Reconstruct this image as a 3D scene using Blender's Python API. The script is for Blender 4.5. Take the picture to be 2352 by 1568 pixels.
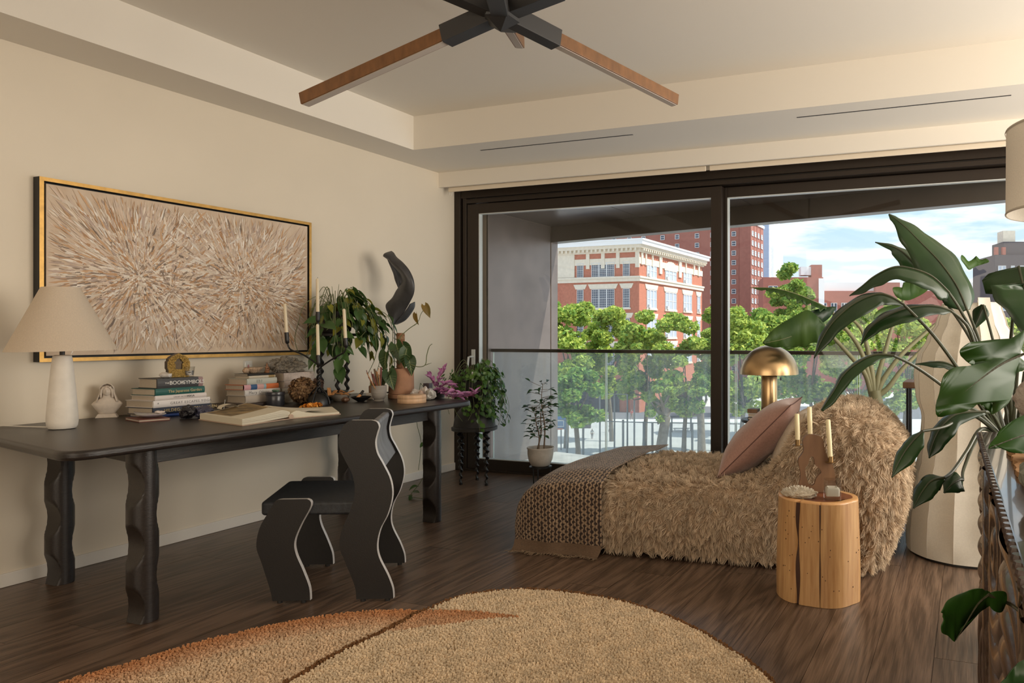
import bpy, bmesh, math, random
import numpy as np
from mathutils import Vector, Matrix, Euler, noise
R = math.radians
S = bpy.context.scene
COL = S.collection
for o in list(bpy.data.objects):
    bpy.data.objects.remove(o)

# ---------------------------------------------------------------- camera, sky, sun, exposure
cam = bpy.data.cameras.new('camera')
cam.sensor_width = 36.0
cam.lens = 25.964
cam.shift_x = -0.18027
cam.shift_y = -0.00582
cam.clip_start = 0.05
cam.clip_end = 2000
camo = bpy.data.objects.new('camera', cam)
COL.objects.link(camo)
camo.location = (0, 0, 1.22)
camo.rotation_euler = (R(90), 0, R(20.2947))
S.camera = camo

S.view_settings.view_transform = 'Standard'
S.view_settings.look = 'None'
S.view_settings.gamma = 1
S.view_settings.use_curve_mapping = False
S.view_settings.exposure = 0.6

W = bpy.data.worlds.new('sky')
S.world = W
W.use_nodes = True
nt = W.node_tree
nt.nodes.clear()
wo = nt.nodes.new('ShaderNodeOutputWorld')
bg = nt.nodes.new('ShaderNodeBackground')
tc = nt.nodes.new('ShaderNodeTexCoord')
sep = nt.nodes.new('ShaderNodeSeparateXYZ')
nt.links.new(tc.outputs['Generated'], sep.inputs[0])
ramp = nt.nodes.new('ShaderNodeValToRGB')
ramp.color_ramp.elements[0].position = 0.0
ramp.color_ramp.elements[0].color = (0.93, 0.96, 1.0, 1)
ramp.color_ramp.elements[1].position = 1.0
ramp.color_ramp.elements[1].color = (0.30, 0.52, 0.90, 1)
e = ramp.color_ramp.elements.new(0.14)
e.color = (0.58, 0.80, 0.99, 1)
nt.links.new(sep.outputs['Z'], ramp.inputs[0])
mp = nt.nodes.new('ShaderNodeMapping')
mp.inputs['Scale'].default_value = (2.2, 2.2, 13.0)
nt.links.new(tc.outputs['Generated'], mp.inputs[0])
nz = nt.nodes.new('ShaderNodeTexNoise')
nz.inputs['Scale'].default_value = 2.3
nz.inputs['Detail'].default_value = 7
nz.inputs['Roughness'].default_value = 0.58
nt.links.new(mp.outputs[0], nz.inputs[0])
cr = nt.nodes.new('ShaderNodeValToRGB')
cr.color_ramp.elements[0].position = 0.46
cr.color_ramp.elements[0].color = (0, 0, 0, 1)
cr.color_ramp.elements[1].position = 0.62
cr.color_ramp.elements[1].color = (1, 1, 1, 1)
nt.links.new(nz.outputs['Fac'], cr.inputs[0])
mx = nt.nodes.new('ShaderNodeMixRGB')
mx.inputs[2].default_value = (1.15, 1.13, 1.12, 1)
nt.links.new(cr.outputs[0], mx.inputs[0])
nt.links.new(ramp.outputs[0], mx.inputs[1])
nt.links.new(mx.outputs[0], bg.inputs[0])
bg.inputs[1].default_value = 0.78
nt.links.new(bg.outputs[0], wo.inputs[0])

def lamp(name, kind, loc, rot, energy, col=(1, 1, 1), **kw):
    l = bpy.data.lights.new(name, kind)
    l.energy = energy
    l.color = col
    for k, v in kw.items():
        setattr(l, k, v)
    o = bpy.data.objects.new(name, l)
    o.location = loc
    o.rotation_euler = rot
    COL.objects.link(o)
    return o

sd = Vector((0.74, 0.16, 1.0)).normalized()
sun = lamp('sun', 'SUN', (20, 0, 60), (0, 0, 0), 4.4, (1.0, 0.95, 0.86), angle=R(0.6))
sun.rotation_euler = (-sd).to_track_quat('-Z', 'Y').to_euler()
lamp('back_fill', 'AREA', (-0.6, -2.4, 1.7), (R(82), 0, 0), 62, (1.0, 0.87, 0.70), shape='RECTANGLE', size=4.5, size_y=2.2)  # added fill light behind the camera; the back wall has no opening
lamp('side_fill', 'AREA', (2.5, 3.6, 1.5), (0, R(90), 0), 135, (1.0, 0.93, 0.82), shape='RECTANGLE', size=2.2, size_y=3.4)  # added fill light before the solid right wall, brightens the interior

S.cycles.use_denoising = True
S.cycles.max_bounces = 8
S.cycles.diffuse_bounces = 5
S.cycles.glossy_bounces = 3
S.cycles.transmission_bounces = 6
S.cycles.transparent_max_bounces = 12
S.cycles.caustics_reflective = False
S.cycles.caustics_refractive = False
S.cycles.sample_clamp_indirect = 6.0
S.cycles.adaptive_threshold = 0.02

# ---------------------------------------------------------------- helpers
rnd = random.Random(7)
rng = np.random.default_rng(11)

def hexc(h):
    h = h.lstrip('#')
    c = [int(h[i:i + 2], 16) / 255 for i in (0, 2, 4)]
    return tuple(x / 12.92 if x <= 0.04045 else ((x + 0.055) / 1.055) ** 2.4 for x in c)

MATS = {}

def mat(name, col, rough=0.6, metal=0.0, var=0.0, vscale=8.0, stretch=(1, 1, 1), bump=0.0, bscale=60.0, bstretch=None, sss=0.0, coat=0.0, trans=0.0, col2=None, detail=4.0, spec=0.5, objrand=0.0, sheen=0.0, space='Object'):
    """principled material with optional noise colour variation and bump"""
    if name in MATS:
        return MATS[name]
    if isinstance(col, str):
        col = hexc(col)
    if isinstance(col2, str):
        col2 = hexc(col2)
    m = bpy.data.materials.new(name)
    m.use_nodes = True
    t = m.node_tree
    b = t.nodes['Principled BSDF']
    b.inputs['Base Color'].default_value = (*col, 1)
    b.inputs['Roughness'].default_value = rough
    b.inputs['Metallic'].default_value = metal
    b.inputs['Specular IOR Level'].default_value = spec
    if coat:
        b.inputs['Coat Weight'].default_value = coat
    if sheen:
        b.inputs['Sheen Weight'].default_value = sheen
        b.inputs['Sheen Roughness'].default_value = 0.4
    if var or col2 or bump or objrand:
        tcn = t.nodes.new('ShaderNodeTexCoord')
        out = tcn.outputs[space]
        if objrand:
            oi = t.nodes.new('ShaderNodeObjectInfo')
            va = t.nodes.new('ShaderNodeVectorMath')
            va.operation = 'MULTIPLY_ADD'
            cx = t.nodes.new('ShaderNodeCombineXYZ')
            for i in range(3):
                t.links.new(oi.outputs['Random'], cx.inputs[i])
            t.links.new(cx.outputs[0], va.inputs[0])
            va.inputs[1].default_value = (37.0, 91.0, 53.0)
            t.links.new(out, va.inputs[2])
            out = va.outputs[0]
    if var or col2 or objrand:
        mpn = t.nodes.new('ShaderNodeMapping')
        mpn.inputs['Scale'].default_value = stretch
        t.links.new(out, mpn.inputs[0])
        n = t.nodes.new('ShaderNodeTexNoise')
        n.inputs['Scale'].default_value = vscale
        n.inputs['Detail'].default_value = detail
        t.links.new(mpn.outputs[0], n.inputs[0])
        rp = t.nodes.new('ShaderNodeValToRGB')
        if col2:
            a, c = col, col2
        else:
            a = tuple(x * (1 - var) for x in col)
            c = tuple(min(1, x * (1 + var)) for x in col)
        rp.color_ramp.elements[0].position = 0.3
        rp.color_ramp.elements[1].position = 0.7
        rp.color_ramp.elements[0].color = (*a, 1)
        rp.color_ramp.elements[1].color = (*c, 1)
        t.links.new(n.outputs['Fac'], rp.inputs[0])
        src = rp.outputs[0]
        if objrand:
            hs = t.nodes.new('ShaderNodeHueSaturation')
            mr = t.nodes.new('ShaderNodeMapRange')
            mr.inputs['To Min'].default_value = 1 - objrand
            mr.inputs['To Max'].default_value = 1 + objrand
            t.links.new(oi.outputs['Random'], mr.inputs[0])
            t.links.new(mr.outputs[0], hs.inputs['Value'])
            t.links.new(src, hs.inputs['Color'])
            src = hs.outputs[0]
        t.links.new(src, b.inputs['Base Color'])
    if bump:
        mpb = t.nodes.new('ShaderNodeMapping')
        mpb.inputs['Scale'].default_value = bstretch or stretch
        t.links.new(out, mpb.inputs[0])
        nb = t.nodes.new('ShaderNodeTexNoise')
        nb.inputs['Scale'].default_value = bscale
        nb.inputs['Detail'].default_value = 3
        t.links.new(mpb.outputs[0], nb.inputs[0])
        bp = t.nodes.new('ShaderNodeBump')
        bp.inputs['Strength'].default_value = bump
        bp.inputs['Distance'].default_value = 0.01
        t.links.new(nb.outputs['Fac'], bp.inputs['Height'])
        t.links.new(bp.outputs[0], b.inputs['Normal'])
    if trans:
        # thin translucent sheet (paper, leaf, fabric)
        tr = t.nodes.new('ShaderNodeBsdfTranslucent')
        tr.inputs[0].default_value = (*[min(1, x * 1.15) for x in col], 1)
        if b.inputs['Base Color'].is_linked:
            t.links.new(b.inputs['Base Color'].links[0].from_socket, tr.inputs[0])
        ms = t.nodes.new('ShaderNodeMixShader')
        ms.inputs[0].default_value = trans
        t.links.new(b.outputs[0], ms.inputs[1])
        t.links.new(tr.outputs[0], ms.inputs[2])
        t.links.new(ms.outputs[0], t.nodes['Material Output'].inputs[0])
    MATS[name] = m
    return m

def glassmat(name, tint=(1, 1, 1), refl=0.06, haze=0.0, hazecol=(0.8, 0.85, 0.9)):
    m = bpy.data.materials.new(name)
    m.use_nodes = True
    t = m.node_tree
    t.nodes.clear()
    out = t.nodes.new('ShaderNodeOutputMaterial')
    tp = t.nodes.new('ShaderNodeBsdfTransparent')
    tp.inputs[0].default_value = (*tint, 1)
    gl = t.nodes.new('ShaderNodeBsdfGlossy')
    gl.inputs['Roughness'].default_value = 0.02
    lw = t.nodes.new('ShaderNodeLayerWeight')
    lw.inputs['Blend'].default_value = 0.12
    mr = t.nodes.new('ShaderNodeMapRange')
    mr.inputs['To Min'].default_value = refl * 0.4
    mr.inputs['To Max'].default_value = min(1.0, refl * 5)
    t.links.new(lw.outputs['Facing'], mr.inputs[0])
    ms = t.nodes.new('ShaderNodeMixShader')
    t.links.new(mr.outputs[0], ms.inputs[0])
    t.links.new(tp.outputs[0], ms.inputs[1])
    t.links.new(gl.outputs[0], ms.inputs[2])
    last = ms
    if haze:
        tl = t.nodes.new('ShaderNodeBsdfTranslucent')
        tl.inputs[0].default_value = (*hazecol, 1)
        tcn = t.nodes.new('ShaderNodeTexCoord')
        mpn = t.nodes.new('ShaderNodeMapping')
        mpn.inputs['Scale'].default_value = (30, 30, 1.2)
        t.links.new(tcn.outputs['Object'], mpn.inputs[0])
        n = t.nodes.new('ShaderNodeTexNoise')
        n.inputs['Scale'].default_value = 1.0
        n.inputs['Detail'].default_value = 5
        t.links.new(mpn.outputs[0], n.inputs[0])
        r2 = t.nodes.new('ShaderNodeMapRange')
        r2.inputs['From Min'].default_value = 0.3
        r2.inputs['From Max'].default_value = 0.75
        r2.inputs['To Min'].default_value = haze * 0.6
        r2.inputs['To Max'].default_value = haze * 1.5
        t.links.new(n.outputs['Fac'], r2.inputs[0])
        m2 = t.nodes.new('ShaderNodeMixShader')
        t.links.new(r2.outputs[0], m2.inputs[0])
        t.links.new(ms.outputs[0], m2.inputs[1])
        t.links.new(tl.outputs[0], m2.inputs[2])
        last = m2
    t.links.new(last.outputs[0], out.inputs[0])
    MATS[name] = m
    return m

WM = {}          # world matrices of what has been linked so far

def wm(o):
    return WM[o.name] if o is not None else Matrix.Identity(4)

def link(name, data, parent=None, m=None):
    """link an object; M is its world matrix"""
    o = bpy.data.objects.new(name, data)
    COL.objects.link(o)
    m = m or Matrix.Identity(4)
    WM[o.name] = m
    if parent is not None:
        o.parent = parent
        o.matrix_local = wm(parent).inverted() @ m
    else:
        o.matrix_local = m
    return o

def tag(o, label=None, cat=None, group=None, kind=None):
    if label:
        o['label'] = label
    if cat:
        o['category'] = cat
    if group:
        o['group'] = group
    if kind:
        o['kind'] = kind
    return o

def thing(name, label, cat, loc=(0, 0, 0), rotz=0.0, group=None, kind=None):
    m = Matrix.Translation(loc) @ Matrix.Rotation(rotz, 4, 'Z')
    return tag(link(name, None, None, m), label, cat, group, kind)

def grow(o):
    return o

class B:
    """collects faces in WORLD coordinates (or in frame M); .obj() links them as one mesh object"""
    def __init__(s, m=None):
        s.v = []
        s.f = []
        s.m = m

    def add(s, vs, fs):
        n = len(s.v)
        s.v += [tuple(v) for v in vs]
        s.f += [tuple(i + n for i in f) for f in fs]
        return s

    def box(s, x0, x1, y0, y1, z0, z1):
        return s.add([(x0, y0, z0), (x1, y0, z0), (x1, y1, z0), (x0, y1, z0), (x0, y0, z1), (x1, y0, z1), (x1, y1, z1), (x0, y1, z1)],
                     [(0, 3, 2, 1), (4, 5, 6, 7), (0, 1, 5, 4), (1, 2, 6, 5), (2, 3, 7, 6), (3, 0, 4, 7)])

    def cbox(s, c, d, rot=None):
        """box with centre c, size d, rotated by Euler/Matrix rot"""
        mm = rot.to_matrix() if isinstance(rot, Euler) else (rot or Matrix.Identity(3))
        vs = []
        for z in (-.5, .5):
            for x, y in ((-.5, -.5), (.5, -.5), (.5, .5), (-.5, .5)):
                vs.append(Vector(c) + mm @ Vector((x * d[0], y * d[1], z * d[2])))
        return s.add(vs, [(0, 3, 2, 1), (4, 5, 6, 7), (0, 1, 5, 4), (1, 2, 6, 5), (2, 3, 7, 6), (3, 0, 4, 7)])

    def lathe(s, c, prof, n=32, axis=None, cap=True, sq=None):
        """prof: list of (r, z) from bottom to top, about +Z (or axis matrix) at c"""
        A = axis or Matrix.Identity(3)
        vs = []
        for r, z in prof:
            for k in range(n):
                a = 2 * math.pi * k / n
                vs.append(Vector(c) + A @ Vector((r * math.cos(a), r * math.sin(a), z)))
        fs = []
        for j in range(len(prof) - 1):
            for k in range(n):
                a, b2 = j * n + k, j * n + (k + 1) % n
                fs.append((a, b2, b2 + n, a + n))
        if cap:
            fs.append(tuple(reversed(range(n))))
            fs.append(tuple((len(prof) - 1) * n + k for k in range(n)))
        return s.add(vs, fs)

    def tube(s, pts, rad, n=8, cap=True):
        """tube along pts; rad a number or a list"""
        P = [Vector(p) for p in pts]
        rr = rad if isinstance(rad, (list, tuple)) else [rad] * len(P)
        vs, fs = [], []
        up = Vector((0, 0, 1))
        prev = None
        for i, p in enumerate(P):
            d = (P[min(i + 1, len(P) - 1)] - P[max(i - 1, 0)]).normalized()
            if prev is None:
                a = d.cross(up if abs(d.z) < 0.9 else Vector((1, 0, 0))).normalized()
            else:
                a = (prev - d * prev.dot(d)).normalized()
            prev = a
            b2 = d.cross(a)
            for k in range(n):
                t = 2 * math.pi * k / n
                vs.append(p + (a * math.cos(t) + b2 * math.sin(t)) * rr[i])
        for i in range(len(P) - 1):
            for k in range(n):
                a, c = i * n + k, i * n + (k + 1) % n
                fs.append((a, c, c + n, a + n))
        if cap:
            fs.append(tuple(reversed(range(n))))
            fs.append(tuple((len(P) - 1) * n + k for k in range(n)))
        return s.add(vs, fs)

    def prism(s, outline, v):
        """closed outline of 3-D points swept by vector v"""
        n = len(outline)
        O = [Vector(p) for p in outline]
        vv = Vector(v)
        vs = O + [p + vv for p in O]
        fs = [tuple(reversed(range(n))), tuple(range(n, 2 * n))]
        fs += [(i, (i + 1) % n, n + (i + 1) % n, n + i) for i in range(n)]
        return s.add(vs, fs)

    def grid(s, rows, closed=False):
        """rows of equal length of 3-D points"""
        n = len(rows[0])
        vs = [p for r in rows for p in r]
        fs = []
        for j in range(len(rows) - 1):
            for k in range(n if closed else n - 1):
                a, b2 = j * n + k, j * n + (k + 1) % n
                fs.append((a, b2, b2 + n, a + n))
        return s.add(vs, fs)

    def ball(s, c, r, n=16, m=10):
        rx, ry, rz = r if isinstance(r, (tuple, list)) else (r, r, r)
        rows = []
        for j in range(m + 1):
            t = math.pi * j / m - math.pi / 2
            rows.append([(c[0] + rx * math.cos(t) * math.cos(2 * math.pi * k / n), c[1] + ry * math.cos(t) * math.sin(2 * math.pi * k / n), c[2] + rz * math.sin(t)) for k in range(n)])
        return s.grid(rows, True)

    def mesh(s, name='m', inv=None):
        me = bpy.data.meshes.new(name)
        vs = s.v
        if s.m is not None:
            vs = [s.m @ Vector(v) for v in vs]
        if inv is not None:
            vs = [inv @ Vector(v) for v in vs]
        me.from_pydata([tuple(v) for v in vs], [], s.f)
        me.update()
        return me

    def obj(s, name, material, parent=None, smooth=False, bevel=0.0, seg=2, fix=True, sub=0, angle=40, world=True):
        inv = wm(parent).inverted() if (parent is not None and world) else None
        me = s.mesh(name, inv)
        if fix:
            bm = bmesh.new()
            bm.from_mesh(me)
            bmesh.ops.remove_doubles(bm, verts=bm.verts, dist=1e-6)
            bmesh.ops.recalc_face_normals(bm, faces=bm.faces)
            bm.to_mesh(me)
            bm.free()
        me.materials.append(material)
        if smooth:
            me.polygons.foreach_set('use_smooth', [True] * len(me.polygons))
        o = link(name, me, parent, wm(parent) if parent is not None else None)
        if bevel:
            b2 = o.modifiers.new('bevel', 'BEVEL')
            b2.width = bevel
            b2.segments = seg
            b2.limit_method = 'ANGLE'
            b2.angle_limit = R(35)
        if sub:
            sm = o.modifiers.new('subsurf', 'SUBSURF')
            sm.levels = sub
            sm.render_levels = sub
        if smooth and angle < 180:
            try:
                me.set_sharp_from_angle(angle=R(angle))
            except Exception:
                pass
        return o

def structure(o, label=None):
    o['kind'] = 'structure'
    if label:
        o['label'] = label
    return o

def npmesh(name, V, F, material, parent=None, smooth=False, cols=None, kind=None, quads=True):
    """mesh from numpy arrays in world coordinates; cols = per-vertex colour attribute 'tint'"""
    if parent is not None:
        inv = np.array(wm(parent).inverted())
        V = V @ inv[:3, :3].T + inv[:3, 3]
    me = bpy.data.meshes.new(name)
    k = F.shape[1]
    me.vertices.add(len(V))
    me.vertices.foreach_set('co', V.astype(np.float32).ravel())
    me.loops.add(F.size)
    me.loops.foreach_set('vertex_index', F.astype(np.int32).ravel())
    me.polygons.add(len(F))
    me.polygons.foreach_set('loop_start', (np.arange(len(F)) * k).astype(np.int32))
    me.polygons.foreach_set('loop_total', np.full(len(F), k, np.int32))
    if smooth:
        me.polygons.foreach_set('use_smooth', np.ones(len(F), bool))
    me.update(calc_edges=True)
    if cols is not None:
        at = me.color_attributes.new('tint', 'FLOAT_COLOR', 'POINT')
        c4 = np.ones((len(V), 4), np.float32)
        c4[:, :3] = cols
        at.data.foreach_set('color', c4.ravel())
    me.materials.append(material)
    o = link(name, me, parent, wm(parent) if parent is not None else None)
    if kind:
        o['kind'] = kind
    return o

def tintmat(name, rough=0.7, trans=0.0, spec=0.3, sheen=0.0):
    """material whose colour is the mesh's own colour attribute 'tint'"""
    m = bpy.data.materials.new(name)
    m.use_nodes = True
    t = m.node_tree
    b = t.nodes['Principled BSDF']
    a = t.nodes.new('ShaderNodeAttribute')
    a.attribute_name = 'tint'
    t.links.new(a.outputs['Color'], b.inputs['Base Color'])
    b.inputs['Roughness'].default_value = rough
    b.inputs['Specular IOR Level'].default_value = spec
    if trans:
        tr = t.nodes.new('ShaderNodeBsdfTranslucent')
        t.links.new(a.outputs['Color'], tr.inputs[0])
        ms = t.nodes.new('ShaderNodeMixShader')
        ms.inputs[0].default_value = trans
        t.links.new(b.outputs[0], ms.inputs[1])
        t.links.new(tr.outputs[0], ms.inputs[2])
        t.links.new(ms.outputs[0], t.nodes['Material Output'].inputs[0])
    MATS[name] = m
    return m

def smooth_path(pts, n=6):
    """Catmull-Rom through pts"""
    P = [Vector(p) for p in pts]
    out = []
    for i in range(len(P) - 1):
        p0, p1, p2, p3 = P[max(i - 1, 0)], P[i], P[i + 1], P[min(i + 2, len(P) - 1)]
        for k in range(n):
            t = k / n
            out.append(0.5 * ((2 * p1) + (p2 - p0) * t + (2 * p0 - 5 * p1 + 4 * p2 - p3) * t * t + (3 * p1 - p0 - 3 * p2 + p3) * t ** 3))
    out.append(P[-1])
    return out

def smooth_closed(pts, n=6):
    P = [Vector(p) for p in pts]
    L = len(P)
    out = []
    for i in range(L):
        p0, p1, p2, p3 = P[i - 1], P[i], P[(i + 1) % L], P[(i + 2) % L]
        for k in range(n):
            t = k / n
            out.append(0.5 * ((2 * p1) + (p2 - p0) * t + (2 * p0 - 5 * p1 + 4 * p2 - p3) * t * t + (3 * p1 - p0 - 3 * p2 + p3) * t ** 3))
    return out

def lettering(txt, size, loc, rot, material, parent, name='lettering', extrude=0.0004, align='LEFT', shear=0.0, space=1.0):
    """flat raised letters; rot a 3x3 matrix whose columns are the text's x, y and normal directions"""
    cu = bpy.data.curves.new(name, 'FONT')
    cu.body = txt
    cu.size = size
    cu.extrude = extrude
    cu.align_x = align
    cu.align_y = 'CENTER'
    cu.shear = shear
    cu.space_character = space
    cu.resolution_u = 3
    cu.materials.append(material)
    m = rot.to_4x4()
    m.translation = loc
    tmp = bpy.data.objects.new('tmp', cu)
    me = bpy.data.meshes.new_from_object(tmp)
    bpy.data.objects.remove(tmp)
    bpy.data.curves.remove(cu)
    if not me.materials:
        me.materials.append(material)
    return link(name, me, parent, m)

def copy_thing(src, m, label=None, group=None):
    """copy of a thing with copies of its parts and sub-parts, at world matrix m"""
    c = src.copy()
    COL.objects.link(c)
    c.matrix_local = m
    WM[c.name] = m
    def kids(a, b2):
        for ch in [x for x in bpy.data.objects if x.parent == a]:
            d = ch.copy()
            COL.objects.link(d)
            d.parent = b2
            WM[d.name] = wm(b2) @ ch.matrix_local
            kids(ch, d)
    kids(src, c)
    if label:
        c['label'] = label
    if group:
        c['group'] = group
    return c

# ---------------------------------------------------------------- room materials
M_wall = mat('wall_paint', (0.74, 0.66, 0.54), 0.7, var=0.02, vscale=2.0)
M_ceil = mat('ceiling_paint', (0.80, 0.75, 0.67), 0.75)
M_trim = mat('trim_paint', (0.78, 0.74, 0.68), 0.5)
M_slot = mat('vent_black', (0.012, 0.011, 0.010), 0.6)
M_frame = mat('bronze_frame', (0.030, 0.021, 0.015), 0.42, metal=0.4)
M_frame2 = mat('bronze_frame_dark', (0.010, 0.008, 0.006), 0.5)
M_bead = mat('glazing_bead', (0.55, 0.58, 0.58), 0.3)
M_glass = glassmat('window_glass', (0.97, 0.98, 0.97), 0.05)
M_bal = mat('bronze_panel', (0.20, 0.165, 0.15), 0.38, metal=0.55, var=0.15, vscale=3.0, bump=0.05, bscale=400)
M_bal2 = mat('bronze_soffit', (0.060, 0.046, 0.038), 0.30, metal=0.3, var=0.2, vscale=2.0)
M_joint = mat('panel_joint', (0.42, 0.33, 0.26), 0.6)
M_shade = mat('roller_shade', (0.80, 0.70, 0.56), 0.6)
M_conc = mat('balcony_floor', (0.42, 0.42, 0.42), 0.8, var=0.15, vscale=6)

def plank_material():
    m = bpy.data.materials.new('oak_plank')
    m.use_nodes = True
    t = m.node_tree
    b = t.nodes['Principled BSDF']
    tcn = t.nodes.new('ShaderNodeTexCoord')
    oi = t.nodes.new('ShaderNodeObjectInfo')
    cx = t.nodes.new('ShaderNodeCombineXYZ')
    for i in range(3):
        t.links.new(oi.outputs['Random'], cx.inputs[i])
    va = t.nodes.new('ShaderNodeVectorMath')
    va.operation = 'MULTIPLY_ADD'
    t.links.new(cx.outputs[0], va.inputs[0])
    va.inputs[1].default_value = (17.0, 43.0, 0.0)
    t.links.new(tcn.outputs['Object'], va.inputs[2])
    mp1 = t.nodes.new('ShaderNodeMapping')
    mp1.inputs['Scale'].default_value = (1.0, 0.10, 1.0)
    t.links.new(va.outputs[0], mp1.inputs[0])
    # growth rings: bands of a slow noise field, so lines close into cathedral arches
    n0 = t.nodes.new('ShaderNodeTexNoise')
    n0.inputs['Scale'].default_value = 5.0
    n0.inputs['Detail'].default_value = 1.0
    t.links.new(mp1.outputs[0], n0.inputs[0])
    mu = t.nodes.new('ShaderNodeMath')
    mu.operation = 'MULTIPLY'
    mu.inputs[1].default_value = 75.0
    t.links.new(n0.outputs['Fac'], mu.inputs[0])
    sn = t.nodes.new('ShaderNodeMath')
    sn.operation = 'SINE'
    t.links.new(mu.outputs[0], sn.inputs[0])
    mp2 = t.nodes.new('ShaderNodeMapping')
    mp2.inputs['Scale'].default_value = (1.0, 0.035, 1.0)
    t.links.new(va.outputs[0], mp2.inputs[0])
    n1 = t.nodes.new('ShaderNodeTexNoise')
    n1.inputs['Scale'].default_value = 160.0
    n1.inputs['Detail'].default_value = 3.0
    t.links.new(mp2.outputs[0], n1.inputs[0])
    ad = t.nodes.new('ShaderNodeMath')
    ad.operation = 'MULTIPLY_ADD'
    t.links.new(sn.outputs[0], ad.inputs[0])
    ad.inputs[1].default_value = 0.13
    t.links.new(n1.outputs['Fac'], ad.inputs[2])
    rp = t.nodes.new('ShaderNodeValToRGB')
    rp.color_ramp.elements[0].position = 0.30
    rp.color_ramp.elements[0].color = (*(0.062, 0.037, 0.023), 1)
    rp.color_ramp.elements[1].position = 0.72
    rp.color_ramp.elements[1].color = (*(0.165, 0.105, 0.070), 1)
    t.links.new(ad.outputs[0], rp.inputs[0])
    hs = t.nodes.new('ShaderNodeHueSaturation')
    mr = t.nodes.new('ShaderNodeMapRange')
    mr.inputs['To Min'].default_value = 0.82
    mr.inputs['To Max'].default_value = 1.2
    t.links.new(oi.outputs['Random'], mr.inputs[0])
    t.links.new(mr.outputs[0], hs.inputs['Value'])
    t.links.new(rp.outputs[0], hs.inputs['Color'])
    t.links.new(hs.outputs[0], b.inputs['Base Color'])
    b.inputs['Roughness'].default_value = 0.36
    bp = t.nodes.new('ShaderNodeBump')
    bp.inputs['Strength'].default_value = 0.25
    bp.inputs['Distance'].default_value = 0.003
    t.links.new(ad.outputs[0], bp.inputs['Height'])
    t.links.new(bp.outputs[0], b.inputs['Normal'])
    return m

M_plank = plank_material()

WX, WY = -4.398, 5.52       # left wall plane, room face of the window wall
XR, YB = 2.6, -2.6          # right wall, back wall

# ---------------------------------------------------------------- floor of planks
fl = structure(B().box(WX - 0.1, XR + 0.1, YB - 0.1, 5.68, -0.12, -0.014).obj('floor', mat('subfloor', (0.02, 0.014, 0.01), 0.8)))
k = 0
x0 = -0.127 + 0.216 * -20
while x0 < XR:
    xa, xb = max(x0, WX), min(x0 + 0.216, XR)
    if xb - xa > 0.02:
        y = YB - rnd.uniform(0, 1.6)
        while y < 5.60:
            ln = rnd.choice((1.6, 1.9, 2.2))
            ya, yb = max(y, YB), min(y + ln, 5.60)
            if yb - ya > 0.02:
                B().box(xa + 0.0008, xb - 0.0008, ya + 0.0008, yb - 0.0008, -0.013, rnd.uniform(-0.0006, 0.0)).obj('plank', M_plank, fl, fix=False)
            y += ln
    x0 += 0.216

# ---------------------------------------------------------------- walls, ceiling
structure(B().box(WX - 0.12, WX, YB, 5.60, 0, 3.05).obj('wall_left', M_wall))
structure(B().box(XR, XR + 0.12, YB, 5.60, 0, 3.05).obj('wall_right', M_wall))
structure(B().box(WX - 0.12, XR + 0.12, YB - 0.12, YB, 0, 3.05).obj('wall_back', M_wall))
structure(B().box(WX, XR, WY + 0.02, WY + 0.16, 2.535, 3.05).obj('wall_window', M_wall))
structure(B().box(-4.035, XR, YB, 4.599, 2.915, 3.05).obj('ceiling', M_ceil))
structure(B().box(WX, -4.035, YB, WY + 0.02, 2.655, 3.05).obj('trim_1', M_ceil), 'plaster soffit running along the left wall')
structure(B().box(-4.035, XR, 4.599, WY + 0.02, 2.655, 3.05).obj('trim_2', M_ceil), 'plaster soffit over the window with two thin vent slots')
structure(B().box(WX, WX + 0.012, YB, 5.545, 0, 0.066).obj('baseboard_left', M_trim, bevel=0.003))
for nm, xa, xb in (('trim_3', -3.557, -2.256), ('trim_4', -1.068, 0.233)):
    structure(B().box(xa, xb, 4.782, 4.796, 2.6535, 2.657).obj(nm, M_slot), 'thin black air slot in the soffit')
structure(B().box(WX, XR, 5.325, 5.347, 2.526, 2.655).obj('trim_5', M_ceil), 'plaster valance hiding the roller shades')
for i, (xa, xb) in enumerate(((-4.335, -1.915), (-1.883, 0.55))):
    s = thing('roller_shade', ('cream roller shade drawn up over the left glass panel', 'cream roller shade drawn up over the right glass panel')[i], 'shade', ((xa + xb) / 2, 5.40, 2.50))
    B().lathe((xa, 5.42, 2.585), [(0.035, 0), (0.035, xb - xa)], 20, Matrix(((0, 0, 1), (1, 0, 0), (0, 1, 0)))).obj('roll', M_shade, s, True)
    B().box(xa, xb, 5.378, 5.392, 2.492, 2.53).obj('hem_bar', M_shade, s, bevel=0.003)
    B().box(xa, xb, 5.384, 5.386, 2.53, 2.585).obj('fabric', M_shade, s)
    if i == 0:
        B().tube([(xa + 0.01, 5.385, 2.49), (xa + 0.012, 5.385, 2.462), (xa + 0.03, 5.385, 2.462), (xa + 0.034, 5.385, 2.49)], 0.003, 6).obj('chain_hook', M_trim, s, True)

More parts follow.
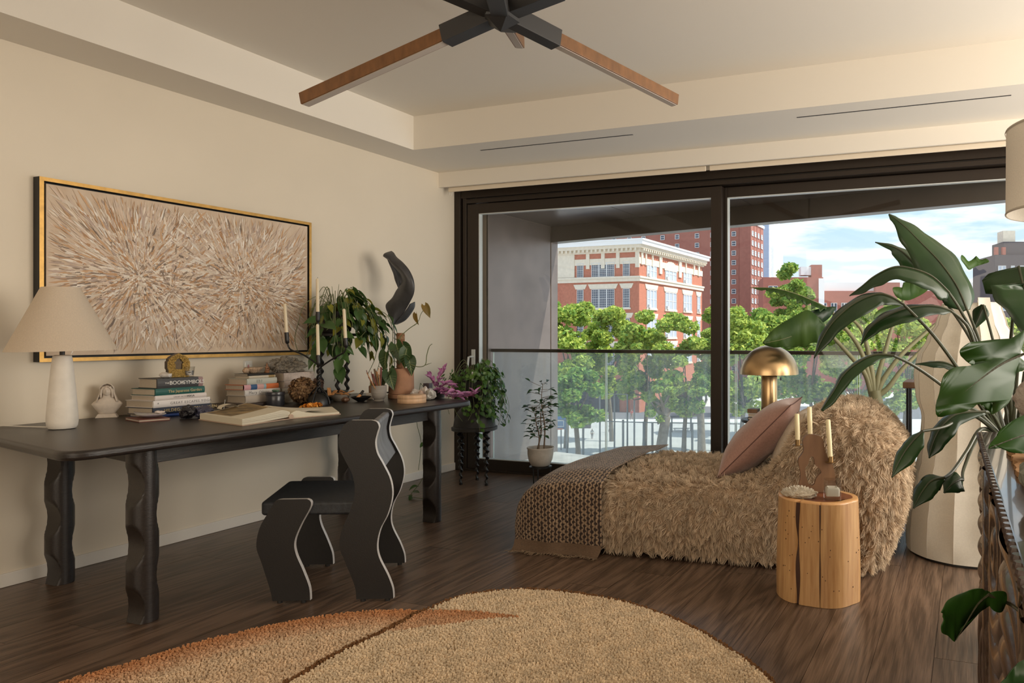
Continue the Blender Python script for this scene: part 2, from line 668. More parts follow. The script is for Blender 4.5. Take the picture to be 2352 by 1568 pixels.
# ---------------------------------------------------------------- sliding window
w1 = structure(thing('window_1', 'wide dark bronze sliding window with clear glass panels', None, (-1.0, 5.6, 0)))
def wpart(name, m, *boxes, par=None, bevel=0.003):
    b = B()
    for q in boxes:
        b.box(*q)
    return b.obj(name, m, par or w1, bevel=bevel)
wpart('jamb', M_frame, (WX, -4.335, 5.535, 5.70, 0.0, 2.535))
wpart('jamb_channel', M_frame2, (-4.335, -4.318, 5.60, 5.70, 0.0, 2.535))
wpart('inner_jamb', M_frame, (-4.318, -4.279, 5.552, 5.70, 0.0, 2.50))
wpart('head', M_frame, (WX, XR, 5.545, 5.70, 2.462, 2.535))
wpart('head_track', M_frame2, (WX, XR, 5.565, 5.70, 2.452, 2.462))
wpart('head_track', M_frame, (-4.279, XR, 5.552, 5.70, 2.414, 2.452))
wpart('sill', M_frame, (WX, XR, 5.545, 5.72, -0.012, 0.018))
p = wpart('sash_frame', M_frame, (-4.273, -4.151, 5.56, 5.615, 0.02, 2.406), (-1.934, -1.846, 5.56, 5.615, 0.02, 2.406), (-4.151, -1.934, 5.56, 5.615, 2.318, 2.406), (-4.151, -1.934, 5.56, 5.615, 0.02, 0.111))
wpart('glazing_bead', M_bead, (-4.152, -4.145, 5.562, 5.61, 0.111, 2.318), (-4.151, -1.934, 5.562, 5.61, 0.109, 0.117), (-4.151, -1.934, 5.562, 5.61, 2.312, 2.319), par=p, bevel=0)
wpart('glass', M_glass, (-4.146, -1.934, 5.583, 5.591, 0.115, 2.314), par=p, bevel=0)
hd = B().box(-4.225, -4.185, 5.553, 5.561, 0.955, 1.095).obj('handle_plate', M_bead, p, bevel=0.003)
B().tube([(-4.205, 5.555, 1.03), (-4.205, 5.515, 1.03), (-4.218, 5.505, 1.026), (-4.226, 5.503, 0.93)], [0.009, 0.009, 0.010, 0.009], 10).obj('lever', M_bead, hd, True)
p = wpart('sash_frame', M_frame, (-1.905, -1.822, 5.635, 5.69, 0.02, 2.406), (0.80, 0.90, 5.635, 5.69, 0.02, 2.406), (-1.822, 0.80, 5.635, 5.69, 2.325, 2.406), (-1.822, 0.80, 5.635, 5.69, 0.02, 0.111))
wpart('glazing_bead', M_bead, (-1.823, -1.816, 5.636, 5.685, 0.111, 2.325), (-1.822, 0.80, 5.636, 5.685, 2.319, 2.326), par=p, bevel=0)
wpart('glass', M_glass, (-1.818, 0.80, 5.66, 5.668, 0.115, 2.321), par=p, bevel=0)
p = wpart('sash_frame', M_frame, (0.86, 0.95, 5.56, 5.615, 0.02, 2.406), (XR - 0.1, XR, 5.56, 5.615, 0.02, 2.406), (0.95, XR - 0.1, 5.56, 5.615, 2.318, 2.406), (0.95, XR - 0.1, 5.56, 5.615, 0.02, 0.111))
wpart('glass', M_glass, (0.95, XR - 0.1, 5.583, 5.591, 0.115, 2.314), par=p, bevel=0)

# ---------------------------------------------------------------- balcony
XS = -4.15
bw = structure(thing('wall_balcony', 'bronze clad side wall of the balcony', None, (XS, 6.2, 0)))
B().box(XS - 0.1, XS - 0.006, 5.70, 6.92, -0.3, 2.40).obj('backing', M_joint, bw)
B().box(XS - 0.02, XS, 5.70, 6.776, -0.1, 2.366).obj('panel', M_bal, bw, bevel=0.002)
B().box(XS - 0.02, XS + 0.004, 6.786, 6.915, -0.1, 2.215).obj('panel', M_bal, bw, bevel=0.002)
def ledge(x, dy=0.0):
    return 6.78 - 0.2230 * (x - XS) + dy
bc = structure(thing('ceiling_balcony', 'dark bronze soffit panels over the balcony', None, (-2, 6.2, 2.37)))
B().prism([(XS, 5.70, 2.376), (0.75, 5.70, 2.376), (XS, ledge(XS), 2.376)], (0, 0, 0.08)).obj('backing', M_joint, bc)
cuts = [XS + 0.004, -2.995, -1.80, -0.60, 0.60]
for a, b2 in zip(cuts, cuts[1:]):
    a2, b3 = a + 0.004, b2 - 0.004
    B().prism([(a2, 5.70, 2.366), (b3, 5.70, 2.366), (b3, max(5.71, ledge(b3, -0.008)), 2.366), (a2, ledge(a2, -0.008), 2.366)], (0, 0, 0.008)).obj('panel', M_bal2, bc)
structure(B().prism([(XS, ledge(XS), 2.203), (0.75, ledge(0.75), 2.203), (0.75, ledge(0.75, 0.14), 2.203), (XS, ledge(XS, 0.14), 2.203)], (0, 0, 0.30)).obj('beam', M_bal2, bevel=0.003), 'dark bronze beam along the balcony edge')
structure(B().box(0.7, XR + 0.1, 5.70, 5.86, 2.203, 2.5).obj('beam', M_bal2), 'dark bronze beam beyond the balcony corner')
structure(B().prism([(XS, 5.70, -0.15), (0.9, 5.70, -0.15), (0.9, 5.74, -0.15), (XS, ledge(XS, 0.1), -0.15)], (0, 0, 0.13)).obj('floor_balcony', M_conc))
rl = thing('balcony_railing', 'frameless dusty glass railing with a dark metal top rail outside the window', 'railing', (-1.8, 5.75, 0))
B().box(-4.14, 2.6, 5.73, 5.775, 1.069, 1.098).obj('top_rail', M_frame, rl, bevel=0.003)
M_rglass = glassmat('railing_glass', (0.93, 0.965, 0.95), 0.05, haze=0.10)
M_edge = mat('glass_edge', (0.62, 0.72, 0.68), 0.15)
gx = [-4.135, -2.965, -1.785, -0.80, 0.37, 1.5, 2.6]
for a, b2 in zip(gx, gx[1:]):
    g = B().box(a + 0.006, b2 - 0.006, 5.746, 5.760, -0.02, 1.072).obj('glass_panel', M_rglass, rl)
    for e0 in (a + 0.005, b2 - 0.0075):
        B().box(e0, e0 + 0.0025, 5.745, 5.761, -0.02, 1.07).obj('glass_edge', M_edge, g, fix=False)
B().box(-4.14, 2.6, 5.735, 5.771, -0.03, 0.035).obj('base_shoe', M_frame, rl)

# ---------------------------------------------------------------- the city outside (street grid frame: x along the street, y away from the room)
STREET = Matrix.Rotation(R(20.2947), 4, 'Z')
GZ = -12.8
M_brick = mat('school_brick', (0.46, 0.17, 0.11), 0.85, var=0.12, vscale=2.5)
M_brick2 = mat('tower_brick', (0.33, 0.13, 0.10), 0.85, var=0.10, vscale=1.2)
M_brick3 = mat('low_brick', (0.36, 0.13, 0.10), 0.85, var=0.10, vscale=1.5)
M_lime = mat('limestone', (0.72, 0.64, 0.52), 0.75, var=0.06, vscale=2)
M_roofw = mat('white_roof', (0.85, 0.85, 0.85), 0.7)
M_wfr = mat('window_white', (0.62, 0.62, 0.62), 0.5)
M_pane = mat('far_pane', (0.07, 0.09, 0.13), 0.15)
M_pane2 = mat('far_pane_bright', (0.45, 0.52, 0.62), 0.2)
M_dark = mat('dark_brick', (0.085, 0.075, 0.085), 0.8)
M_asph = mat('asphalt', (0.16, 0.16, 0.18), 0.9, var=0.1, vscale=1)
M_court = mat('court', (0.60, 0.60, 0.60), 0.9, var=0.06, vscale=0.4)
M_steel = mat('galvanised', (0.17, 0.18, 0.19), 0.5, metal=0.5)

def frame_at(lat, t, z, deg):
    return STREET @ Matrix.Translation((lat, t, z)) @ Matrix.Rotation(R(deg), 4, 'Z')

def far_thing(name, label, cat, m, group=None):
    return tag(link(name, None, None, m), label, cat, group)

def far_window(par, m, side, a0, a1, z0, z1, cols=1, rows=2, deep=0.25, fr=M_wfr, pane=M_pane, sub=0, bar=0.10):
    """a window in the facade x=0 (side 'x', spanning y a0..a1) or y=0 (side 'y', spanning x)"""
    def bx(b, u0, u1, w0, w1, d0, d1):
        if side == 'x':
            b.box(d0, d1, u0, u1, w0, w1)
        else:
            b.box(u0, u1, d0, d1, w0, w1)
    b = B(m)
    bx(b, a0, a0 + bar, z0, z1, -0.14, 0.05)
    bx(b, a1 - bar, a1, z0, z1, -0.14, 0.05)
    bx(b, a0, a1, z1 - bar, z1, -0.14, 0.05)
    bx(b, a0, a1, z0, z0 + bar, -0.18, 0.05)
    for i in range(1, cols):
        u = a0 + (a1 - a0) * i / cols
        bx(b, u - bar * 1.1, u + bar * 1.1, z0, z1, -0.13, 0.05)
    for j in range(1, rows):
        w = z0 + (z1 - z0) * j / rows
        bx(b, a0, a1, w - bar * 0.4, w + bar * 0.4, -0.11, 0.05)
    if sub:
        n = cols * sub
        for i in range(1, n):
            u = a0 + (a1 - a0) * i / n
            bx(b, u - bar * 0.25, u + bar * 0.25, z0, z1, -0.09, 0.0)
        for j in range(1, 8):
            w = z0 + (z1 - z0) * j / 8
            bx(b, a0, a1, w - bar * 0.22, w + bar * 0.22, -0.09, 0.0)
    f = b.obj('window', fr, par, fix=False)
    b = B(m)
    bx(b, a0 + 0.02, a1 - 0.02, z0 + 0.02, z1 - 0.02, -0.06, -0.01)
    b.obj('pane', pane, f, fix=False)
    return f

structure(B(STREET).box(-160, 260, 60, 600, GZ - 0.5, GZ).obj('ground', M_court))
structure(B(STREET).box(-160, 260, 124, 146, GZ, GZ + 0.02).obj('road', M_asph), 'grey street between the court and the brick school')
structure(B(STREET).box(-160, 260, 12, 60, GZ - 0.5, GZ - 0.1).obj('ground', M_asph))

# brick school with limestone trim
ms = frame_at(-10.43, 134, GZ, 68.5)
sc = far_thing('school_building', 'red brick school with pale stone cornice, frieze and tall white windows above the trees', 'building', ms)
LR, LL = 31.7, 34.0
B(ms).box(0, LR, 0, LL, 0, 29.5).obj('wall', M_brick, sc)
def around(z0, z1, d):
    return B(ms).box(-d, LR + d, -d, LL, z0, z1)
around(23.9, 24.5, 0.30).obj('band_course', M_lime, sc)
around(24.5, 24.85, 0.45).obj('band_course', M_lime, sc)
around(27.1, 28.25, 0.12).obj('frieze_band', M_lime, sc)
around(29.2, 29.9, 0.35).obj('cornice', M_lime, sc)
around(29.9, 30.5, 0.9).obj('cornice', M_lime, sc)
around(30.5, 31.2, 1.3).obj('cornice', M_roofw, sc)
around(31.2, 31.5, 1.5).obj('cornice', M_roofw, sc)
b = B(ms)
y = 0.2
while y < LL:
    b.box(-0.85, -0.2, y, y + 0.35, 29.45, 29.9)
    y += 0.9
x = 0.2
while x < LR:
    b.box(x, x + 0.35, -0.85, -0.2, 29.45, 29.9)
    x += 0.9
tag(b.obj('modillion_row', M_lime, sc, fix=False), kind='stuff')
for y0, y1 in ((-0.1, 0.7), (3.9, 4.6), (7.0, 7.7), (10.2, 10.9), (13.4, 17.2)):
    B(ms).box(-0.22, 0.0, y0, y1, 24.9 if y0 > 13 else 26.4, 29.3).obj('pilaster', M_lime, sc, fix=False)
for x0, x1 in ((0.6, 1.4), (2.4, 2.9), (5.3, 5.8), (8.6, 9.8), (18.2, 19.6), (21.8, 22.3), (26.3, 27.0), (29.0, 30.0)):
    B(ms).box(x0, x1, -0.24, 0.0, 25.9 if x1 - x0 > 1 else 27.0, 29.3).obj('bracket', M_lime, sc, fix=False)
for k, (z0, z1) in enumerate(((24.85, 27.5), (19.1, 22.6), (13.6, 17.2), (8.4, 12.0))):
    for y0, y1, c in ((1.85, 3.25, 1), (5.0, 9.8, 3), (11.5, 12.9, 1), (19.0, 20.4, 1), (22.0, 26.8, 3)):
        far_window(sc, ms, 'x', y0, y1, z0, z1, c, 2, 0.3, sub=4)
        if k:
            B(ms).prism([(-0.12, y0 - 0.3, z1 + 0.05), (-0.12, y1 + 0.3, z1 + 0.05), (-0.12, y1 + 0.75, z1 + 0.95), (-0.12, y0 - 0.75, z1 + 0.95)], (0.14, 0, 0)).obj('lintel', M_lime, sc, fix=False)
        B(ms).box(-0.2, 0, y0 - 0.2, y1 + 0.2, z0 - 0.3, z0).obj('window_sill', M_lime, sc, fix=False)
    for x0, x1, c in ((3.1, 7.4, 3), (11.5, 17.1, 3), (20.8, 25.4, 3)) + (((28.6, 30.4, 1),) if k else ()):
        f = far_window(sc, ms, 'y', x0, x1, z0, z1, c, 2, 0.35, pane=M_pane2, bar=0.16)
        if k:
            B(ms).prism([(x0 - 0.3, -0.12, z1 + 0.05), (x1 + 0.3, -0.12, z1 + 0.05), (x1 + 0.75, -0.12, z1 + 0.95), (x0 - 0.75, -0.12, z1 + 0.95)], (0, 0.14, 0)).obj('lintel', M_lime, sc, fix=False)
        else:
            if x0 > 11 and x0 < 12:
                B(ms).prism([((x0 + x1) / 2 + 3.2 * math.cos(a), -0.16, z1 - 0.7 + 1.9 * math.sin(a)) for a in [math.pi * i / 12 for i in range(13)]], (0, 0.12, 0)).obj('arch_surround', M_lime, sc, fix=False)
        B(ms).box(x0 - 0.2, x1 + 0.2, -0.22, 0, z0 - 0.3, z0).obj('window_sill', M_lime, sc, fix=False)
        B(ms).box(x0 + 0.4, x0 + 1.2, -0.45, 0, z0 + 0.1, z0 + 0.7).obj('air_conditioner', M_wfr, sc, fix=False)
B(ms).box(15, 27, 6, 16, 29.5, 33.2).obj('roof_house', M_brick, sc, fix=False)
B(ms).box(14.8, 27.2, 5.8, 16.2, 33.2, 33.6).obj('roof_house_coping', M_roofw, sc, fix=False)
B(ms).box(2, 12, 18, 30, 31.0, 33.4).obj('roof_penthouse', M_roofw, sc, fix=False)
B(ms).box(-0.15, 0.05, 4.0, 16.0, 0.0, 5.0).obj('dark_base_panel', M_dark, sc, fix=False)  # plain dark slab on the lowest part of the left facade

# brick housing tower
mt = frame_at(14.7, 200, GZ, 68.5)
tw = far_thing('brick_tower', 'tall red brick housing tower with rows of small windows behind the school', 'building', mt)
B(mt).box(0, 11.9, 0, 46, 0, 44.5).obj('wall', M_brick2, tw)
B(mt).box(-0.3, 12.2, -0.3, 46, 44.5, 45.2).obj('parapet', M_roofw, tw)
for j in range(15):
    z = 43.0 - 2.62 * j - 1.9
    for y in (4.2, 10.4, 15.0, 21.0, 25.5, 31.5, 36.0, 41.0):
        far_window(tw, mt, 'x', y, y + 1.3, z, z + 1.35, 1, 2, 0.2, pane=M_pane, bar=0.14)
    for x in (0.6, 3.2, 6.2, 9.4):
        far_window(tw, mt, 'y', x, x + 1.5, z, z + 1.45, 1, 2, 0.2, pane=M_pane2, bar=0.2)
for y in (3.4, 6.3):
    B(mt).box(-0.12, 0, y, y + 0.35, 0, 44.5).obj('brick_pier', M_brick2, tw, fix=False)
for x in (2.6, 5.4, 8.7):
    B(mt).box(x, x + 0.3, -0.1, 0, 0, 44.5).obj('brick_pier', M_brick2, tw, fix=False)

# white tower
mw = frame_at(25.6, 260, GZ, 68.5)
wt = far_thing('white_tower', 'slim white and pale blue glass tower beside the brick tower', 'building', mw)
M_wt = mat('white_clad', (0.86, 0.88, 0.92), 0.5)
M_bt = mat('blue_clad', (0.42, 0.52, 0.68), 0.3)
B(mw).box(0, 14, 0, 14, 0, 56).obj('wall', M_wt, wt)
B(mw).box(-0.1, 0.0, 0.2, 4.0, 0, 54).obj('glass_bay', M_bt, wt)
B(mw).box(3, 15.5, -0.8, 6, 0, 46).obj('wing', M_wt, wt)
for j in range(15):
    z = 12 + j * 2.9
    far_window(wt, mw, 'x', 0.5, 3.6, z, z + 1.6, 2, 1, 0.2, fr=M_bt, pane=M_pane, bar=0.15)
    for x in (0.3, 1.6):
        far_window(wt, mw, 'y', x, x + 0.9, z, z + 1.7, 1, 1, 0.2, fr=M_wt, pane=M_pane2, bar=0.12)

# low buildings on the right
ml = frame_at(15.5, 172, GZ, 0)
lb = far_thing('brown_brick_building', 'low brown brick building with a roof hut behind the tall tree', 'building', ml)
B(ml).box(0, 14.0, 0, 14, 0, 27.6).obj('wall', M_brick3, lb)
B(ml).box(12.9, 14.2, -0.3, 14, 20, 27.3).obj('white_bay', M_roofw, lb)
B(ml).box(11.4, 13.9, 1, 6, 27.6, 30.6).obj('roof_hut', M_brick3, lb)
B(ml).box(9.0, 11.4, 1.5, 5, 28.2, 30.2).obj('roof_canopy', M_roofw, lb)
for x in (1.2, 4.6, 8.0):
    far_window(lb, ml, 'y', x, x + 2.2, 23.2, 25.6, 2, 1, 0.2, bar=0.12)
ml2 = frame_at(29.0, 185, GZ, 0)
lb2 = far_thing('long_brick_building', 'long low red brick building with a white roof above the trees', 'building', ml2)
B(ml2).box(0, 62, 0, 20, 0, 25.2).obj('wall', M_brick3, lb2)
B(ml2).box(0, 62, 1.0, 20, 25.2, 27.4).obj('roof', M_roofw, lb2)
B(ml2).box(15.6, 21.5, -1.5, 3, 0, 27.2).obj('stair_tower', M_brick3, lb2)
for k in range(5):
    far_window(lb2, ml2, 'y', 2 + k * 2.6, 3.6 + k * 2.6, 19.5, 22.2, 2, 2, 0.2, bar=0.12)
md = frame_at(60.6, 150, GZ, 0)
db = far_thing('dark_building', 'dark grey brick apartment building with pale windows at the right', 'building', md)
B(md).box(0, 16, 0, 12, 0, 30.4).obj('wall', M_dark, db)
B(md).box(2.2, 7.0, 1, 7, 30.4, 33.2).obj('stair_house', M_dark, db)
B(md).box(2.5, 5.0, 2, 5, 33.2, 35.6).obj('water_tank', M_lime, db)
for x in (0.1, 1.6, 12):
    B(md).box(x, x + 0.7, 0.2, 0.9, 30.4, 32.0).obj('chimney', M_brick3, db, fix=False)
for z in (26.6, 22.8, 19.0):
    for x, w in ((0.6, 1.6), (3.2, 0.8), (4.8, 1.7), (8.2, 1.6), (11.5, 1.6)):
        far_window(db, md, 'y', x, x + w, z, z + 1.6, 2, 2, 0.15, pane=M_pane2, bar=0.12)

# trees
M_leafT = tintmat('tree_leaves', 0.6, trans=0.35)
M_bark = mat('bark', (0.16, 0.13, 0.10), 0.9, var=0.25, vscale=3)

def tree(lat, t, ztop, rx, rz, n, label, green=0.0, size=0.30, low=0.0, name='tree', seed=0, trunk_r=0.32, cat='tree'):
    """crown centre at (lat, t); ZTOP the crown's top; rx, rz its half sizes"""
    g = np.random.default_rng(seed + 100)
    m = frame_at(lat, t, GZ, 0)
    o = far_thing(name, label, cat, m, None)
    zc = ztop - GZ - rz
    nc = max(14, n // 260)
    # clumps over the ellipsoid, denser near its shell
    d = g.normal(size=(nc, 3))
    d /= np.linalg.norm(d, axis=1)[:, None]
    rr = g.uniform(0.45, 0.98, nc) ** 0.6
    cc = d * rr[:, None] * np.array([rx, rx * 0.8, rz]) + np.array([0, 0, zc])
    cr = g.uniform(0.22, 0.38, nc) * min(rx, rz)
    idx = g.integers(0, nc, n)
    q = g.normal(size=(n, 3))
    q /= np.linalg.norm(q, axis=1)[:, None]
    P = cc[idx] + q * (cr[idx] * g.uniform(0.35, 1.0, n) ** 0.5)[:, None] * np.array([1.1, 1.1, 0.75])
    a = g.normal(size=(n, 3))
    a[:, 2] *= 0.6
    a /= np.linalg.norm(a, axis=1)[:, None]
    b2 = np.cross(a, g.normal(size=(n, 3)))
    b2 /= np.linalg.norm(b2, axis=1)[:, None]
    s = size * g.uniform(0.6, 1.3, n)
    V = np.stack([P - a * s[:, None], P + b2 * (s * 0.55)[:, None], P + a * s[:, None], P - b2 * (s * 0.55)[:, None]], 1).reshape(-1, 3)
    F = np.arange(n * 4).reshape(n, 4)
    u = np.clip(g.normal(0.55, 0.28, n) + (cr[idx] * 0) - green, 0, 1)
    c0, c1 = np.array([0.17, 0.33, 0.07]), np.array([0.62, 0.68, 0.14])
    C = c0 + (c1 - c0) * u[:, None]
    M4 = np.array(m)
    Vw = V @ M4[:3, :3].T + M4[:3, 3]
    npmesh('foliage', Vw, F, M_leafT, o, cols=np.repeat(C, 4, 0), kind='stuff')
    tb = B(m)
    lean = g.uniform(-0.6, 0.6)
    base = Vector((0, 0, 0))
    fork = Vector((lean, 0, max(2.5, zc - rz * 0.75)))
    tb.tube([base, (lean * 0.3, 0, fork.z * 0.5), fork], [trunk_r, trunk_r * 0.8, trunk_r * 0.7], 10)
    tb.obj('trunk', M_bark, o, True)
    br = B(m)
    for i in range(9):
        c = Vector(cc[g.integers(0, nc)])
        mid = fork.lerp(c, 0.5) + Vector(g.normal(size=3) * 0.4)
        br.tube([fork, mid, c], [trunk_r * 0.4, trunk_r * 0.22, trunk_r * 0.06], 6)
    br.obj('branches', M_bark, o, True)
    return o

TG = 'plane trees across the street'
k = (1 / 1696.3)
def L(px, t):
    return (px - 1600) * k * t
def Zt(py, t):
    return 1.22 + (770.3 - py) * k * t
tr = [
    # px, t, top py, half width px, half height px, n, green, size, label
    (1300, 92, 672, 70, 120, 11000, 0.05, 'yellow green tree in front of the school, leftmost beside the balcony wall'),
    (1405, 98, 690, 62, 110, 9000, 0.0, 'yellow green tree in front of the school corner, second from the balcony wall'),
    (1480, 88, 705, 60, 118, 9000, 0.05, 'yellow green tree before the school, just right of its corner'),
    (1570, 84, 702, 62, 128, 10000, 0.12, 'leafy tree before the school, beside the window post'),
    (1640, 90, 705, 45, 110, 6000, 0.12, 'leafy tree partly hidden by the window post'),
    (1330, 74, 850, 62, 62, 7000, 0.42, 'dark green low tree whose drooping branches hang over the court'),
    (1700, 84, 702, 70, 130, 10000, 0.0, 'yellow green tree right of the window post, beneath the brick tower'),
    (1815, 128, 606, 52, 95, 9000, 0.25, 'tall pointed green tree standing above the others'),
    (1760, 104, 690, 70, 120, 9000, 0.22, 'mid green tree below the tall pointed tree'),
    (1870, 96, 705, 70, 120, 9000, 0.22, 'mid green tree behind the brass lamp'),
    (1960, 90, 700, 75, 130, 9000, 0.05, 'yellow green tree below the long brick building'),
    (2075, 92, 688, 75, 130, 9000, 0.0, 'yellow green tree beside the white sculptural lamp'),
    (2200, 94, 690, 80, 130, 8000, 0.05, 'yellow green tree behind the white sculptural lamp'),
    (2330, 90, 700, 85, 140, 8000, 0.05, 'yellow green tree at the far right behind the plants'),
    (2480, 92, 690, 90, 150, 5000, 0.05, 'yellow green tree beyond the right window edge'),
]
for i, (px, t, py, hw, hh, n, gr, lab) in enumerate(tr):
    tree(L(px, t), t, Zt(py, t), hw * k * t, hh * k * t, n, lab, gr, 0.0036 * t, seed=i)
for i, (px, t, py, hw, hh, lab) in enumerate(((1517, 80, 860, 34, 55, 'tree with a thick bare trunk standing by the court fence'), (1612, 78, 850, 30, 55, 'slim tree with a leaning trunk standing beside the window post'))):
    tree(L(px, t), t, Zt(py, t), hw * k * t, hh * k * t, 3500, lab, 0.3, 0.26, seed=60 + i, trunk_r=0.75 if i == 0 else 0.55)

# court fence
mf = frame_at(0, 84, GZ, -3)
fc = far_thing('court_fence', 'tall grey chain link fence around the sports court', 'fence', mf)
M_mesh = bpy.data.materials.new('chain_link')
M_mesh.use_nodes = True
t_ = M_mesh.node_tree
tp_ = t_.nodes.new('ShaderNodeBsdfTransparent')
mx_ = t_.nodes.new('ShaderNodeMixShader')
mx_.inputs[0].default_value = 0.16
t_.links.new(tp_.outputs[0], mx_.inputs[1])
t_.nodes['Principled BSDF'].inputs['Base Color'].default_value = (0.3, 0.3, 0.3, 1)
t_.links.new(t_.nodes['Principled BSDF'].outputs[0], mx_.inputs[2])
t_.links.new(mx_.outputs[0], t_.nodes['Material Output'].inputs[0])
for px, hh in ((1299, 4.5), (1337, 4.5), (1376, 7.4), (1410, 7.2), (1430, 4.4), (1440, 7.3), (1456, 6.6), (1478, 4.2), (1498, 4.1), (1540, 4.1), (1590, 4.1), (1640, 4.1), (1690, 4.1)):
    x = L(px, 84)
    B(mf).tube([(x, 0, 0), (x, 0, hh)], 0.13 if hh < 5 else 0.10, 8).obj('fence_post', M_steel, fc, fix=False)
B(mf).tube([(L(1270, 84), 0, 4.35), (L(1480, 84), 0, 4.1), (L(1700, 84), 0, 4.0)], 0.06, 6).obj('fence_rail', M_steel, fc, fix=False)
B(mf).tube([(L(1375, 84), 0, 7.35), (L(1440, 84), 0, 7.3)], 0.05, 6).obj('fence_rail', M_steel, fc, fix=False)
B(mf).box(L(1270, 84), L(1700, 84), -0.01, 0.01, 0, 4.2).obj('chain_link', M_mesh, fc, fix=False)

# things on the court
mh = frame_at(L(1287, 90), 90, GZ, 0)
hp = far_thing('basketball_hoop', 'blue basketball backboard with an orange rim at the court edge', 'basketball hoop', mh)
B(mh).box(-0.9, 0.9, 0, 0.08, 2.6, 4.6).obj('backboard', mat('hoop_blue', (0.10, 0.22, 0.42), 0.5), hp)
b = B(mh)
for q in ((-0.45, -0.35, 2.9, 3.7), (0.35, 0.45, 2.9, 3.7), (-0.45, 0.45, 3.6, 3.7), (-0.45, 0.45, 2.9, 3.0)):
    b.box(q[0], q[1], -0.03, 0, q[2], q[3])
b.obj('target_square', M_roofw, hp)
B(mh).tube([(0.4 * math.cos(a), -0.45 + 0.4 * math.sin(a), 2.7) for a in [math.pi * 2 * i / 16 for i in range(17)]], 0.05, 6).obj('rim', mat('hoop_orange', (0.75, 0.18, 0.06), 0.5), hp)
B(mh).tube([(0, 0.5, 0), (0, 0.5, 3.4), (0, 0.1, 3.6)], 0.08, 8).obj('pole', M_steel, hp)
mc = frame_at(L(1283, 132), 132, GZ, 8)
cr_ = far_thing('parked_car', 'dark teal car parked on the street under the trees', 'car', mc)
M_car = mat('car_paint', (0.05, 0.14, 0.17), 0.25, coat=0.5)
B(mc).prism([(-2.2, -0.85, 0.35), (2.2, -0.85, 0.35), (2.2, -0.85, 0.85), (1.3, -0.85, 0.95), (0.7, -0.85, 1.45), (-1.3, -0.85, 1.45), (-2.1, -0.85, 0.95)], (0, 1.7, 0)).obj('body', M_car, cr_, bevel=0.08)
B(mc).prism([(1.15, -0.88, 0.95), (0.65, -0.88, 1.38), (-1.2, -0.88, 1.38), (-1.7, -0.88, 0.95)], (0, 1.76, 0)).obj('window', M_pane, cr_)
for x in (-1.4, 1.4):
    for y in (-0.9, 0.68):
        B(mc).lathe((x, y, 0.33), [(0.33, 0), (0.33, 0.22)], 14, Matrix(((1, 0, 0), (0, 0, 1), (0, 1, 0)))).obj('wheel', M_slot, cr_)
mb = frame_at(L(1350, 112), 112, GZ, 0)
pb = far_thing('bush_planter', 'dark planter box with a clipped green bush on the court', 'planter', mb)
B(mb).box(-0.45, 0.45, -0.4, 0.4, 0, 0.5).obj('box', M_dark, pb)
g = np.random.default_rng(5)
P = g.normal(size=(500, 3))
P = P / np.linalg.norm(P, axis=1)[:, None] * np.array([0.5, 0.45, 0.35]) + np.array([0, 0, 0.75])
A_ = g.normal(size=(500, 3)) * 0.06
V = np.stack([P - A_, P + A_[:, [1, 2, 0]], P + A_, P - A_[:, [1, 2, 0]]], 1).reshape(-1, 3)
M4 = np.array(mb)
npmesh('foliage', V @ M4[:3, :3].T + M4[:3, 3], np.arange(2000).reshape(500, 4), M_leafT, pb, cols=np.full((2000, 3), (0.2, 0.36, 0.06)), kind='stuff')
mq = frame_at(L(1565, 108), 108, GZ, 5)
cn = far_thing('court_canopy', 'small dark canopy over a bench on the court', 'canopy', mq)
B(mq).box(-1.6, 1.6, -1.0, 1.0, 2.1, 2.35).obj('roof', M_dark, cn)
for x in (-1.4, 1.4):
    for y in (-0.8, 0.8):
        B(mq).tube([(x, y, 0), (x, y, 2.1)], 0.07, 6).obj('post', M_steel, cn)
B(mq).box(-1.2, 1.2, -0.3, 0.3, 0.4, 0.5).obj('bench', M_wfr, cn)
B(mq).box(-1.0, -0.9, -0.3, 0.3, 0.0, 0.4).box(0.9, 1.0, -0.3, 0.3, 0.0, 0.4).obj('bench_leg', M_wfr, cn)

def skinned(name, chains, material, parent, m, sub=1):
    """one continuous skinned surface from chains of (point, radius); shared points weld"""
    vs, es, rad, key = [], [], [], {}
    for ch in chains:
        prev = None
        for p, r_ in ch:
            q = tuple(round(x, 4) for x in p)
            if q not in key:
                key[q] = len(vs)
                vs.append(m @ Vector(p))
                rad.append(r_)
            i = key[q]
            if prev is not None and prev != i:
                es.append((prev, i))
            prev = i
    inv = wm(parent).inverted() if parent is not None else Matrix.Identity(4)
    me = bpy.data.meshes.new(name)
    me.from_pydata([tuple(inv @ v) for v in vs], es, [])
    me.update()
    me.materials.append(material)
    o = link(name, me, parent, wm(parent) if parent is not None else None)
    s_ = o.modifiers.new('skin', 'SKIN')
    s_.use_smooth_shade = True
    for i, d in enumerate(me.skin_vertices[0].data):
        d.radius = (rad[i], rad[i])
        d.use_root = (i == 0)
    q = o.modifiers.new('sub', 'SUBSURF')
    q.levels = q.render_levels = sub
    return o

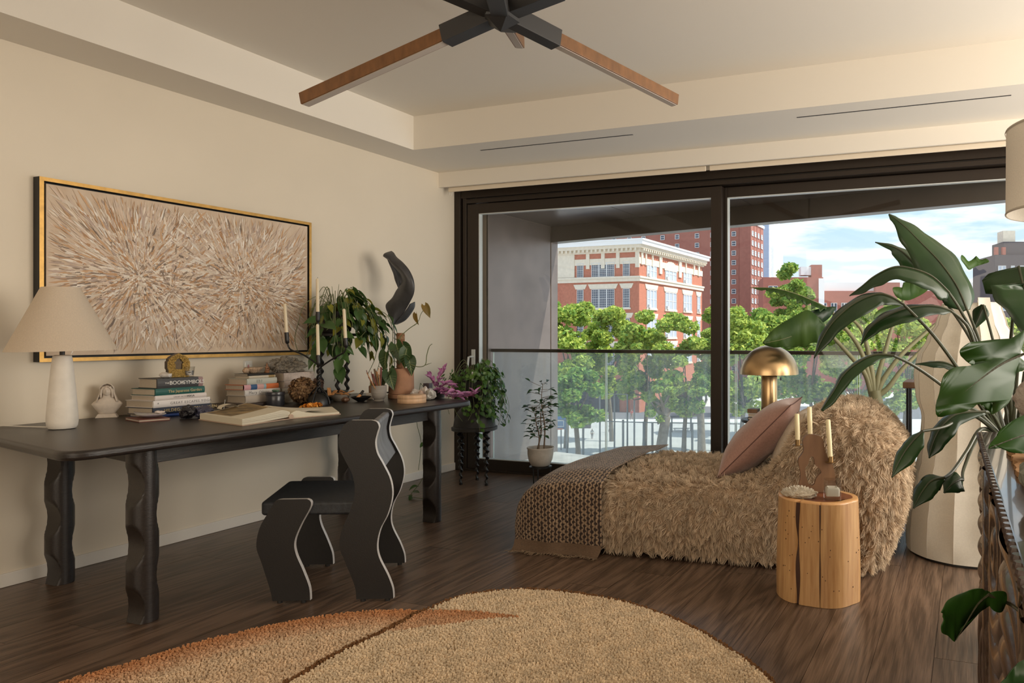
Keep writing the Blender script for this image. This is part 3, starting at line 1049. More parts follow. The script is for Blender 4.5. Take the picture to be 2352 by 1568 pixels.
M_skin = mat('skin', (0.36, 0.22, 0.15), 0.6)
def figure(name, label, m, shirt, legs_, walk=0.25, sc=1.0):
    p = far_thing(name, label, 'person', m @ Matrix.Scale(sc, 4))
    m2 = m @ Matrix.Scale(sc, 4)
    pel, chest, neck, head = (0, 0, 0.95), (0, 0, 1.30), (0, 0, 1.48), (0, 0, 1.62)
    body = [[(pel, 0.13), ((0, 0, 1.1), 0.12), (chest, 0.15), (neck, 0.055), (head, 0.095), ((0, 0, 1.70), 0.085)]]
    for s_ in (-1, 1):
        body.append([(chest, 0.15), ((0.19 * s_, 0, 1.40), 0.06), ((0.26 * s_, 0.06 * s_, 1.14), 0.045), ((0.27 * s_, -0.1 * s_ - 0.05, 0.92), 0.035), ((0.27 * s_, -0.12 * s_ - 0.06, 0.83), 0.035)])
        body.append([(pel, 0.13), ((0.1 * s_, 0, 0.88), 0.09), ((0.11 * s_, walk * 0.5 * s_, 0.50), 0.06), ((0.11 * s_, walk * s_, 0.08), 0.045), ((0.11 * s_, walk * s_ - 0.14, 0.04), 0.04)])
    skinned('body', body, M_skin, p, m2)
    sh = [[((0, 0, 0.98), 0.15), ((0, 0, 1.12), 0.14), (chest, 0.17), ((0, 0, 1.43), 0.08)]]
    for s_ in (-1, 1):
        sh.append([(chest, 0.17), ((0.20 * s_, 0, 1.39), 0.08), ((0.25 * s_, 0.05 * s_, 1.20), 0.065)])
    skinned('shirt', sh, shirt, p, m2)
    tr_ = []
    for s_ in (-1, 1):
        tr_.append([((0, 0, 0.96), 0.145), ((0.1 * s_, 0, 0.86), 0.105), ((0.11 * s_, walk * 0.5 * s_, 0.50), 0.08), ((0.11 * s_, walk * 0.95 * s_, 0.14), 0.065)])
    skinned('trousers', tr_, legs_, p, m2)
    skinned('hair', [[((0, 0.02, 1.64), 0.10), ((0, 0.02, 1.71), 0.09)]], M_slot, p, m2)
    return p
figure('person', 'person in a pale shirt standing on the bright court near the fence', frame_at(L(1360, 100), 100, GZ, 20), mat('shirt_pale', (0.55, 0.56, 0.60), 0.8), mat('trouser_grey', (0.2, 0.2, 0.22), 0.8), 0.05, 0.82)
figure('person', 'person in dark clothes walking across the court', frame_at(L(1401, 107), 107, GZ, 70), mat('shirt_dark', (0.12, 0.12, 0.13), 0.8), mat('trouser_dark', (0.06, 0.06, 0.08), 0.8), 0.30)
figure('person', 'person in a red top near the street behind the court', frame_at(L(1452, 124), 123, GZ, -30), mat('shirt_red', (0.5, 0.10, 0.09), 0.8), mat('trouser_tan', (0.3, 0.2, 0.15), 0.8), 0.15)

# ---------------------------------------------------------------- desk against the left wall
M_desk = mat('black_oak', (0.021, 0.016, 0.014), 0.34, var=0.35, vscale=30, stretch=(6, 0.5, 6), bump=0.12, bscale=60, bstretch=(8, 0.5, 8))
M_desk2 = mat('black_oak_rail', (0.030, 0.025, 0.022), 0.45, var=0.3, vscale=30, stretch=(6, 0.5, 6), bump=0.15, bscale=60, bstretch=(8, 0.5, 8))
M_blk = mat('black_paint', (0.010, 0.009, 0.0085), 0.42)
TZ = 0.783
desk = thing('writing_desk', 'long black wooden desk with scalloped round legs along the left wall', 'desk', (-3.77, 3.1, 0))
def rounded(poly, r, n=7):
    """rounded corners of a convex polygon (2-D)"""
    out = []
    L_ = len(poly)
    for i in range(L_):
        p, a, c = Vector(poly[i]), Vector(poly[i - 1]), Vector(poly[(i + 1) % L_])
        d1, d2 = (a - p).normalized(), (c - p).normalized()
        ang = d1.angle(d2)
        q = min(r / math.tan(ang / 2), 0.45 * min((a - p).length, (c - p).length))
        for k in range(n + 1):
            t = k / n
            out.append((p + d1 * q) * (1 - t) ** 2 + p * 2 * t * (1 - t) + (p + d2 * q) * t * t)
    return out
top = rounded([(-3.145, 1.755), (-3.145, 4.165), (-4.385, 4.43), (-4.385, 2.02)], 0.10)
B().prism([(p.x, p.y, TZ - 0.038) for p in top], (0, 0, 0.038)).obj('tabletop', M_desk, desk, True, bevel=0.014, seg=4, angle=60)
LEG = {'b': (-3.325, 2.145), 'a': (-4.215, 2.33), 'c': (-3.315, 3.95), 'd': (-4.215, 4.12)}
def leg_builder(cx, cy):
    r_ = 0.058
    rows = []
    for j in range(76):
        z = 0.001 + (TZ - 0.039) * j / 75
        row = []
        for i in range(40):
            a = 2 * math.pi * i / 40
            x, y = r_ * math.cos(a), r_ * math.sin(a)
            for sgn, z0 in ((-1, 0.065), (1, 0.195)):
                ph = (z - z0) / 0.261
                ph -= round(ph)
                d = 0.034 * max(0.0, 1 - (abs(ph) / 0.36) ** 2)
                lim = r_ - d - 0.10 * (x * x) ** 0.5 * 0.0
                if sgn * y > lim:
                    y = sgn * lim
            row.append((cx + x, cy + y, z))
        rows.append(row)
    b = B().grid(rows, True)
    n = 40
    b.f.append(tuple(reversed(range(n))))
    b.f.append(tuple(75 * n + i for i in range(n)))
    return b
for q in LEG.values():
    leg_builder(*q).obj('leg', M_desk, desk, True, angle=35)
def rail(p, q, w=0.024):
    P, Q = Vector((*p, 0)), Vector((*q, 0))
    d = (Q - P).normalized()
    n = Vector((-d.y, d.x, 0)) * w / 2
    o = [P + d * 0.05 - n, Q - d * 0.05 - n, Q - d * 0.05 + n, P + d * 0.05 + n]
    B().prism([(v.x, v.y, 0.668) for v in o], (0, 0, 0.078)).obj('apron', M_desk2, desk, bevel=0.002)
rail(LEG['b'], LEG['c'])
rail(LEG['a'], LEG['d'])
rail(LEG['b'], LEG['a'])
rail(LEG['c'], LEG['d'])

# ---------------------------------------------------------------- wavy chair
M_chair = mat('black_stain', (0.0095, 0.0078, 0.0072), 0.5, bump=0.05, bscale=200)
M_cedge = mat('pale_edge', (0.55, 0.52, 0.50), 0.35)
M_seat = mat('black_seat', (0.020, 0.023, 0.028), 0.55, var=0.4, vscale=30, stretch=(1, 4, 1), bump=0.12, bscale=120)
M_back = mat('grey_backrest', (0.16, 0.16, 0.17), 0.5, var=0.25, vscale=20, stretch=(1, 1, 0.15))
A0 = Vector((-2.976, 2.483, 0))
DU = Vector((0.9147, 0.4040, 0))
DN = Vector((-0.4040, 0.9147, 0))
def CH(u, v, z):
    """chair frame: u from front to back, v across (slightly skewed), z up"""
    return A0 + DU * (u - 0.2295 * v) + DN * v + Vector((0, 0, z))
chair = thing('wave_chair', 'black chair with four wavy cut-out side panels pulled up to the desk', 'chair', CH(0.25, 0.28, 0))
fl_ = [(0.0, 0.012), (-0.012, 0.068), (-0.048, 0.185), (-0.071, 0.261), (-0.057, 0.345), (-0.017, 0.418), (0.006, 0.458), (0.018, 0.470), (0.036, 0.474)]
fr_ = [(0.152, 0.474), (0.166, 0.466), (0.170, 0.450), (0.161, 0.424), (0.124, 0.355), (0.097, 0.283), (0.102, 0.226), (0.134, 0.148), (0.161, 0.072), (0.166, 0.012)]
bl_ = [(0.371, 0.012), (0.364, 0.074), (0.322, 0.182), (0.297, 0.254), (0.308, 0.334), (0.346, 0.423), (0.364, 0.502), (0.355, 0.580), (0.324, 0.643), (0.298, 0.700), (0.292, 0.748), (0.306, 0.792), (0.326, 0.820), (0.350, 0.832)]
br_ = [(0.438, 0.832), (0.462, 0.824), (0.472, 0.802), (0.465, 0.775), (0.456, 0.731), (0.464, 0.681), (0.490, 0.631), (0.523, 0.560), (0.532, 0.485), (0.512, 0.401), (0.478, 0.331), (0.464, 0.261), (0.473, 0.201), (0.511, 0.121), (0.533, 0.060), (0.537, 0.012)]
def outline(l, r_):
    a = smooth_path([Vector((p[0], p[1], 0)) for p in l], 5)
    c = smooth_path([Vector((p[0], p[1], 0)) for p in r_], 5)
    return [(p.x, p.y) for p in a] + [(p.x, p.y) for p in c]
def panel(name, o, v0, th=0.021):
    P = [CH(u, v0, z) for u, z in o]
    b = B().prism(P, DN * th)
    ob = b.obj(name, M_chair, chair)
    ob.data.materials.append(M_cedge)
    for i, f in enumerate(ob.data.polygons):
        f.material_index = 1 if len(f.vertices) == 4 else 0
    return ob
of, ob_ = outline(fl_, fr_), outline(bl_, br_)
for v0 in (0.0, 0.541):
    p1 = panel('front_leg', of, v0)
    p2 = panel('back_leg', ob_, v0)
    for p_, us in ((p1, (0.03, 0.135)), (p2, (0.40, 0.51))):
        for u in us:
            c = CH(u, v0 + 0.010, 0)
            B().lathe(c, [(0.011, 0.0005), (0.011, 0.0125)], 12).obj('glide', M_slot, p_)
so = rounded([(-0.060, 0.0), (0.40, 0.0), (0.40, 0.52), (-0.060, 0.52)], 0.03, 4)
B().prism([CH(p.x, 0.0215 + p.y, 0.394) for p in so], (0, 0, 0.062)).obj('seat', M_seat, chair, True, bevel=0.012, seg=3)
rows = []
for j in range(15):
    z = 0.60 + 0.215 * j / 14
    for (za, ua), (zb, ub) in zip([(p[1], p[0]) for p in br_[::-1]], [(p[1], p[0]) for p in br_[::-1]][1:]):
        if za <= z <= zb:
            u = ua + (ub - ua) * (z - za) / (zb - za)
    rows.append(u - 0.014)
b = B()
sec = [(u, 0.60 + 0.215 * j / 14) for j, u in enumerate(rows)]
sec = sec + [(u - 0.028, z) for u, z in reversed(sec)]
b.prism([CH(u, 0.021, z) for u, z in sec], CH(0, 0.541, 0) - CH(0, 0.021, 0))
b.obj('backrest', M_back, chair, True, bevel=0.004, angle=30)

# ---------------------------------------------------------------- framed abstract painting
PX = -4.347
M_gilt = mat('gilt', (0.62, 0.36, 0.10), 0.38, metal=0.55, var=0.15, vscale=30)
pt = thing('framed_painting', 'wide abstract painting of beige and brown brush bursts in a thin gold frame', 'painting', (-4.398, 3.13, 1.55))
y0, y1, z0, z1 = 2.316, 3.938, 1.087, 2.014
def ring(b, x0, x1, d0, d1):
    """rectangular ring between insets d0 and d1"""
    b.box(x0, x1, y0 + d0, y1 - d0, z1 - d1, z1 - d0)
    b.box(x0, x1, y0 + d0, y1 - d0, z0 + d0, z0 + d1)
    b.box(x0, x1, y0 + d0, y0 + d1, z0 + d1, z1 - d1)
    b.box(x0, x1, y1 - d1, y1 - d0, z0 + d1, z1 - d1)
    return b
ring(B(), WX + 0.001, PX - 0.002, 0.0, 0.020).obj('frame', mat('frame_black', (0.012, 0.011, 0.010), 0.5), pt)
ring(B(), PX - 0.002, PX, 0.0, 0.019).obj('gilt_edge', M_gilt, pt)
B().box(WX + 0.002, WX + 0.010, y0 + 0.01, y1 - 0.01, z0 + 0.01, z1 - 0.01).obj('backing', M_slot, pt)
M_canvas = mat('canvas_ground', (0.56, 0.42, 0.30), 0.7, col2=(0.66, 0.54, 0.42), vscale=5, stretch=(1, 1.5, 1), bump=0.1, bscale=300)
cv = B().box(WX + 0.010, PX - 0.005, y0 + 0.031, y1 - 0.031, z0 + 0.031, z1 - 0.031).obj('canvas', M_canvas, pt)
def strokes(n, seed=3):
    g = np.random.default_rng(seed)
    cy0, cy1, cz0, cz1 = y0 + 0.033, y1 - 0.033, z0 + 0.033, z1 - 0.033
    wy, wz = cy1 - cy0, cz1 - cz0
    cen = np.array([(0.28, 0.50), (0.68, 0.52), (0.80, 0.42), (0.40, 0.42)])
    pick = g.choice(4, n, p=(0.36, 0.34, 0.17, 0.13))
    ang = g.uniform(0, 2 * np.pi, n)
    rad = np.abs(g.normal(0, 0.27, n)) + 0.015
    u = cen[pick, 0] + rad * np.cos(ang) * 0.62
    w = cen[pick, 1] + rad * np.sin(ang) * 0.95
    L_ = g.uniform(0.02, 0.095, n) * (0.55 + 1.5 * rad)
    # direction follows the burst, bending towards the vertical away from the middle band
    dv = np.stack([np.cos(ang) * 0.62 * wy, np.sin(ang) * 0.95 * wz], 1)
    dv[:, 1] += np.sign(dv[:, 1]) * 0.25 * np.abs(w - 0.46)
    dv += g.normal(0, 0.07, (n, 2))
    dv /= np.linalg.norm(dv, axis=1)[:, None]
    py, pz = cy0 + u * wy, cz0 + w * wz
    wd = g.uniform(0.0015, 0.0065, n) * (0.6 + L_ * 6)
    nn = np.stack([-dv[:, 1], dv[:, 0]], 1)
    k_ = g.normal(0, 0.15, n)
    V = []
    for s_, ww in ((-0.5, 0.5), (0.0, 1.0), (0.5, 0.12)):
        cy = py + dv[:, 0] * L_ * s_ + nn[:, 0] * k_ * L_ * s_ * s_
        cz = pz + dv[:, 1] * L_ * s_ + nn[:, 1] * k_ * L_ * s_ * s_
        for sg in (-1, 1):
            V.append(np.stack([cy + nn[:, 0] * wd * ww * sg, cz + nn[:, 1] * wd * ww * sg], 1))
    V = np.stack(V, 1)                       # n, 6, 2
    ok = (V[:, :, 0].min(1) > cy0) & (V[:, :, 0].max(1) < cy1) & (V[:, :, 1].min(1) > cz0) & (V[:, :, 1].max(1) < cz1)
    h = PX - 0.0048 + np.arange(n) / n * 0.0026
    X = np.repeat(h[:, None, None], 6, 1)
    X[:, 2:4] += 0.0006
    V3 = np.concatenate([X, V], 2)[ok]
    m = len(V3)
    F = np.array([(0, 1, 3, 2), (2, 3, 5, 4)])
    F = (np.arange(m)[:, None, None] * 6 + F[None]).reshape(-1, 4)
    pal = np.array([(0.60, 0.46, 0.34), (0.72, 0.62, 0.51), (0.44, 0.25, 0.13), (0.55, 0.34, 0.19), (0.30, 0.22, 0.16), (0.21, 0.155, 0.12), (0.78, 0.71, 0.63), (0.46, 0.35, 0.29), (0.63, 0.50, 0.40)])
    uu, rr2 = u[ok], rad[ok]
    band = np.exp(-((w[ok] - 0.46) / 0.20) ** 2)
    pr = np.stack([1.4 - 0.7 * band, 1.0 + 0 * band, 0.30 + 0.35 * band, 0.5 + 0 * band, 0.10 + 0.75 * band, 0.02 + 0.5 * band, 0.6 + 0 * band, 0.5 + 0 * band, 1.4 - 0.6 * band], 1)
    pr /= pr.sum(1)[:, None]
    ci = (pr.cumsum(1) > g.random(m)[:, None]).argmax(1)
    C = pal[ci] * g.uniform(0.88, 1.10, (m, 1))
    npmesh('brush_strokes', V3.reshape(-1, 3), F, tintmat('oil_paint', 0.5), pt, cols=np.repeat(C, 6, 0), kind='stuff')
strokes(26000)

# ---------------------------------------------------------------- things on the desk
CAMDIR = lambda p: (Vector((0, 0, 0)) - Vector((p[0], p[1], 0))).normalized()

# table lamp
M_cer = mat('white_ceramic', (0.74, 0.69, 0.62), 0.55, var=0.05, vscale=20, bump=0.05, bscale=150)
M_linen = mat('linen_shade', (0.78, 0.68, 0.56), 0.85, var=0.05, vscale=200, trans=0.35, bump=0.05, bscale=500)
lx, ly = -3.992, 2.217
tl = thing('table_lamp', 'white ceramic table lamp with a wide cone linen shade on the desk', 'lamp', (lx, ly, TZ))
B().lathe((lx, ly, TZ), [(0.040, 0.0005), (0.050, 0.003), (0.057, 0.015), (0.0595, 0.035), (0.0585, 0.07), (0.052, 0.16), (0.044, 0.26), (0.037, 0.33), (0.0345, 0.342), (0.028, 0.346)], 48).obj('base', M_cer, tl, True)
B().lathe((lx, ly, TZ + 0.345), [(0.010, 0), (0.010, 0.035), (0.014, 0.037), (0.014, 0.075)], 16).obj('neck', M_blk, tl, True)
tilt = Matrix.Rotation(R(1.2), 3, CAMDIR((lx, ly)))
sh = B()
sh.lathe((lx, ly, TZ + 0.366), [(0.206, 0), (0.071, 0.297), (0.069, 0.297), (0.204, 0.0)], 64, tilt, cap=False)
sh.obj('shade', M_linen, tl, True, angle=60)
B().tube([(lx - 0.03, ly - 0.02, TZ + 0.008), (-4.20, 2.19, TZ + 0.004), (-4.33, 2.13, TZ + 0.012), (-4.39, 2.06, TZ + 0.02)], 0.003, 6).obj('cord', M_cer, tl, True)

# plaster bust
def bust():
    bx, by = -4.315, 2.604
    o = thing('plaster_bust', 'small white plaster bust of a veiled woman beside the white lamp', 'bust', (bx, by, TZ))
    M_pl = mat('plaster', (0.66, 0.58, 0.50), 0.75, var=0.06, vscale=60)
    f = Vector((0.78, -0.62, 0)).normalized()
    s_ = Vector((-f.y, f.x, 0))
    if s_.dot(Vector((0.938, 0.347, 0))) < 0:
        s_ = -s_
    def P(a, d, z):
        return Vector((bx, by, TZ)) + s_ * a + f * d + Vector((0, 0, z))
    B().add([P(-.048, -.03, .0005), P(.048, -.03, .0005), P(.048, .03, .0005), P(-.048, .03, .0005), P(-.037, -.022, .021), P(.037, -.022, .021), P(.037, .022, .021), P(-.037, .022, .021)],
            [(0, 3, 2, 1), (4, 5, 6, 7), (0, 1, 5, 4), (1, 2, 6, 5), (2, 3, 7, 6), (3, 0, 4, 7)]).obj('plinth', M_pl, o, bevel=0.002)
    prof = [(0.021, .036, .020, 0), (0.026, .036, .021, 0), (0.045, .050, .027, 0), (0.068, .064, .030, 0.001), (0.074, .066, .029, 0.0), (0.086, .056, .027, -.002), (0.098, .040, .024, -.003), (0.108, .028, .021, -.003), (0.118, .022, .019, -.002), (0.126, .021, .019, 0)]
    rows = [[P(a * math.cos(t), d + c * math.sin(t), z) for t in [2 * math.pi * i / 28 for i in range(28)]] for z, a, c, d in prof]
    rows = []
    for z, a, c, d in prof:
        rows.append([P(a * math.cos(2 * math.pi * i / 28), d + c * math.sin(2 * math.pi * i / 28), z) for i in range(28)])
    b = B().grid(rows, True)
    b.f.append(tuple(range(27, -1, -1)))
    # head with a face: ellipsoid with nose, brow, eye sockets, lips, chin
    hz = 0.142
    rows = []
    for j in range(25):
        lat = -math.pi / 2 + math.pi * j / 24
        row = []
        for i in range(40):
            lon = 2 * math.pi * i / 40
            a, d, z = math.cos(lat) * math.cos(lon), math.cos(lat) * math.sin(lon), math.sin(lat)
            bump_ = 0.0
            if d > 0:
                def gs(ca, cz, ra, rz, h):
                    return h * math.exp(-((a - ca) / ra) ** 2 - ((z - cz) / rz) ** 2)
                bump_ = gs(0, -.05, .10, .22, .20) - gs(.30, .12, .15, .12, .13) - gs(-.30, .12, .15, .12, .13) + gs(0, -.42, .22, .07, .09) + gs(0, -.72, .2, .13, .08) + gs(.3, .28, .25, .06, .05) + gs(-.3, .28, .25, .06, .05)
            row.append(P(a * 0.0215, 0.004 + d * 0.0235 + bump_ * 0.026, hz + z * 0.030))
        rows.append(row)
    b.grid(rows, True)
    b.obj('figure', M_pl, o, True, angle=180)
    # veil: a hood open to the front, falling onto the shoulders
    rows = []
    for j in range(16):
        t = j / 15
        z = 0.182 - 0.098 * t ** 1.3
        w_ = 0.0015 + 0.031 * min(1, (t * 3.2)) ** 0.5 + 0.022 * max(0, t - 0.55) ** 1.2 * 2
        row = []
        for i in range(21):
            a = math.pi * (-0.16 + 1.32 * i / 20)
            k2 = 1.0 + 0.05 * math.sin(i * 1.9)
            row.append(P(w_ * math.cos(a) * k2, -0.004 - w_ * 0.95 * math.sin(a) * k2 + (0.012 if t < .35 else 0.004), z))
        rows.append(row)
    v = B().grid(rows).obj('veil', M_pl, o, True, angle=180)
    so_ = v.modifiers.new('thick', 'SOLIDIFY')
    so_.thickness = 0.003
    hb = B()
    for s2 in (-1, 1):
        for q in range(3):
            hb.tube([P(s2 * (.008 + .004 * q), .024 - .004 * q, .166), P(s2 * (.021 + .002 * q), .018 - .006 * q, .150), P(s2 * (.024 + .001 * q), .015 - .006 * q, .128), P(s2 * (.023 + .003 * q), .020 - .004 * q, .108)], [.003, .005, .005, .002], 8)
    hb.obj('hair', M_pl, o, True)
bust()

# books
M_page = mat('page_block', (0.58, 0.50, 0.40), 0.8, var=0.12, vscale=60, stretch=(1, 1, 20), bump=0.2, bscale=40, bstretch=(1, 1, 60))
RT = Matrix(((0, 0, 1), (1, 0, 0), (0, 1, 0)))       # text runs along +y, up is +z, faces +x
def book(label, x, ya, yb, z0, z1, depth, cover, group, words=(), rot=0.0, hard=True, blocks=(), ink=None):
    """flat lying book, spine on the plane x facing the room, from ya to yb"""
    o = thing('book', label, 'book', (x, (ya + yb) / 2, z0), rot, group)
    m = wm(o)
    h, w = z1 - z0 - 0.0006, (yb - ya) / 2
    c = 0.003 if hard else 0.0012
    b = B(m)
    b.box(-depth, 0, -w, w, 0, c).box(-depth, 0, -w, w, h - c, h)
    n = 5
    sp = [(-0.006, 0), (0.0, 0), (0.0035, h * .25), (0.0045, h * .5), (0.0035, h * .75), (0.0, h), (-0.006, h)]
    b.prism([(p, -w, q) for p, q in sp], (0, 2 * w, 0))
    b.obj('cover', cover, o)
    B(m).box(-depth + 0.004, -0.004, -w + 0.004, w - 0.004, c, h - c).obj('pages', M_page, o, fix=False)
    for a0, a1, mm in blocks:
        B(m).prism([(p + 0.0004, -w + 2 * w * a0, q) for p, q in sp], (0, 2 * w * (a1 - a0), 0)).obj('spine_colour', mm, o)
    for txt, size, pos, mm, kw in words:
        mt_ = m.to_3x3() @ RT
        lettering(txt, size, m @ Vector((0.0050, -w + 2 * w * pos, h * 0.5)), mt_, mm, o, 'lettering', **kw)
    return o
def cov(name, c, rough=0.5):
    return mat('cover_' + name, c, rough)
W_ = mat('ink_white', (0.75, 0.73, 0.70), 0.6)
K_ = mat('ink_black', (0.03, 0.03, 0.03), 0.6)
G_ = mat('ink_gold', (0.55, 0.42, 0.20), 0.5)
GR_ = mat('ink_grey', (0.22, 0.21, 0.21), 0.6)
SG = 'art books stacked behind the shell dish'
xs = -4.05
book('thin blue book at the very bottom of the left stack, beneath the navy book', xs + 0.01, 2.68, 2.99, 0.7835, 0.799, 0.22, cov('blue', (0.02, 0.06, 0.25)), SG, hard=False)
book('navy book with gold lettering near the bottom of the left stack', xs, 2.664, 2.985, 0.799, 0.836, 0.20, cov('navy', (0.022, 0.030, 0.055)), SG, [('HILDEGARD VON BINGEN', 0.024, 0.17, G_, {'space': 1.05})])
book('white book lettered about yoga escapes, thickest white one in the left stack', xs, 2.666, 2.976, 0.836, 0.874, 0.22, cov('white', (0.72, 0.68, 0.66)), SG, [('GREAT ESCAPES YOGA', 0.0185, 0.28, GR_, {'space': 1.25}), ('*', 0.02, 0.06, GR_, {})])
book('thinner pale book lettered about yoga retreats, under the green book', xs, 2.674, 2.955, 0.874, 0.900, 0.19, cov('pale', (0.70, 0.63, 0.60)), SG, [('GREAT RETREATS', 0.0105, 0.34, GR_, {'space': 1.2}), ('YOGA', 0.0150, 0.60, K_, {})])
book('deep green hardback about Japanese gardens in the left stack', xs, 2.677, 2.945, 0.900, 0.937, 0.19, cov('green', (0.018, 0.10, 0.085)), SG, [('The Japanese Garden', 0.0215, 0.24, G_, {})])
book('charcoal book of symbols on top of the left stack', xs, 2.690, 2.930, 0.937, 0.990, 0.16, cov('charcoal', (0.045, 0.044, 0.047)), SG, [('THE', 0.012, 0.155, W_, {}), ('BOOK', 0.029, 0.25, W_, {'space': .95}), ('OF', 0.012, 0.475, W_, {}), ('SYMBOLS', 0.029, 0.545, W_, {'space': .95})], rot=R(-3), blocks=((0.9, 1.0, cov('rose', (0.28, 0.18, 0.18))),))
SG2 = 'poetry and art books stacked behind the black tin'
xs = -4.15
M_cr = cov('cream', (0.60, 0.53, 0.42))
book('flat dark book at the bottom of the middle stack behind the open book', xs + 0.03, 3.20, 3.50, 0.7835, 0.806, 0.22, cov('umber', (0.05, 0.035, 0.03)), SG2)
book('beige book with a brown back cover, below the white poetry book', xs, 3.275, 3.52, 0.806, 0.850, 0.16, cov('beige', (0.46, 0.40, 0.34)), SG2)
book('white poetry book lettered with a name, beneath the striped book', xs, 3.270, 3.515, 0.850, 0.886, 0.16, cov('offwhite', (0.62, 0.59, 0.56)), SG2, [('Mary Oliver', 0.025, 0.10, GR_, {'space': 1.15})])
book('book with a pink, blue and orange striped spine', xs, 3.264, 3.505, 0.886, 0.918, 0.16, cov('orange', (0.60, 0.16, 0.05)), SG2, blocks=((0.0, 0.19, cov('pink', (0.62, 0.33, 0.36))), (0.19, 0.37, cov('blue2', (0.04, 0.10, 0.22))), (0.37, 0.56, cov('pink2', (0.60, 0.36, 0.34))), (0.56, 0.63, cov('teal', (0.28, 0.40, 0.45)))))
o = book('grey green book with brush script on its spine', xs, 3.285, 3.492, 0.918, 0.955, 0.16, cov('sage', (0.50, 0.51, 0.45)), SG2)
sb = B()
for k_ in range(3):
    yy = 3.345 + k_ * 0.015
    for q in range(3):
        sb.tube([(xs + 0.0052, yy + rnd.uniform(0, .004), 0.930 + .007 * q), (xs + 0.0054, yy + 0.008 + rnd.uniform(0, .004), 0.931 + .006 * q)], 0.0009, 4)
sb.obj('brush_script', K_, o)
book('small cream paperback near the top of the middle stack', xs, 3.297, 3.480, 0.955, 0.972, 0.12, M_cr, SG2, blocks=((0.74, 0.97, cov('ochre', (0.33, 0.23, 0.10))),), hard=False)
book('thin black notebook on top of the middle stack', xs, 3.294, 3.477, 0.972, 0.984, 0.12, cov('black', (0.02, 0.019, 0.018)), SG2, hard=False)
SG3 = 'linen bound books stacked under the grey rock'
xs = -4.16
M_lin = mat('cover_linen', (0.56, 0.47, 0.42), 0.85, var=0.12, vscale=60, bump=0.2, bscale=300)
book('pale linen book at the bottom of the right stack behind the dried flower', xs, 3.54, 3.79, 0.7835, 0.842, 0.10, M_cr, SG3)
book('second pale book up in the right stack behind the dried flower', xs, 3.54, 3.79, 0.842, 0.880, 0.10, cov('putty', (0.50, 0.45, 0.38)), SG3)
book('greyish linen book just below the topmost one of the right stack', xs, 3.557, 3.80, 0.880, 0.924, 0.10, M_lin, SG3)
book('thick pinkish linen book on top of the right stack, holding the rock', xs, 3.552, 3.79, 0.924, 0.978, 0.10, M_lin, SG3)

def rocky(name, c, r, material, parent=None, amp=0.25, freq=9.0, seed=0, sub=4, squash=None):
    """displaced sphere"""
    bm = bmesh.new()
    bmesh.ops.create_icosphere(bm, subdivisions=sub, radius=1)
    off = Vector((seed * 3.1, seed * 1.7, seed))
    for v in bm.verts:
        p = v.co.copy()
        n1 = noise.noise(p * freq * 0.35 + off)
        n2 = abs(noise.noise(p * freq + off))
        q = p * (1 + amp * n1 + amp * 0.7 * n2)
        if squash:
            q.z = max(q.z, squash)
        v.co = Vector((c[0] + q.x * r[0], c[1] + q.y * r[1], c[2] + q.z * r[2]))
    me = bpy.data.meshes.new(name)
    inv = wm(parent).inverted() if parent else Matrix.Identity(4)
    for v in bm.verts:
        v.co = inv @ v.co
    bm.to_mesh(me)
    bm.free()
    me.materials.append(material)
    return link(name, me, parent, wm(parent) if parent else None)

# gilded shrine box, cup and crystal on the left stack
SX, SY, SZ = -4.125, 2.845, 0.990
sq = thing('gilded_shrine_box', 'small bronze shrine box with an ornate gilded arched front on the left book stack', 'shrine', (SX, SY, SZ))
M_brz = mat('old_bronze', (0.09, 0.065, 0.04), 0.5, metal=0.5, var=0.3, vscale=40)
M_orn = mat('ornate_gold', (0.50, 0.33, 0.10), 0.35, metal=0.7, var=0.35, vscale=150, bump=1.0, bscale=180)
f = Vector((0.93, -0.36, 0)).normalized()
s_ = Vector((0.36, 0.93, 0)).normalized()
def SP(a, d, z):
    return Vector((SX, SY, SZ)) + s_ * a + f * d + Vector((0, 0, z))
arch = [(-.047, 0.0005), (-.047, .040), (-.052, .048), (-.052, .085), (-.046, .092), (-.046, .100), (-.036, .112), (-.024, .120), (-.010, .127), (0, .133), (.010, .127), (.024, .120), (.036, .112), (.046, .100), (.046, .092), (.052, .085), (.052, .048), (.047, .040), (.047, .0005)]
B().prism([SP(a, -.03, z) for a, z in arch], f * 0.055).obj('case', M_brz, sq)
fr = B()
inner = [(-.016, .045), (-.016, .075), (-.020, .075), (-.020, .086), (-.013, .088), (-.012, .097), (0, .106), (.012, .097), (.013, .088), (.020, .086), (.020, .075), (.016, .075), (.016, .045)]
oo = [Vector((a, z, 0)) for a, z in arch]
n = 48
def resample(P, n):
    Ls = [0]
    for a, c in zip(P, P[1:]):
        Ls.append(Ls[-1] + (c - a).length)
    out = []
    for k_ in range(n):
        t = Ls[-1] * k_ / (n - 1)
        j = max(i for i in range(len(P)) if Ls[i] <= t + 1e-9)
        j = min(j, len(P) - 2)
        out.append(P[j].lerp(P[j + 1], (t - Ls[j]) / max(1e-9, Ls[j + 1] - Ls[j])))
    return out
oi_, ii_ = resample(oo, n), resample([Vector((a, z, 0)) for a, z in inner], n)
fr.grid([[SP(p.x, .025, p.y) for p in oi_], [SP(p.x, .033, p.y) for p in oi_], [SP(p.x, .033, p.y) for p in ii_], [SP(p.x, .026, p.y) for p in ii_]])
fr.grid([[SP(-.047, .033, .0005), SP(.047, .033, .0005)], [SP(-.016, .033, .045), SP(.016, .033, .045)]])
fr.obj('gilded_front', M_orn, sq)
b = B()
for i in range(3, n - 3, 2):
    p = oi_[i].lerp(ii_[i], 0.4 + 0.2 * (i % 4 == 1))
    b.ball(SP(p.x, .033, p.y), 0.0045, 8, 6)
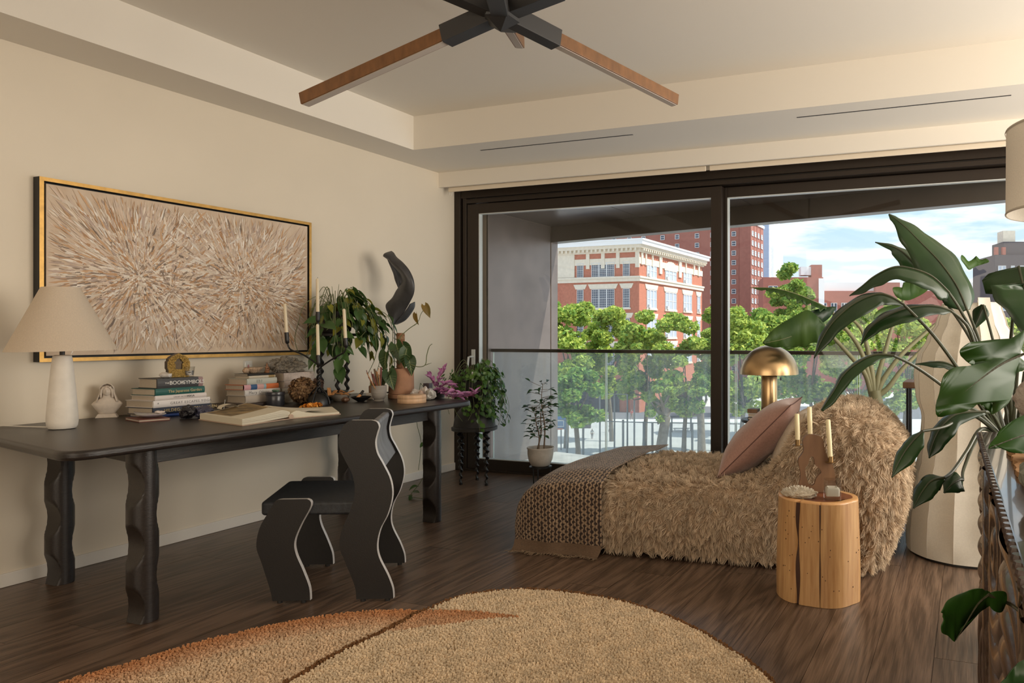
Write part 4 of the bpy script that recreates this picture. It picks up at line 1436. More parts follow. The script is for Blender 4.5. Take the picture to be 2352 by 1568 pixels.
tag(b.obj('relief_scrolls', M_orn, sq, True), kind='stuff')
M_cup = glassmat('clear_glass', (0.95, 0.95, 0.94), 0.12)
M_pewter = mat('silver_foil', (0.45, 0.43, 0.42), 0.25, metal=0.8, bump=0.6, bscale=120)
cu = thing('glass_cup', 'small silvery glass cup in front of the gilded shrine box', 'cup', (-4.085, 2.882, SZ))
B().lathe((-4.085, 2.882, SZ), [(.022, .0005), (.023, .006), (.029, .057), (.0275, .057), (.0215, .009), (.001, .008)], 32).obj('wall', M_cup, cu, True, angle=50)
B().lathe((-4.085, 2.882, SZ), [(.0205, .0095), (.0235, .034), (.001, .034)], 24).obj('foil_candle', M_pewter, cu, True)
M_quartz = mat('quartz', (0.62, 0.58, 0.54), 0.12, var=0.2, vscale=40)
tag(rocky('quartz_crystal', (-4.100, 2.765, SZ + 0.0135), (.030, .030, .016), M_quartz, amp=0.3, freq=4, seed=2, sub=2, squash=-0.8), 'clear quartz point lying beside the glass cup on the left book stack', 'crystal')
# shell dish on a red notebook, black crystal
sl = thing('leather_notebook', 'thin red brown notebook lying under the shell dish', 'notebook', (-3.93, 2.59, TZ))
nb = [(-4.09, 2.553), (-3.906, 2.503), (-3.865, 2.63), (-4.05, 2.69)]
B().prism([(x, y, TZ + 0.0005) for x, y in nb], (0, 0, 0.004)).prism([(x, y, TZ + 0.011) for x, y in nb], (0, 0, 0.003)).obj('cover', mat('red_leather', (0.16, 0.05, 0.035), 0.5), sl)
B().prism([(x * .97 - .12, y * .97 + .078, TZ + 0.0045) for x, y in nb], (0, 0, 0.0065)).obj('pages', M_page, sl)
sd_ = thing('shell_dish', 'iridescent abalone shell dish on the red brown notebook', 'dish', (-3.97, 2.60, TZ + .0145))
rows = []
for j in range(9):
    t = j / 8
    row = []
    for i in range(32):
        a = 2 * math.pi * i / 32
        rr_ = t * (1 + 0.08 * math.sin(3 * a))
        ex = 0.5 * max(0, math.cos(a - 3.3)) ** 6
        row.append((-3.97 + 0.075 * rr_ * math.cos(a) * (1 + ex) * 0.85 - 0.02 * rr_ * math.sin(a), 2.60 + 0.052 * rr_ * math.sin(a) + 0.02 * rr_ * math.cos(a), TZ + 0.0155 + 0.018 * t ** 2.2 + 0.02 * ex * t ** 3))
    rows.append(row)
sx = B().grid(rows, True).obj('shell', mat('abalone', (0.50, 0.50, 0.44), 0.2, col2=(0.34, 0.30, 0.34), vscale=25), sd_, True, angle=180)
so_ = sx.modifiers.new('t', 'SOLIDIFY')
so_.thickness = 0.003
so_.offset = 1
tag(rocky('shell_fragment', (-3.925, 2.615, TZ + .041), (.022, .017, .008), mat('white_shell', (0.70, 0.62, 0.58), 0.4), amp=.4, freq=3, seed=5, sub=3), 'white shell piece lying in the abalone dish', 'shell')
M_tour = mat('black_crystal', (0.018, 0.016, 0.020), 0.18, bump=0.8, bscale=90)
bc_ = thing('black_crystal', 'black rough crystal chunk standing in front of the left book stack', 'crystal', (-3.86, 2.77, TZ))
rocky('crystal', (-3.872, 2.725, TZ + .034), (.035, .032, .036), M_tour, bc_, amp=.35, freq=5, seed=8, sub=3, squash=-0.9)
rocky('crystal_ridge', (-3.842, 2.79, TZ + .030), (.035, .045, .030), mat('violet_crystal', (0.05, 0.05, 0.085), 0.15, bump=0.6, bscale=120), bc_, amp=.3, freq=6, seed=4, sub=3, squash=-0.95)
B().tube([(-3.862, 2.915, TZ + .006), (-3.94, 2.985, TZ + .075)], .001, 4).obj('thread', W_, bc_)

# open book
ob = thing('open_book', 'large open book with a sepia picture lying at the front of the desk', 'book', (-3.5, 2.85, TZ))
FR, SPN, R1 = Vector((-3.290, 2.580, 0)), Vector((-3.335, 2.885, 0)), Vector((-3.270, 3.145, 0))
hl, hm, hr = Vector((-0.445, 0.112, 0)), Vector((-0.430, 0.150, 0)), Vector((-0.290, 0.225, 0))
M_paper = mat('page_paper', (0.66, 0.60, 0.47), 0.75)
def leafsurf(a0, a1, h0, h1, zf, nu=16, nv=6, off=0.0, u0=0, u1=1, v0=0, v1=1):
    """grid from fore-edge a0 to gutter a1; zf(u) height"""
    rows = []
    for i in range(nu + 1):
        u = u0 + (u1 - u0) * i / nu
        rows.append([])
        for j in range(nv + 1):
            v = v0 + (v1 - v0) * j / nv
            p = (a0 + h0 * v) * (1 - u) + (a1 + h1 * v) * u
            rows[-1].append((p.x, p.y, TZ + zf(u, v) + off))
    return rows
zl = lambda u, v: 0.034 + 0.034 * (u ** 1.5) * (1 - max(0, u - 0.82) * 4.6) * (0.75 + 0.45 * v)
zr = lambda u, v: 0.014 + 0.045 * (u ** 3) * (1 - max(0, u - 0.86) * 5.5)
def slab(zf, base, a0, a1, h0, h1):
    t_, l_ = leafsurf(a0, a1, h0, h1, zf), leafsurf(a0, a1, h0, h1, lambda u, v: base(u))
    b = B().grid(t_).grid(l_)
    for e_ in (0, -1):
        b.grid([t_[e_], l_[e_]])
        b.grid([[r_[e_] for r_ in t_], [r_[e_] for r_ in l_]])
    return b
lb_ = lambda u: 0.005 + 0.012 * max(0, u - .4)
slab(zl, lb_, FR, SPN, hl, hm).obj('left_pages', M_paper, ob, True, angle=40)
slab(zr, lambda u: 0.005, R1, SPN, hr, hm).obj('right_pages', M_paper, ob, True, angle=40)
for k_, q in enumerate((0.72, 0.5, 0.3)):
    B().grid(leafsurf(FR, SPN, hl, hm, lambda u, v: zl(u, v) * (q + (1 - q) * 0.1) + 0.004, off=0, u0=0.0, u1=.97, v0=-0.004 - .002 * k_, v1=0.0, nv=1)).obj('page_edge', mat('page_line', (0.30, 0.25, 0.17), 0.8), ob, fix=False)
e_ = Vector((0.006, -0.004, 0))
cvr = B()
cvr.prism([(p.x, p.y, TZ + 0.0006) for p in (FR + e_, SPN + Vector((.006, 0, 0)), SPN + hm, FR + hl + Vector((-.004, -.004, 0)))], (0, 0, 0.004))
cvr.prism([(p.x, p.y, TZ + 0.0006) for p in (SPN + Vector((.006, 0, 0)), R1 + Vector((.006, .004, 0)), R1 + hr + Vector((0, .005, 0)), SPN + hm)], (0, 0, 0.004))
cvr.obj('cover', mat('book_cloth', (0.50, 0.36, 0.27), 0.7), ob, fix=False)
B().tube([SPN + Vector((.010, 0, TZ + .014)), SPN + hm + Vector((-.004, 0, TZ + .014))], .012, 10).obj('spine_band', mat('book_cloth'  , 0), ob, True)
M_sepia = mat('sepia_print', (0.035, 0.024, 0.014), 0.7, col2=(0.40, 0.28, 0.12), vscale=10, stretch=(1, 3.5, 1), detail=8)
B().grid(leafsurf(FR, SPN, hl, hm, zl, off=0.0008, u0=.08, u1=.93, v0=.36, v1=.97)).obj('printed_picture', M_sepia, ob, True)
pgs = leafsurf(R1, SPN, hr, hm, lambda u, v: 0.016 + .02 * math.sin(math.pi * u) ** 2 * (1 - v) , u0=.30, u1=.75, v0=.05, v1=.4)
B().grid(pgs).obj('loose_leaf', mat('leaf_white', (0.78, 0.74, 0.66), 0.7), ob, True)
crl = []
for i in range(9):
    a = math.pi * i / 8 * 1.1
    crl.append([tuple(SPN * .25 + FR * .75 + hl * (0.97) + Vector((-.01, .075 - .05 * math.cos(a), 0)) + Vector((s2 * .06, -s2 * .02, TZ + .050 + .022 * math.sin(a)))) for s2 in (0, .5, 1)])
B().grid(crl).obj('curled_page', M_paper, ob, True, angle=180)

# tin, dried flower, rock, garland
tn = thing('round_tin', 'round black lacquer tin with a small green stone on its lid', 'tin', (-4.075, 3.42, TZ))
tc_ = (-4.075, 3.42, TZ)
M_lac = mat('black_lacquer', (0.03, 0.03, 0.035), 0.22, var=0.5, vscale=15, stretch=(1, 1, .2))
B().lathe(tc_, [(.050, .0005), (.051, .003), (.051, .062), (.0505, .063)], 40).obj('body', M_lac, tn, True, angle=50)
B().lathe(tc_, [(.053, .064), (.0535, .066), (.0535, .083), (.052, .086), (.001, .0865)], 40).obj('lid', M_lac, tn, True, angle=50)
tag(rocky('green_stone', (-4.065, 3.415, TZ + .0925), (.020, .016, .007), mat('green_stone', (0.07, 0.14, 0.09), 0.3, var=.4, vscale=60), amp=.4, freq=4, seed=3, sub=3), 'small green stone lying on the lid of the black tin', 'stone')
def florets(name, c, r, n, size, material, cols, parent, seed, shell=0.25, zmin=None):
    g = np.random.default_rng(seed)
    q = g.normal(size=(n, 3))
    q /= np.linalg.norm(q, axis=1)[:, None]
    P = np.array(c) + q * np.array(r) * g.uniform(1 - shell, 1.05, n)[:, None]
    if zmin:
        P[:, 2] = np.maximum(P[:, 2], zmin)
    a = np.cross(q, g.normal(size=(n, 3)))
    a /= np.linalg.norm(a, axis=1)[:, None]
    b2 = np.cross(q, a) + q * g.uniform(-.8, .8, n)[:, None]
    s_ = size * g.uniform(.6, 1.3, n)[:, None]
    V = np.stack([P - a * s_ * .8, P - b2 * s_ + q * s_ * .3, P + a * s_ * .8, P + b2 * s_ + q * s_ * .4], 1).reshape(-1, 3)
    C = np.array(cols)[g.integers(0, len(cols), n)] * g.uniform(.75, 1.2, (n, 1))
    return npmesh(name, V, np.arange(4 * n).reshape(n, 4), material, parent, cols=np.repeat(C, 4, 0), kind='stuff')
M_dry = tintmat('dried_petal', 0.8, trans=0.2)
df = thing('dried_hydrangea', 'round brown dried hydrangea head lying between the tin and the candelabra', 'dried flower', (-4.0, 3.56, TZ))
florets('florets', (-4.0, 3.555, TZ + .088), (.078, .078, .082), 1900, .0085, M_dry, [(.26, .15, .07), (.17, .095, .045), (.36, .23, .12), (.22, .13, .075)], df, 4)
rocky('flower_heart', (-4.0, 3.555, TZ + .085), (.058, .058, .060), mat('dry_brown', (.07, .04, .02), .9), df, amp=.2)
df2 = thing('dried_flower_sprig', 'small dark dried flower head behind the round brown one', 'dried flower', (-4.03, 3.70, TZ))
florets('florets', (-4.03, 3.70, TZ + .115), (.030, .035, .040), 350, .008, M_dry, [(.10, .06, .05), (.15, .09, .06)], df2, 9)
B().tube([(-4.04, 3.72, TZ + .001), (-4.03, 3.70, TZ + .09)], .003, 6).obj('stem', mat('dry_brown', 0), df2)
M_pyr = mat('grey_rock', (0.14, 0.12, 0.10), 0.5, col2=(0.32, 0.28, 0.22), vscale=70, bump=0.8, bscale=120)
tag(rocky('mineral_rock', (-4.20, 3.615, 1.020), (.052, .108, .050), M_pyr, amp=.55, freq=7, seed=6, sub=5, squash=-0.78), 'craggy grey brown mineral rock on top of the linen book stack', 'rock')
gd = thing('orange_garland', 'bundle of orange dried blossoms lying beside the open book', 'garland', (-3.75, 3.40, TZ))
florets('blossoms', (-3.748, 3.395, TZ + .013), (.025, .072, .013), 420, .0085, M_dry, [(.75, .26, .03), (.60, .20, .02), (.85, .40, .08)], gd, 12, 1.0, TZ + .002)
B().tube([(-3.75, 3.33, TZ + .008), (-3.745, 3.40, TZ + .010), (-3.75, 3.46, TZ + .008)], .005, 6).obj('string', mat('dry_brown', 0), gd)

# small things on the middle stack
BZ = 0.9845
dsh = thing('shell_bowl', 'speckled beige shell shaped bowl on the middle book stack', 'bowl', (-4.21, 3.37, BZ))
M_spk = mat('speckled_clay', (0.42, 0.29, 0.19), 0.6, var=.5, vscale=150)
rows = []
for j in range(8):
    t = j / 7
    rows.append([(-4.205 + (.012 + .026 * t) * math.cos(a) , 3.375 + (.016 + .044 * t) * math.sin(a), BZ + .0005 + .034 * t ** 1.6) for a in [2 * math.pi * i / 28 for i in range(28)]])
bb = B().grid(rows, True)
bb.f.append(tuple(range(27, -1, -1)))
so_ = bb.obj('bowl', M_spk, dsh, True, angle=180)
q_ = so_.modifiers.new('t', 'SOLIDIFY')
q_.thickness = .003
B().ball((-4.20, 3.318, BZ + .018), (.017, .020, .017), 14, 10).obj('knob', M_spk, dsh, True)
vt = thing('glass_votive', 'small clear glass block with a tiny red robed figure behind the shell bowl', 'ornament', (-4.245, 3.37, BZ))
B().box(-4.258, -4.240, 3.345, 3.395, BZ + .0005, BZ + .078).obj('glass_block', M_cup, vt, bevel=.002)
skinned('figure', [[((-4.249, 3.374, BZ + .010), .009), ((-4.249, 3.374, BZ + .034), .007), ((-4.249, 3.374, BZ + .046), .004), ((-4.249, 3.374, BZ + .054), .005)]], mat('red_robe', (.28, .05, .03), .6), vt, Matrix.Identity(4))
fg = thing('seated_figurine', 'tiny carved brown seated figurine at the right of the shell bowl', 'figurine', (-4.185, 3.452, BZ))
M_cw = mat('carved_wood', (.24, .11, .05), .5, var=.3, vscale=120)
c_ = Vector((-4.185, 3.452, BZ))
B().lathe(c_, [(.014, .0005), (.015, .004), (.012, .010), (.014, .013)], 16).obj('pedestal', M_cw, fg, True)
skinned('figure', [[(c_ + Vector((0, 0, .018)), .011), (c_ + Vector((0, 0, .034)), .009), (c_ + Vector((0, 0, .043)), .004), (c_ + Vector((0, 0, .052)), .006), (c_ + Vector((0, 0, .062)), .002)]] +
        [[(c_ + Vector((0, 0, .018)), .011), (c_ + Vector((.008, .013 * s2, .017)), .005), (c_ + Vector((.012, 0, .016)), .004)] for s2 in (-1, 1)] +
        [[(c_ + Vector((0, 0, .034)), .009), (c_ + Vector((.002, .012 * s2, .030)), .004), (c_ + Vector((.010, .006 * s2, .022)), .003)] for s2 in (-1, 1)], M_cw, fg, Matrix.Identity(4))

# candelabra and its candles
M_iron = mat('black_iron', (0.012, 0.011, 0.011), 0.32, metal=0.3)
M_wax = mat('ivory_wax', (0.72, 0.62, 0.45), 0.5, sss=0.2)
cb = thing('iron_candelabra', 'twisted black iron candelabra holding four candles beside the dried flower', 'candelabra', (-3.865, 3.553, TZ))
b = B().lathe((-3.865, 3.553, TZ), [(.066, .0005), (.066, .004), (.064, .022), (.056, .044), (.042, .060), (.024, .072), (.009, .078)], 40)
b.obj('base', M_blk, cb, True)
for k_ in range(4):
    a = R(20 + 90 * k_)
    pts_ = smooth_path([Vector((-3.865 + q * math.cos(a), 3.553 + q * math.sin(a), TZ + z)) for q, z in ((.006, .115), (.026, .095), (.050, .070), (.066, .035), (.072, .006))], 4)
    B().tube(pts_, .0045, 8).obj('leg', M_iron, cb, True)
rows = []
for j in range(60):
    t = j / 59
    z = TZ + .08 + .165 * t
    row = []
    for i in range(12):
        a = 2 * math.pi * i / 12
        rr_ = .0095 + .0045 * math.cos(2 * (a - t * 13))
        row.append((-3.863 + rr_ * math.cos(a), 3.553 + rr_ * math.sin(a), z))
    rows.append(row)
B().grid(rows, True).obj('twisted_stem', M_iron, cb, True)
arms = {
    'front': ((-3.862, 3.553, 1.028), (-3.868, 3.551, 1.097), (-3.870, 3.550, 1.292), []),
    'left': ((-4.049, 3.484, 1.171), (-4.054, 3.482, 1.240), (-4.064, 3.478, 1.422), [(-3.868, 3.551, 1.035), (-3.90, 3.539, 1.062), (-3.965, 3.515, 1.104), (-4.03, 3.491, 1.132), (-4.049, 3.484, 1.172)]),
    'centre': ((-3.905, 3.585, 1.305), (-3.908, 3.588, 1.371), (-3.914, 3.590, 1.585), [(-3.870, 3.555, 1.02), (-3.895, 3.585, 1.06), (-3.904, 3.590, 1.15), (-3.905, 3.586, 1.306)]),
    'right': ((-3.700, 3.613, 1.146), (-3.705, 3.611, 1.204), (-3.713, 3.608, 1.389), [(-3.862, 3.554, 1.012), (-3.82, 3.57, 1.045), (-3.76, 3.59, 1.085), (-3.712, 3.608, 1.115), (-3.700, 3.613, 1.147)]),
}
lab = {'front': 'ivory taper candle at the front of the iron candelabra, on its twisted stem', 'left': 'ivory taper candle at the left end of the iron candelabra', 'centre': 'tallest ivory taper candle rising behind in the iron candelabra', 'right': 'ivory taper candle on the right arm of the iron candelabra'}
def candle(label, p, q, r_, group):
    p, q = Vector(p), Vector(q)
    o = thing('taper_candle', label, 'candle', p, 0, group)
    d = (q - p)
    B().tube([p + d * t for t in (0.0, .02, .5, .97, 1.0)], [r_ * 1.02, r_ * 1.05, r_, r_ * .92, r_ * .55], 18).obj('wax', M_wax, o, True, angle=60)
    B().tube([q - d.normalized() * .002, q + Vector((.001, .001, .008))], .0011, 6).obj('wick', K_, o)
    return o
for k_, (c0, c1, c2_, path) in arms.items():
    d = (Vector(c1) - Vector(c0))
    ax = d.normalized().to_track_quat('Z', 'Y').to_matrix()
    Lc = d.length
    B().lathe(c0, [(.006, -.004), (.0115, .004), (.0125, Lc * .3), (.0125, Lc), (.0112, Lc), (.0105, Lc * .35)], 20, ax).obj('candle_cup', M_iron, cb, True, angle=50)
    if path:
        B().tube(smooth_path(path, 5), .0052, 8).obj('arm', M_iron, cb, True)
    candle(lab[k_], Vector(c0).lerp(Vector(c1), .45), c2_, .0098, 'candles in the iron candelabra')

# bowl of wood chips, dish with smudge stick, jars, pots
M_stone = mat('stoneware', (0.36, 0.31, 0.26), 0.6, var=.2, vscale=40, stretch=(1, 1, 6), bump=.15, bscale=40, bstretch=(1, 1, 12))
wbw = thing('wood_chip_bowl', 'shallow stoneware bowl filled with wood chips behind the candelabra', 'bowl', (-3.94, 3.79, TZ))
cc_ = (-3.94, 3.79, TZ)
B().lathe(cc_, [(.030, .0005), (.033, .004), (.058, .030), (.074, .046), (.071, .046), (.052, .028), (.001, .016)], 36).obj('bowl', M_stone, wbw, True, angle=60)
M_chip = mat('wood_chip', (.50, .24, .09), .7, var=.3, vscale=30, stretch=(1, 6, 1))
for i, (dx, dy, dz, a, t_, l_) in enumerate(((-.02, -.03, .055, .4, .35, .09), (.01, .01, .052, 1.0, .2, .10), (.03, .04, .054, -.5, .3, .085), (-.01, .05, .058, .2, -.35, .08), (-.03, -.055, .066, .9, .75, .07), (.035, -.01, .050, 1.8, .1, .09))):
    B().cbox((cc_[0] + dx, cc_[1] + dy, TZ + dz), (.022, l_, .005), Euler((t_, .3 * (i % 2), a))).obj('wood_chip', M_chip, wbw, bevel=.001)
bs = thing('seed_pod', 'small ridged brown seed pod beside the wood chip bowl', 'seed pod', (-3.83, 3.735, TZ))
rows = []
for j in range(11):
    t = -math.pi / 2 + math.pi * j / 10
    rows.append([(-3.83 + .024 * math.cos(t) * (1 + .12 * math.cos(6 * a)) * math.cos(a), 3.735 + .024 * math.cos(t) * (1 + .12 * math.cos(6 * a)) * math.sin(a), TZ + .0175 + .017 * math.sin(t)) for a in [2 * math.pi * i / 36 for i in range(36)]])
B().grid(rows, True).obj('pod', mat('pod_brown', (.11, .055, .03), .35), bs, True, angle=180)
sdh = thing('smudge_dish', 'shallow black dish holding a smudge stick near the middle of the desk', 'dish', (-3.785, 3.82, TZ))
cc_ = (-3.785, 3.82, TZ)
B().lathe(cc_, [(.020, .0005), (.024, .003), (.050, .020), (.064, .032), (.062, .034), (.046, .022), (.001, .010)], 36).obj('dish', M_blk, sdh, True, angle=60)
sm = thing('smudge_stick', 'charred wood stick lying in the shallow black dish', 'incense', (-3.785, 3.81, TZ + .03))
B().tube([(-3.79, 3.79, TZ + .024), (-3.785, 3.815, TZ + .044)], [.008, .010], 8).obj('wood', M_chip, sm)
B().tube([(-3.785, 3.815, TZ + .044), (-3.780, 3.835, TZ + .071)], [.0105, .008], 8).obj('charred_end', mat('char', (.03, .025, .022), .9), sm)
dj = thing('dark_box', 'low black lidded box behind the wood chip bowl', 'box', (-4.05, 3.78, TZ))
B().box(-4.10, -4.00, 3.64, 3.78, TZ + .0005, TZ + .062).obj('box', M_blk, dj, bevel=.003)
B().box(-4.102, -3.998, 3.638, 3.782, TZ + .063, TZ + .074).obj('lid', M_blk, dj, bevel=.003)
dj2 = thing('grey_box', 'small grey green tin box behind the wood chip bowl, right of the black box', 'box', (-4.12, 3.93, TZ))
B().box(-4.15, -4.08, 3.86, 4.00, TZ + .0005, TZ + .045).obj('box', mat('grey_tin', (.12, .15, .14), .4), dj2, bevel=.003)
B().box(-4.152, -4.078, 3.858, 4.002, TZ + .046, TZ + .056).obj('lid', mat('grey_tin', 0), dj2, bevel=.003)
wbx = thing('ceramic_box', 'small white glazed ceramic box with a dried bundle on it', 'box', (-3.83, 3.965, TZ))
B().box(-3.862, -3.798, 3.940, 4.004, TZ + .0005, TZ + .046).obj('box', M_cer, wbx, bevel=.005)
bn = thing('twig_bundle', 'stubby bundle of cut twigs standing on the white ceramic box', 'bundle', (-3.83, 3.972, TZ + .047))
for i in range(7):
    a = i * .9
    B().tube([(-3.83 + .017 * math.cos(a), 3.972 + .017 * math.sin(a), TZ + .0468), (-3.83 + .018 * math.cos(a), 3.972 + .018 * math.sin(a), TZ + .084 + .006 * (i % 3))], .010, 8).obj('twig', mat('twig', (.20, .11, .055), .8, var=.3, vscale=60), bn)
eg = tag(B().ball((-3.880, 4.07, TZ + .1215), (.034, .034, .044), 24, 16).obj('egg', mat('egg_white', (.72, .65, .58), .4), smooth=True), 'white stone egg held up behind the twig bundle', 'ornament')
es = thing('egg_stand', 'small black ring stand under the white stone egg', 'stand', (-3.880, 4.07, TZ))
B().lathe((-3.880, 4.07, TZ), [(.026, .0005), (.020, .004), (.010, .03), (.010, .055), (.022, .076), (.020, .076), (.006, .055)], 20).obj('stand', M_iron, es, True)
gp = thing('grey_planter', 'grey banded stoneware cup filled with incense sticks on the desk', 'pot', (-3.700, 3.89, TZ))
cc_ = (-3.700, 3.89, TZ)
M_grey = mat('grey_stoneware', (.30, .27, .24), .65, var=.18, vscale=10, stretch=(1, 1, 8), bump=.2, bscale=30, bstretch=(1, 1, 8))
B().lathe(cc_, [(.031, .0005), (.032, .008), (.030, .010), (.042, .028), (.0475, .050), (.0485, .080), (.047, .104), (.044, .104), (.044, .05), (.001, .03)], 40).obj('pot', M_grey, gp, True, angle=50)
for i in range(14):
    a = rnd.uniform(0, 6.28)
    q = rnd.uniform(.0, .03)
    lean = Vector((-.25 * rnd.random() - .02, -.75 * rnd.random() + .12, 1)).normalized()
    p = Vector((cc_[0] + q * math.cos(a), cc_[1] + q * math.sin(a), TZ + .035))
    ln = rnd.uniform(.12, .19)
    B().tube([p, p + lean * ln], .0024 if i > 3 else .006, 6).obj('incense_stick', (mat('incense_red', (.16, .05, .04), .8), mat('incense_brown', (.14, .09, .05), .8), M_chip)[i % 3], gp)
rb = thing('round_box', 'round pale wooden lidded box at the front of the desk', 'box', (-3.400, 3.86, TZ))
cc_ = (-3.400, 3.86, TZ)
M_bch = mat('pale_wood', (.58, .37, .22), .45, var=.12, vscale=20, stretch=(4, 4, .6))
B().lathe(cc_, [(.086, .0005), (.088, .003), (.088, .030), (.0875, .0305)], 48).obj('body', M_bch, rb, True, angle=50)
B().lathe(cc_, [(.088, .0315), (.0885, .033), (.0885, .047), (.084, .053), (.001, .054)], 48).obj('lid', M_bch, rb, True, angle=50)
fh = thing('feather', 'small brown feather lying on the round wooden box', 'feather', (-3.42, 3.85, TZ + .055))
B().grid([[(-3.45 + .005 * math.sin(i), 3.82 + .012 * i, TZ + .0555 + .001 * (i % 2)), (-3.43, 3.815 + .012 * i, TZ + .057), (-3.412 - .004 * math.sin(i), 3.822 + .012 * i, TZ + .0555)] for i in range(6)]).obj('vane', mat('feather', (.16, .08, .05), .6), fh)

# ---------------------------------------------------------------- plants by the desk and window
def leaf_mesh(name, prof, L_, W_, fold=0.15, droop=0.25, lobe=0.0, material=None, wav=0.0, n=7):
    """a leaf blade: base at the origin, tip along +y, upper side +z"""
    ts = [i / n for i in range(n + 1)]
    def w(t):
        for (a, wa), (c, wc) in zip(prof, prof[1:]):
            if a <= t <= c:
                return wa + (wc - wa) * (t - a) / (c - a)
        return 0
    rows = []
    for t in ts:
        row = []
        for s_ in (-1, -.5, 0, .5, 1):
            x = s_ * w(t) * W_ / 2
            row.append((x, t * L_ - lobe * L_ * s_ * s_ * (1 - t) ** 3, abs(x) * fold * 2 - droop * L_ * t * t + wav * math.sin(t * 14 + s_ * 2) * abs(s_)))
        rows.append(row)
    b = B().grid(rows)
    me = b.mesh(name)
    me.polygons.foreach_set('use_smooth', [True] * len(me.polygons))
    me.materials.append(material)
    return me

HEART = [(0, .45), (.1, .86), (.27, 1), (.45, .9), (.65, .62), (.85, .25), (1, 0.01)]
OVAL = [(0, .04), (.15, .6), (.38, 1), (.62, .92), (.85, .5), (1, .02)]
LANCE = [(0, .2), (.2, .85), (.4, 1), (.65, .75), (.85, .38), (1, .01)]

def leaf_mat(name, c, c2, trans=0.35, rough=0.35, spec=0.5, scale=3.0):
    return mat(name, c, rough, col2=c2, vscale=scale, objrand=0.28, trans=trans, spec=spec)

def orient(p, d, nrm, s_=1.0):
    """matrix with +y along d and +z near nrm"""
    d = d.normalized()
    x = d.cross(nrm)
    if x.length < 1e-4:
        x = d.cross(Vector((1, 0, .3)))
    x.normalize()
    z = x.cross(d)
    m = Matrix((x, d, z)).transposed().to_4x4()
    return Matrix.Translation(p) @ m @ Matrix.Scale(s_, 4)

def put_leaf(parent, me, p, d, nrm, s_=1.0):
    return link('leaf', me, parent, orient(Vector(p), Vector(d), Vector(nrm), s_))

def twisted_leg(b, p, q, r0, r1, turns, amp=.42, n=64):
    """twisted rope-like leg from p (top) to q (bottom)"""
    P, Q = Vector(p), Vector(q)
    rows = []
    for j in range(n + 1):
        t = j / n
        c = P.lerp(Q, t)
        r_ = r0 + (r1 - r0) * t
        row = []
        for i in range(14):
            a = 2 * math.pi * i / 14
            ph = t * turns * math.pi * 2
            off = Vector((math.cos(ph), math.sin(ph), 0)) * r_ * amp
            row.append(c + off + Vector((r_ * .72 * math.cos(a), r_ * .72 * math.sin(a), 0)))
        rows.append(row)
    b.grid(rows, True)
    return b

M_clay = mat('black_clay', (0.020, 0.018, 0.017), 0.55, bump=.1, bscale=80)
M_stem = mat('plant_stem', (0.12, 0.14, 0.05), 0.6)
M_soil = mat('soil', (0.03, 0.02, 0.014), 0.95, bump=.5, bscale=80)
M_pothos = leaf_mat('pothos_leaf', (0.030, 0.075, 0.022), (0.075, 0.15, 0.035), .30)
M_pothos2 = leaf_mat('pothos_leaf_yellow', (0.20, 0.24, 0.03), (0.33, 0.30, 0.04), .45)

def trailing(plant, c, n_vines, reach, drop, me_list, seed, step, hang, petal, limit, side=None, rise=0.10, avoid=None, vine_r=.0022, size=(.75, 1.2)):
    """vines that arch out of a pot at c and hang; leaves along them as parts"""
    g = random.Random(seed)
    vb = B()
    cnt = 0
    for k_ in range(n_vines):
        a = 2 * math.pi * (k_ + g.uniform(-.3, .3)) / n_vines
        if side is not None and g.random() < side[1]:
            a = side[0] + g.gauss(0, .75)
        rc = reach * g.uniform(.45, 1.0)
        dr = drop * g.uniform(.25, 1.0)
        if avoid:
            rc *= avoid(a)
        h = rise * g.uniform(.3, 1.2)
        o = Vector((math.cos(a), math.sin(a), 0))
        pts_ = [c + o * .02, c + o * rc * .45 + Vector((0, 0, h)), c + o * rc * .85 + Vector((0, 0, h * .4)), c + o * rc + Vector((0, 0, -dr * .25)), c + o * rc * 1.02 + Vector((g.uniform(-.03, .03), g.uniform(-.03, .03), -dr * .65)), c + o * rc * (1.0 + hang * g.uniform(-1, 1)) + Vector((g.uniform(-.05, .05), g.uniform(-.05, .05), -dr))]
        sp = smooth_path(pts_, 7)
        vb.tube(sp, vine_r, 5)
        acc = 0
        for i in range(1, len(sp)):
            acc += (sp[i] - sp[i - 1]).length
            if acc > step * g.uniform(.6, 1.3) and cnt < limit:
                acc = 0
                p = sp[i]
                out = (Vector((p.x - c.x, p.y - c.y, 0)) + Vector((g.uniform(-1, 1), g.uniform(-1, 1), 0)) * .12)
                out = out.normalized() if out.length > 1e-3 else o
                sd2 = Vector((-out.y, out.x, 0)) * g.uniform(-1, 1)
                d = out * g.uniform(.1, .6) + sd2 * .55 + Vector((0, 0, g.uniform(-1.1, -.1)))
                nr = out + Vector((0, 0, g.uniform(.1, 1.0))) + sd2 * .4
                q = p + d.normalized() * petal * g.uniform(.4, 1.2)
                vb.tube([p, q], vine_r * .6, 4, cap=False)
                put_leaf(plant, me_list[g.randrange(len(me_list))] if g.random() > .04 else me_list[-1], q, d, nr, g.uniform(*size))
                cnt += 1
    vb.obj('vines', M_stem, plant, True)
    return cnt

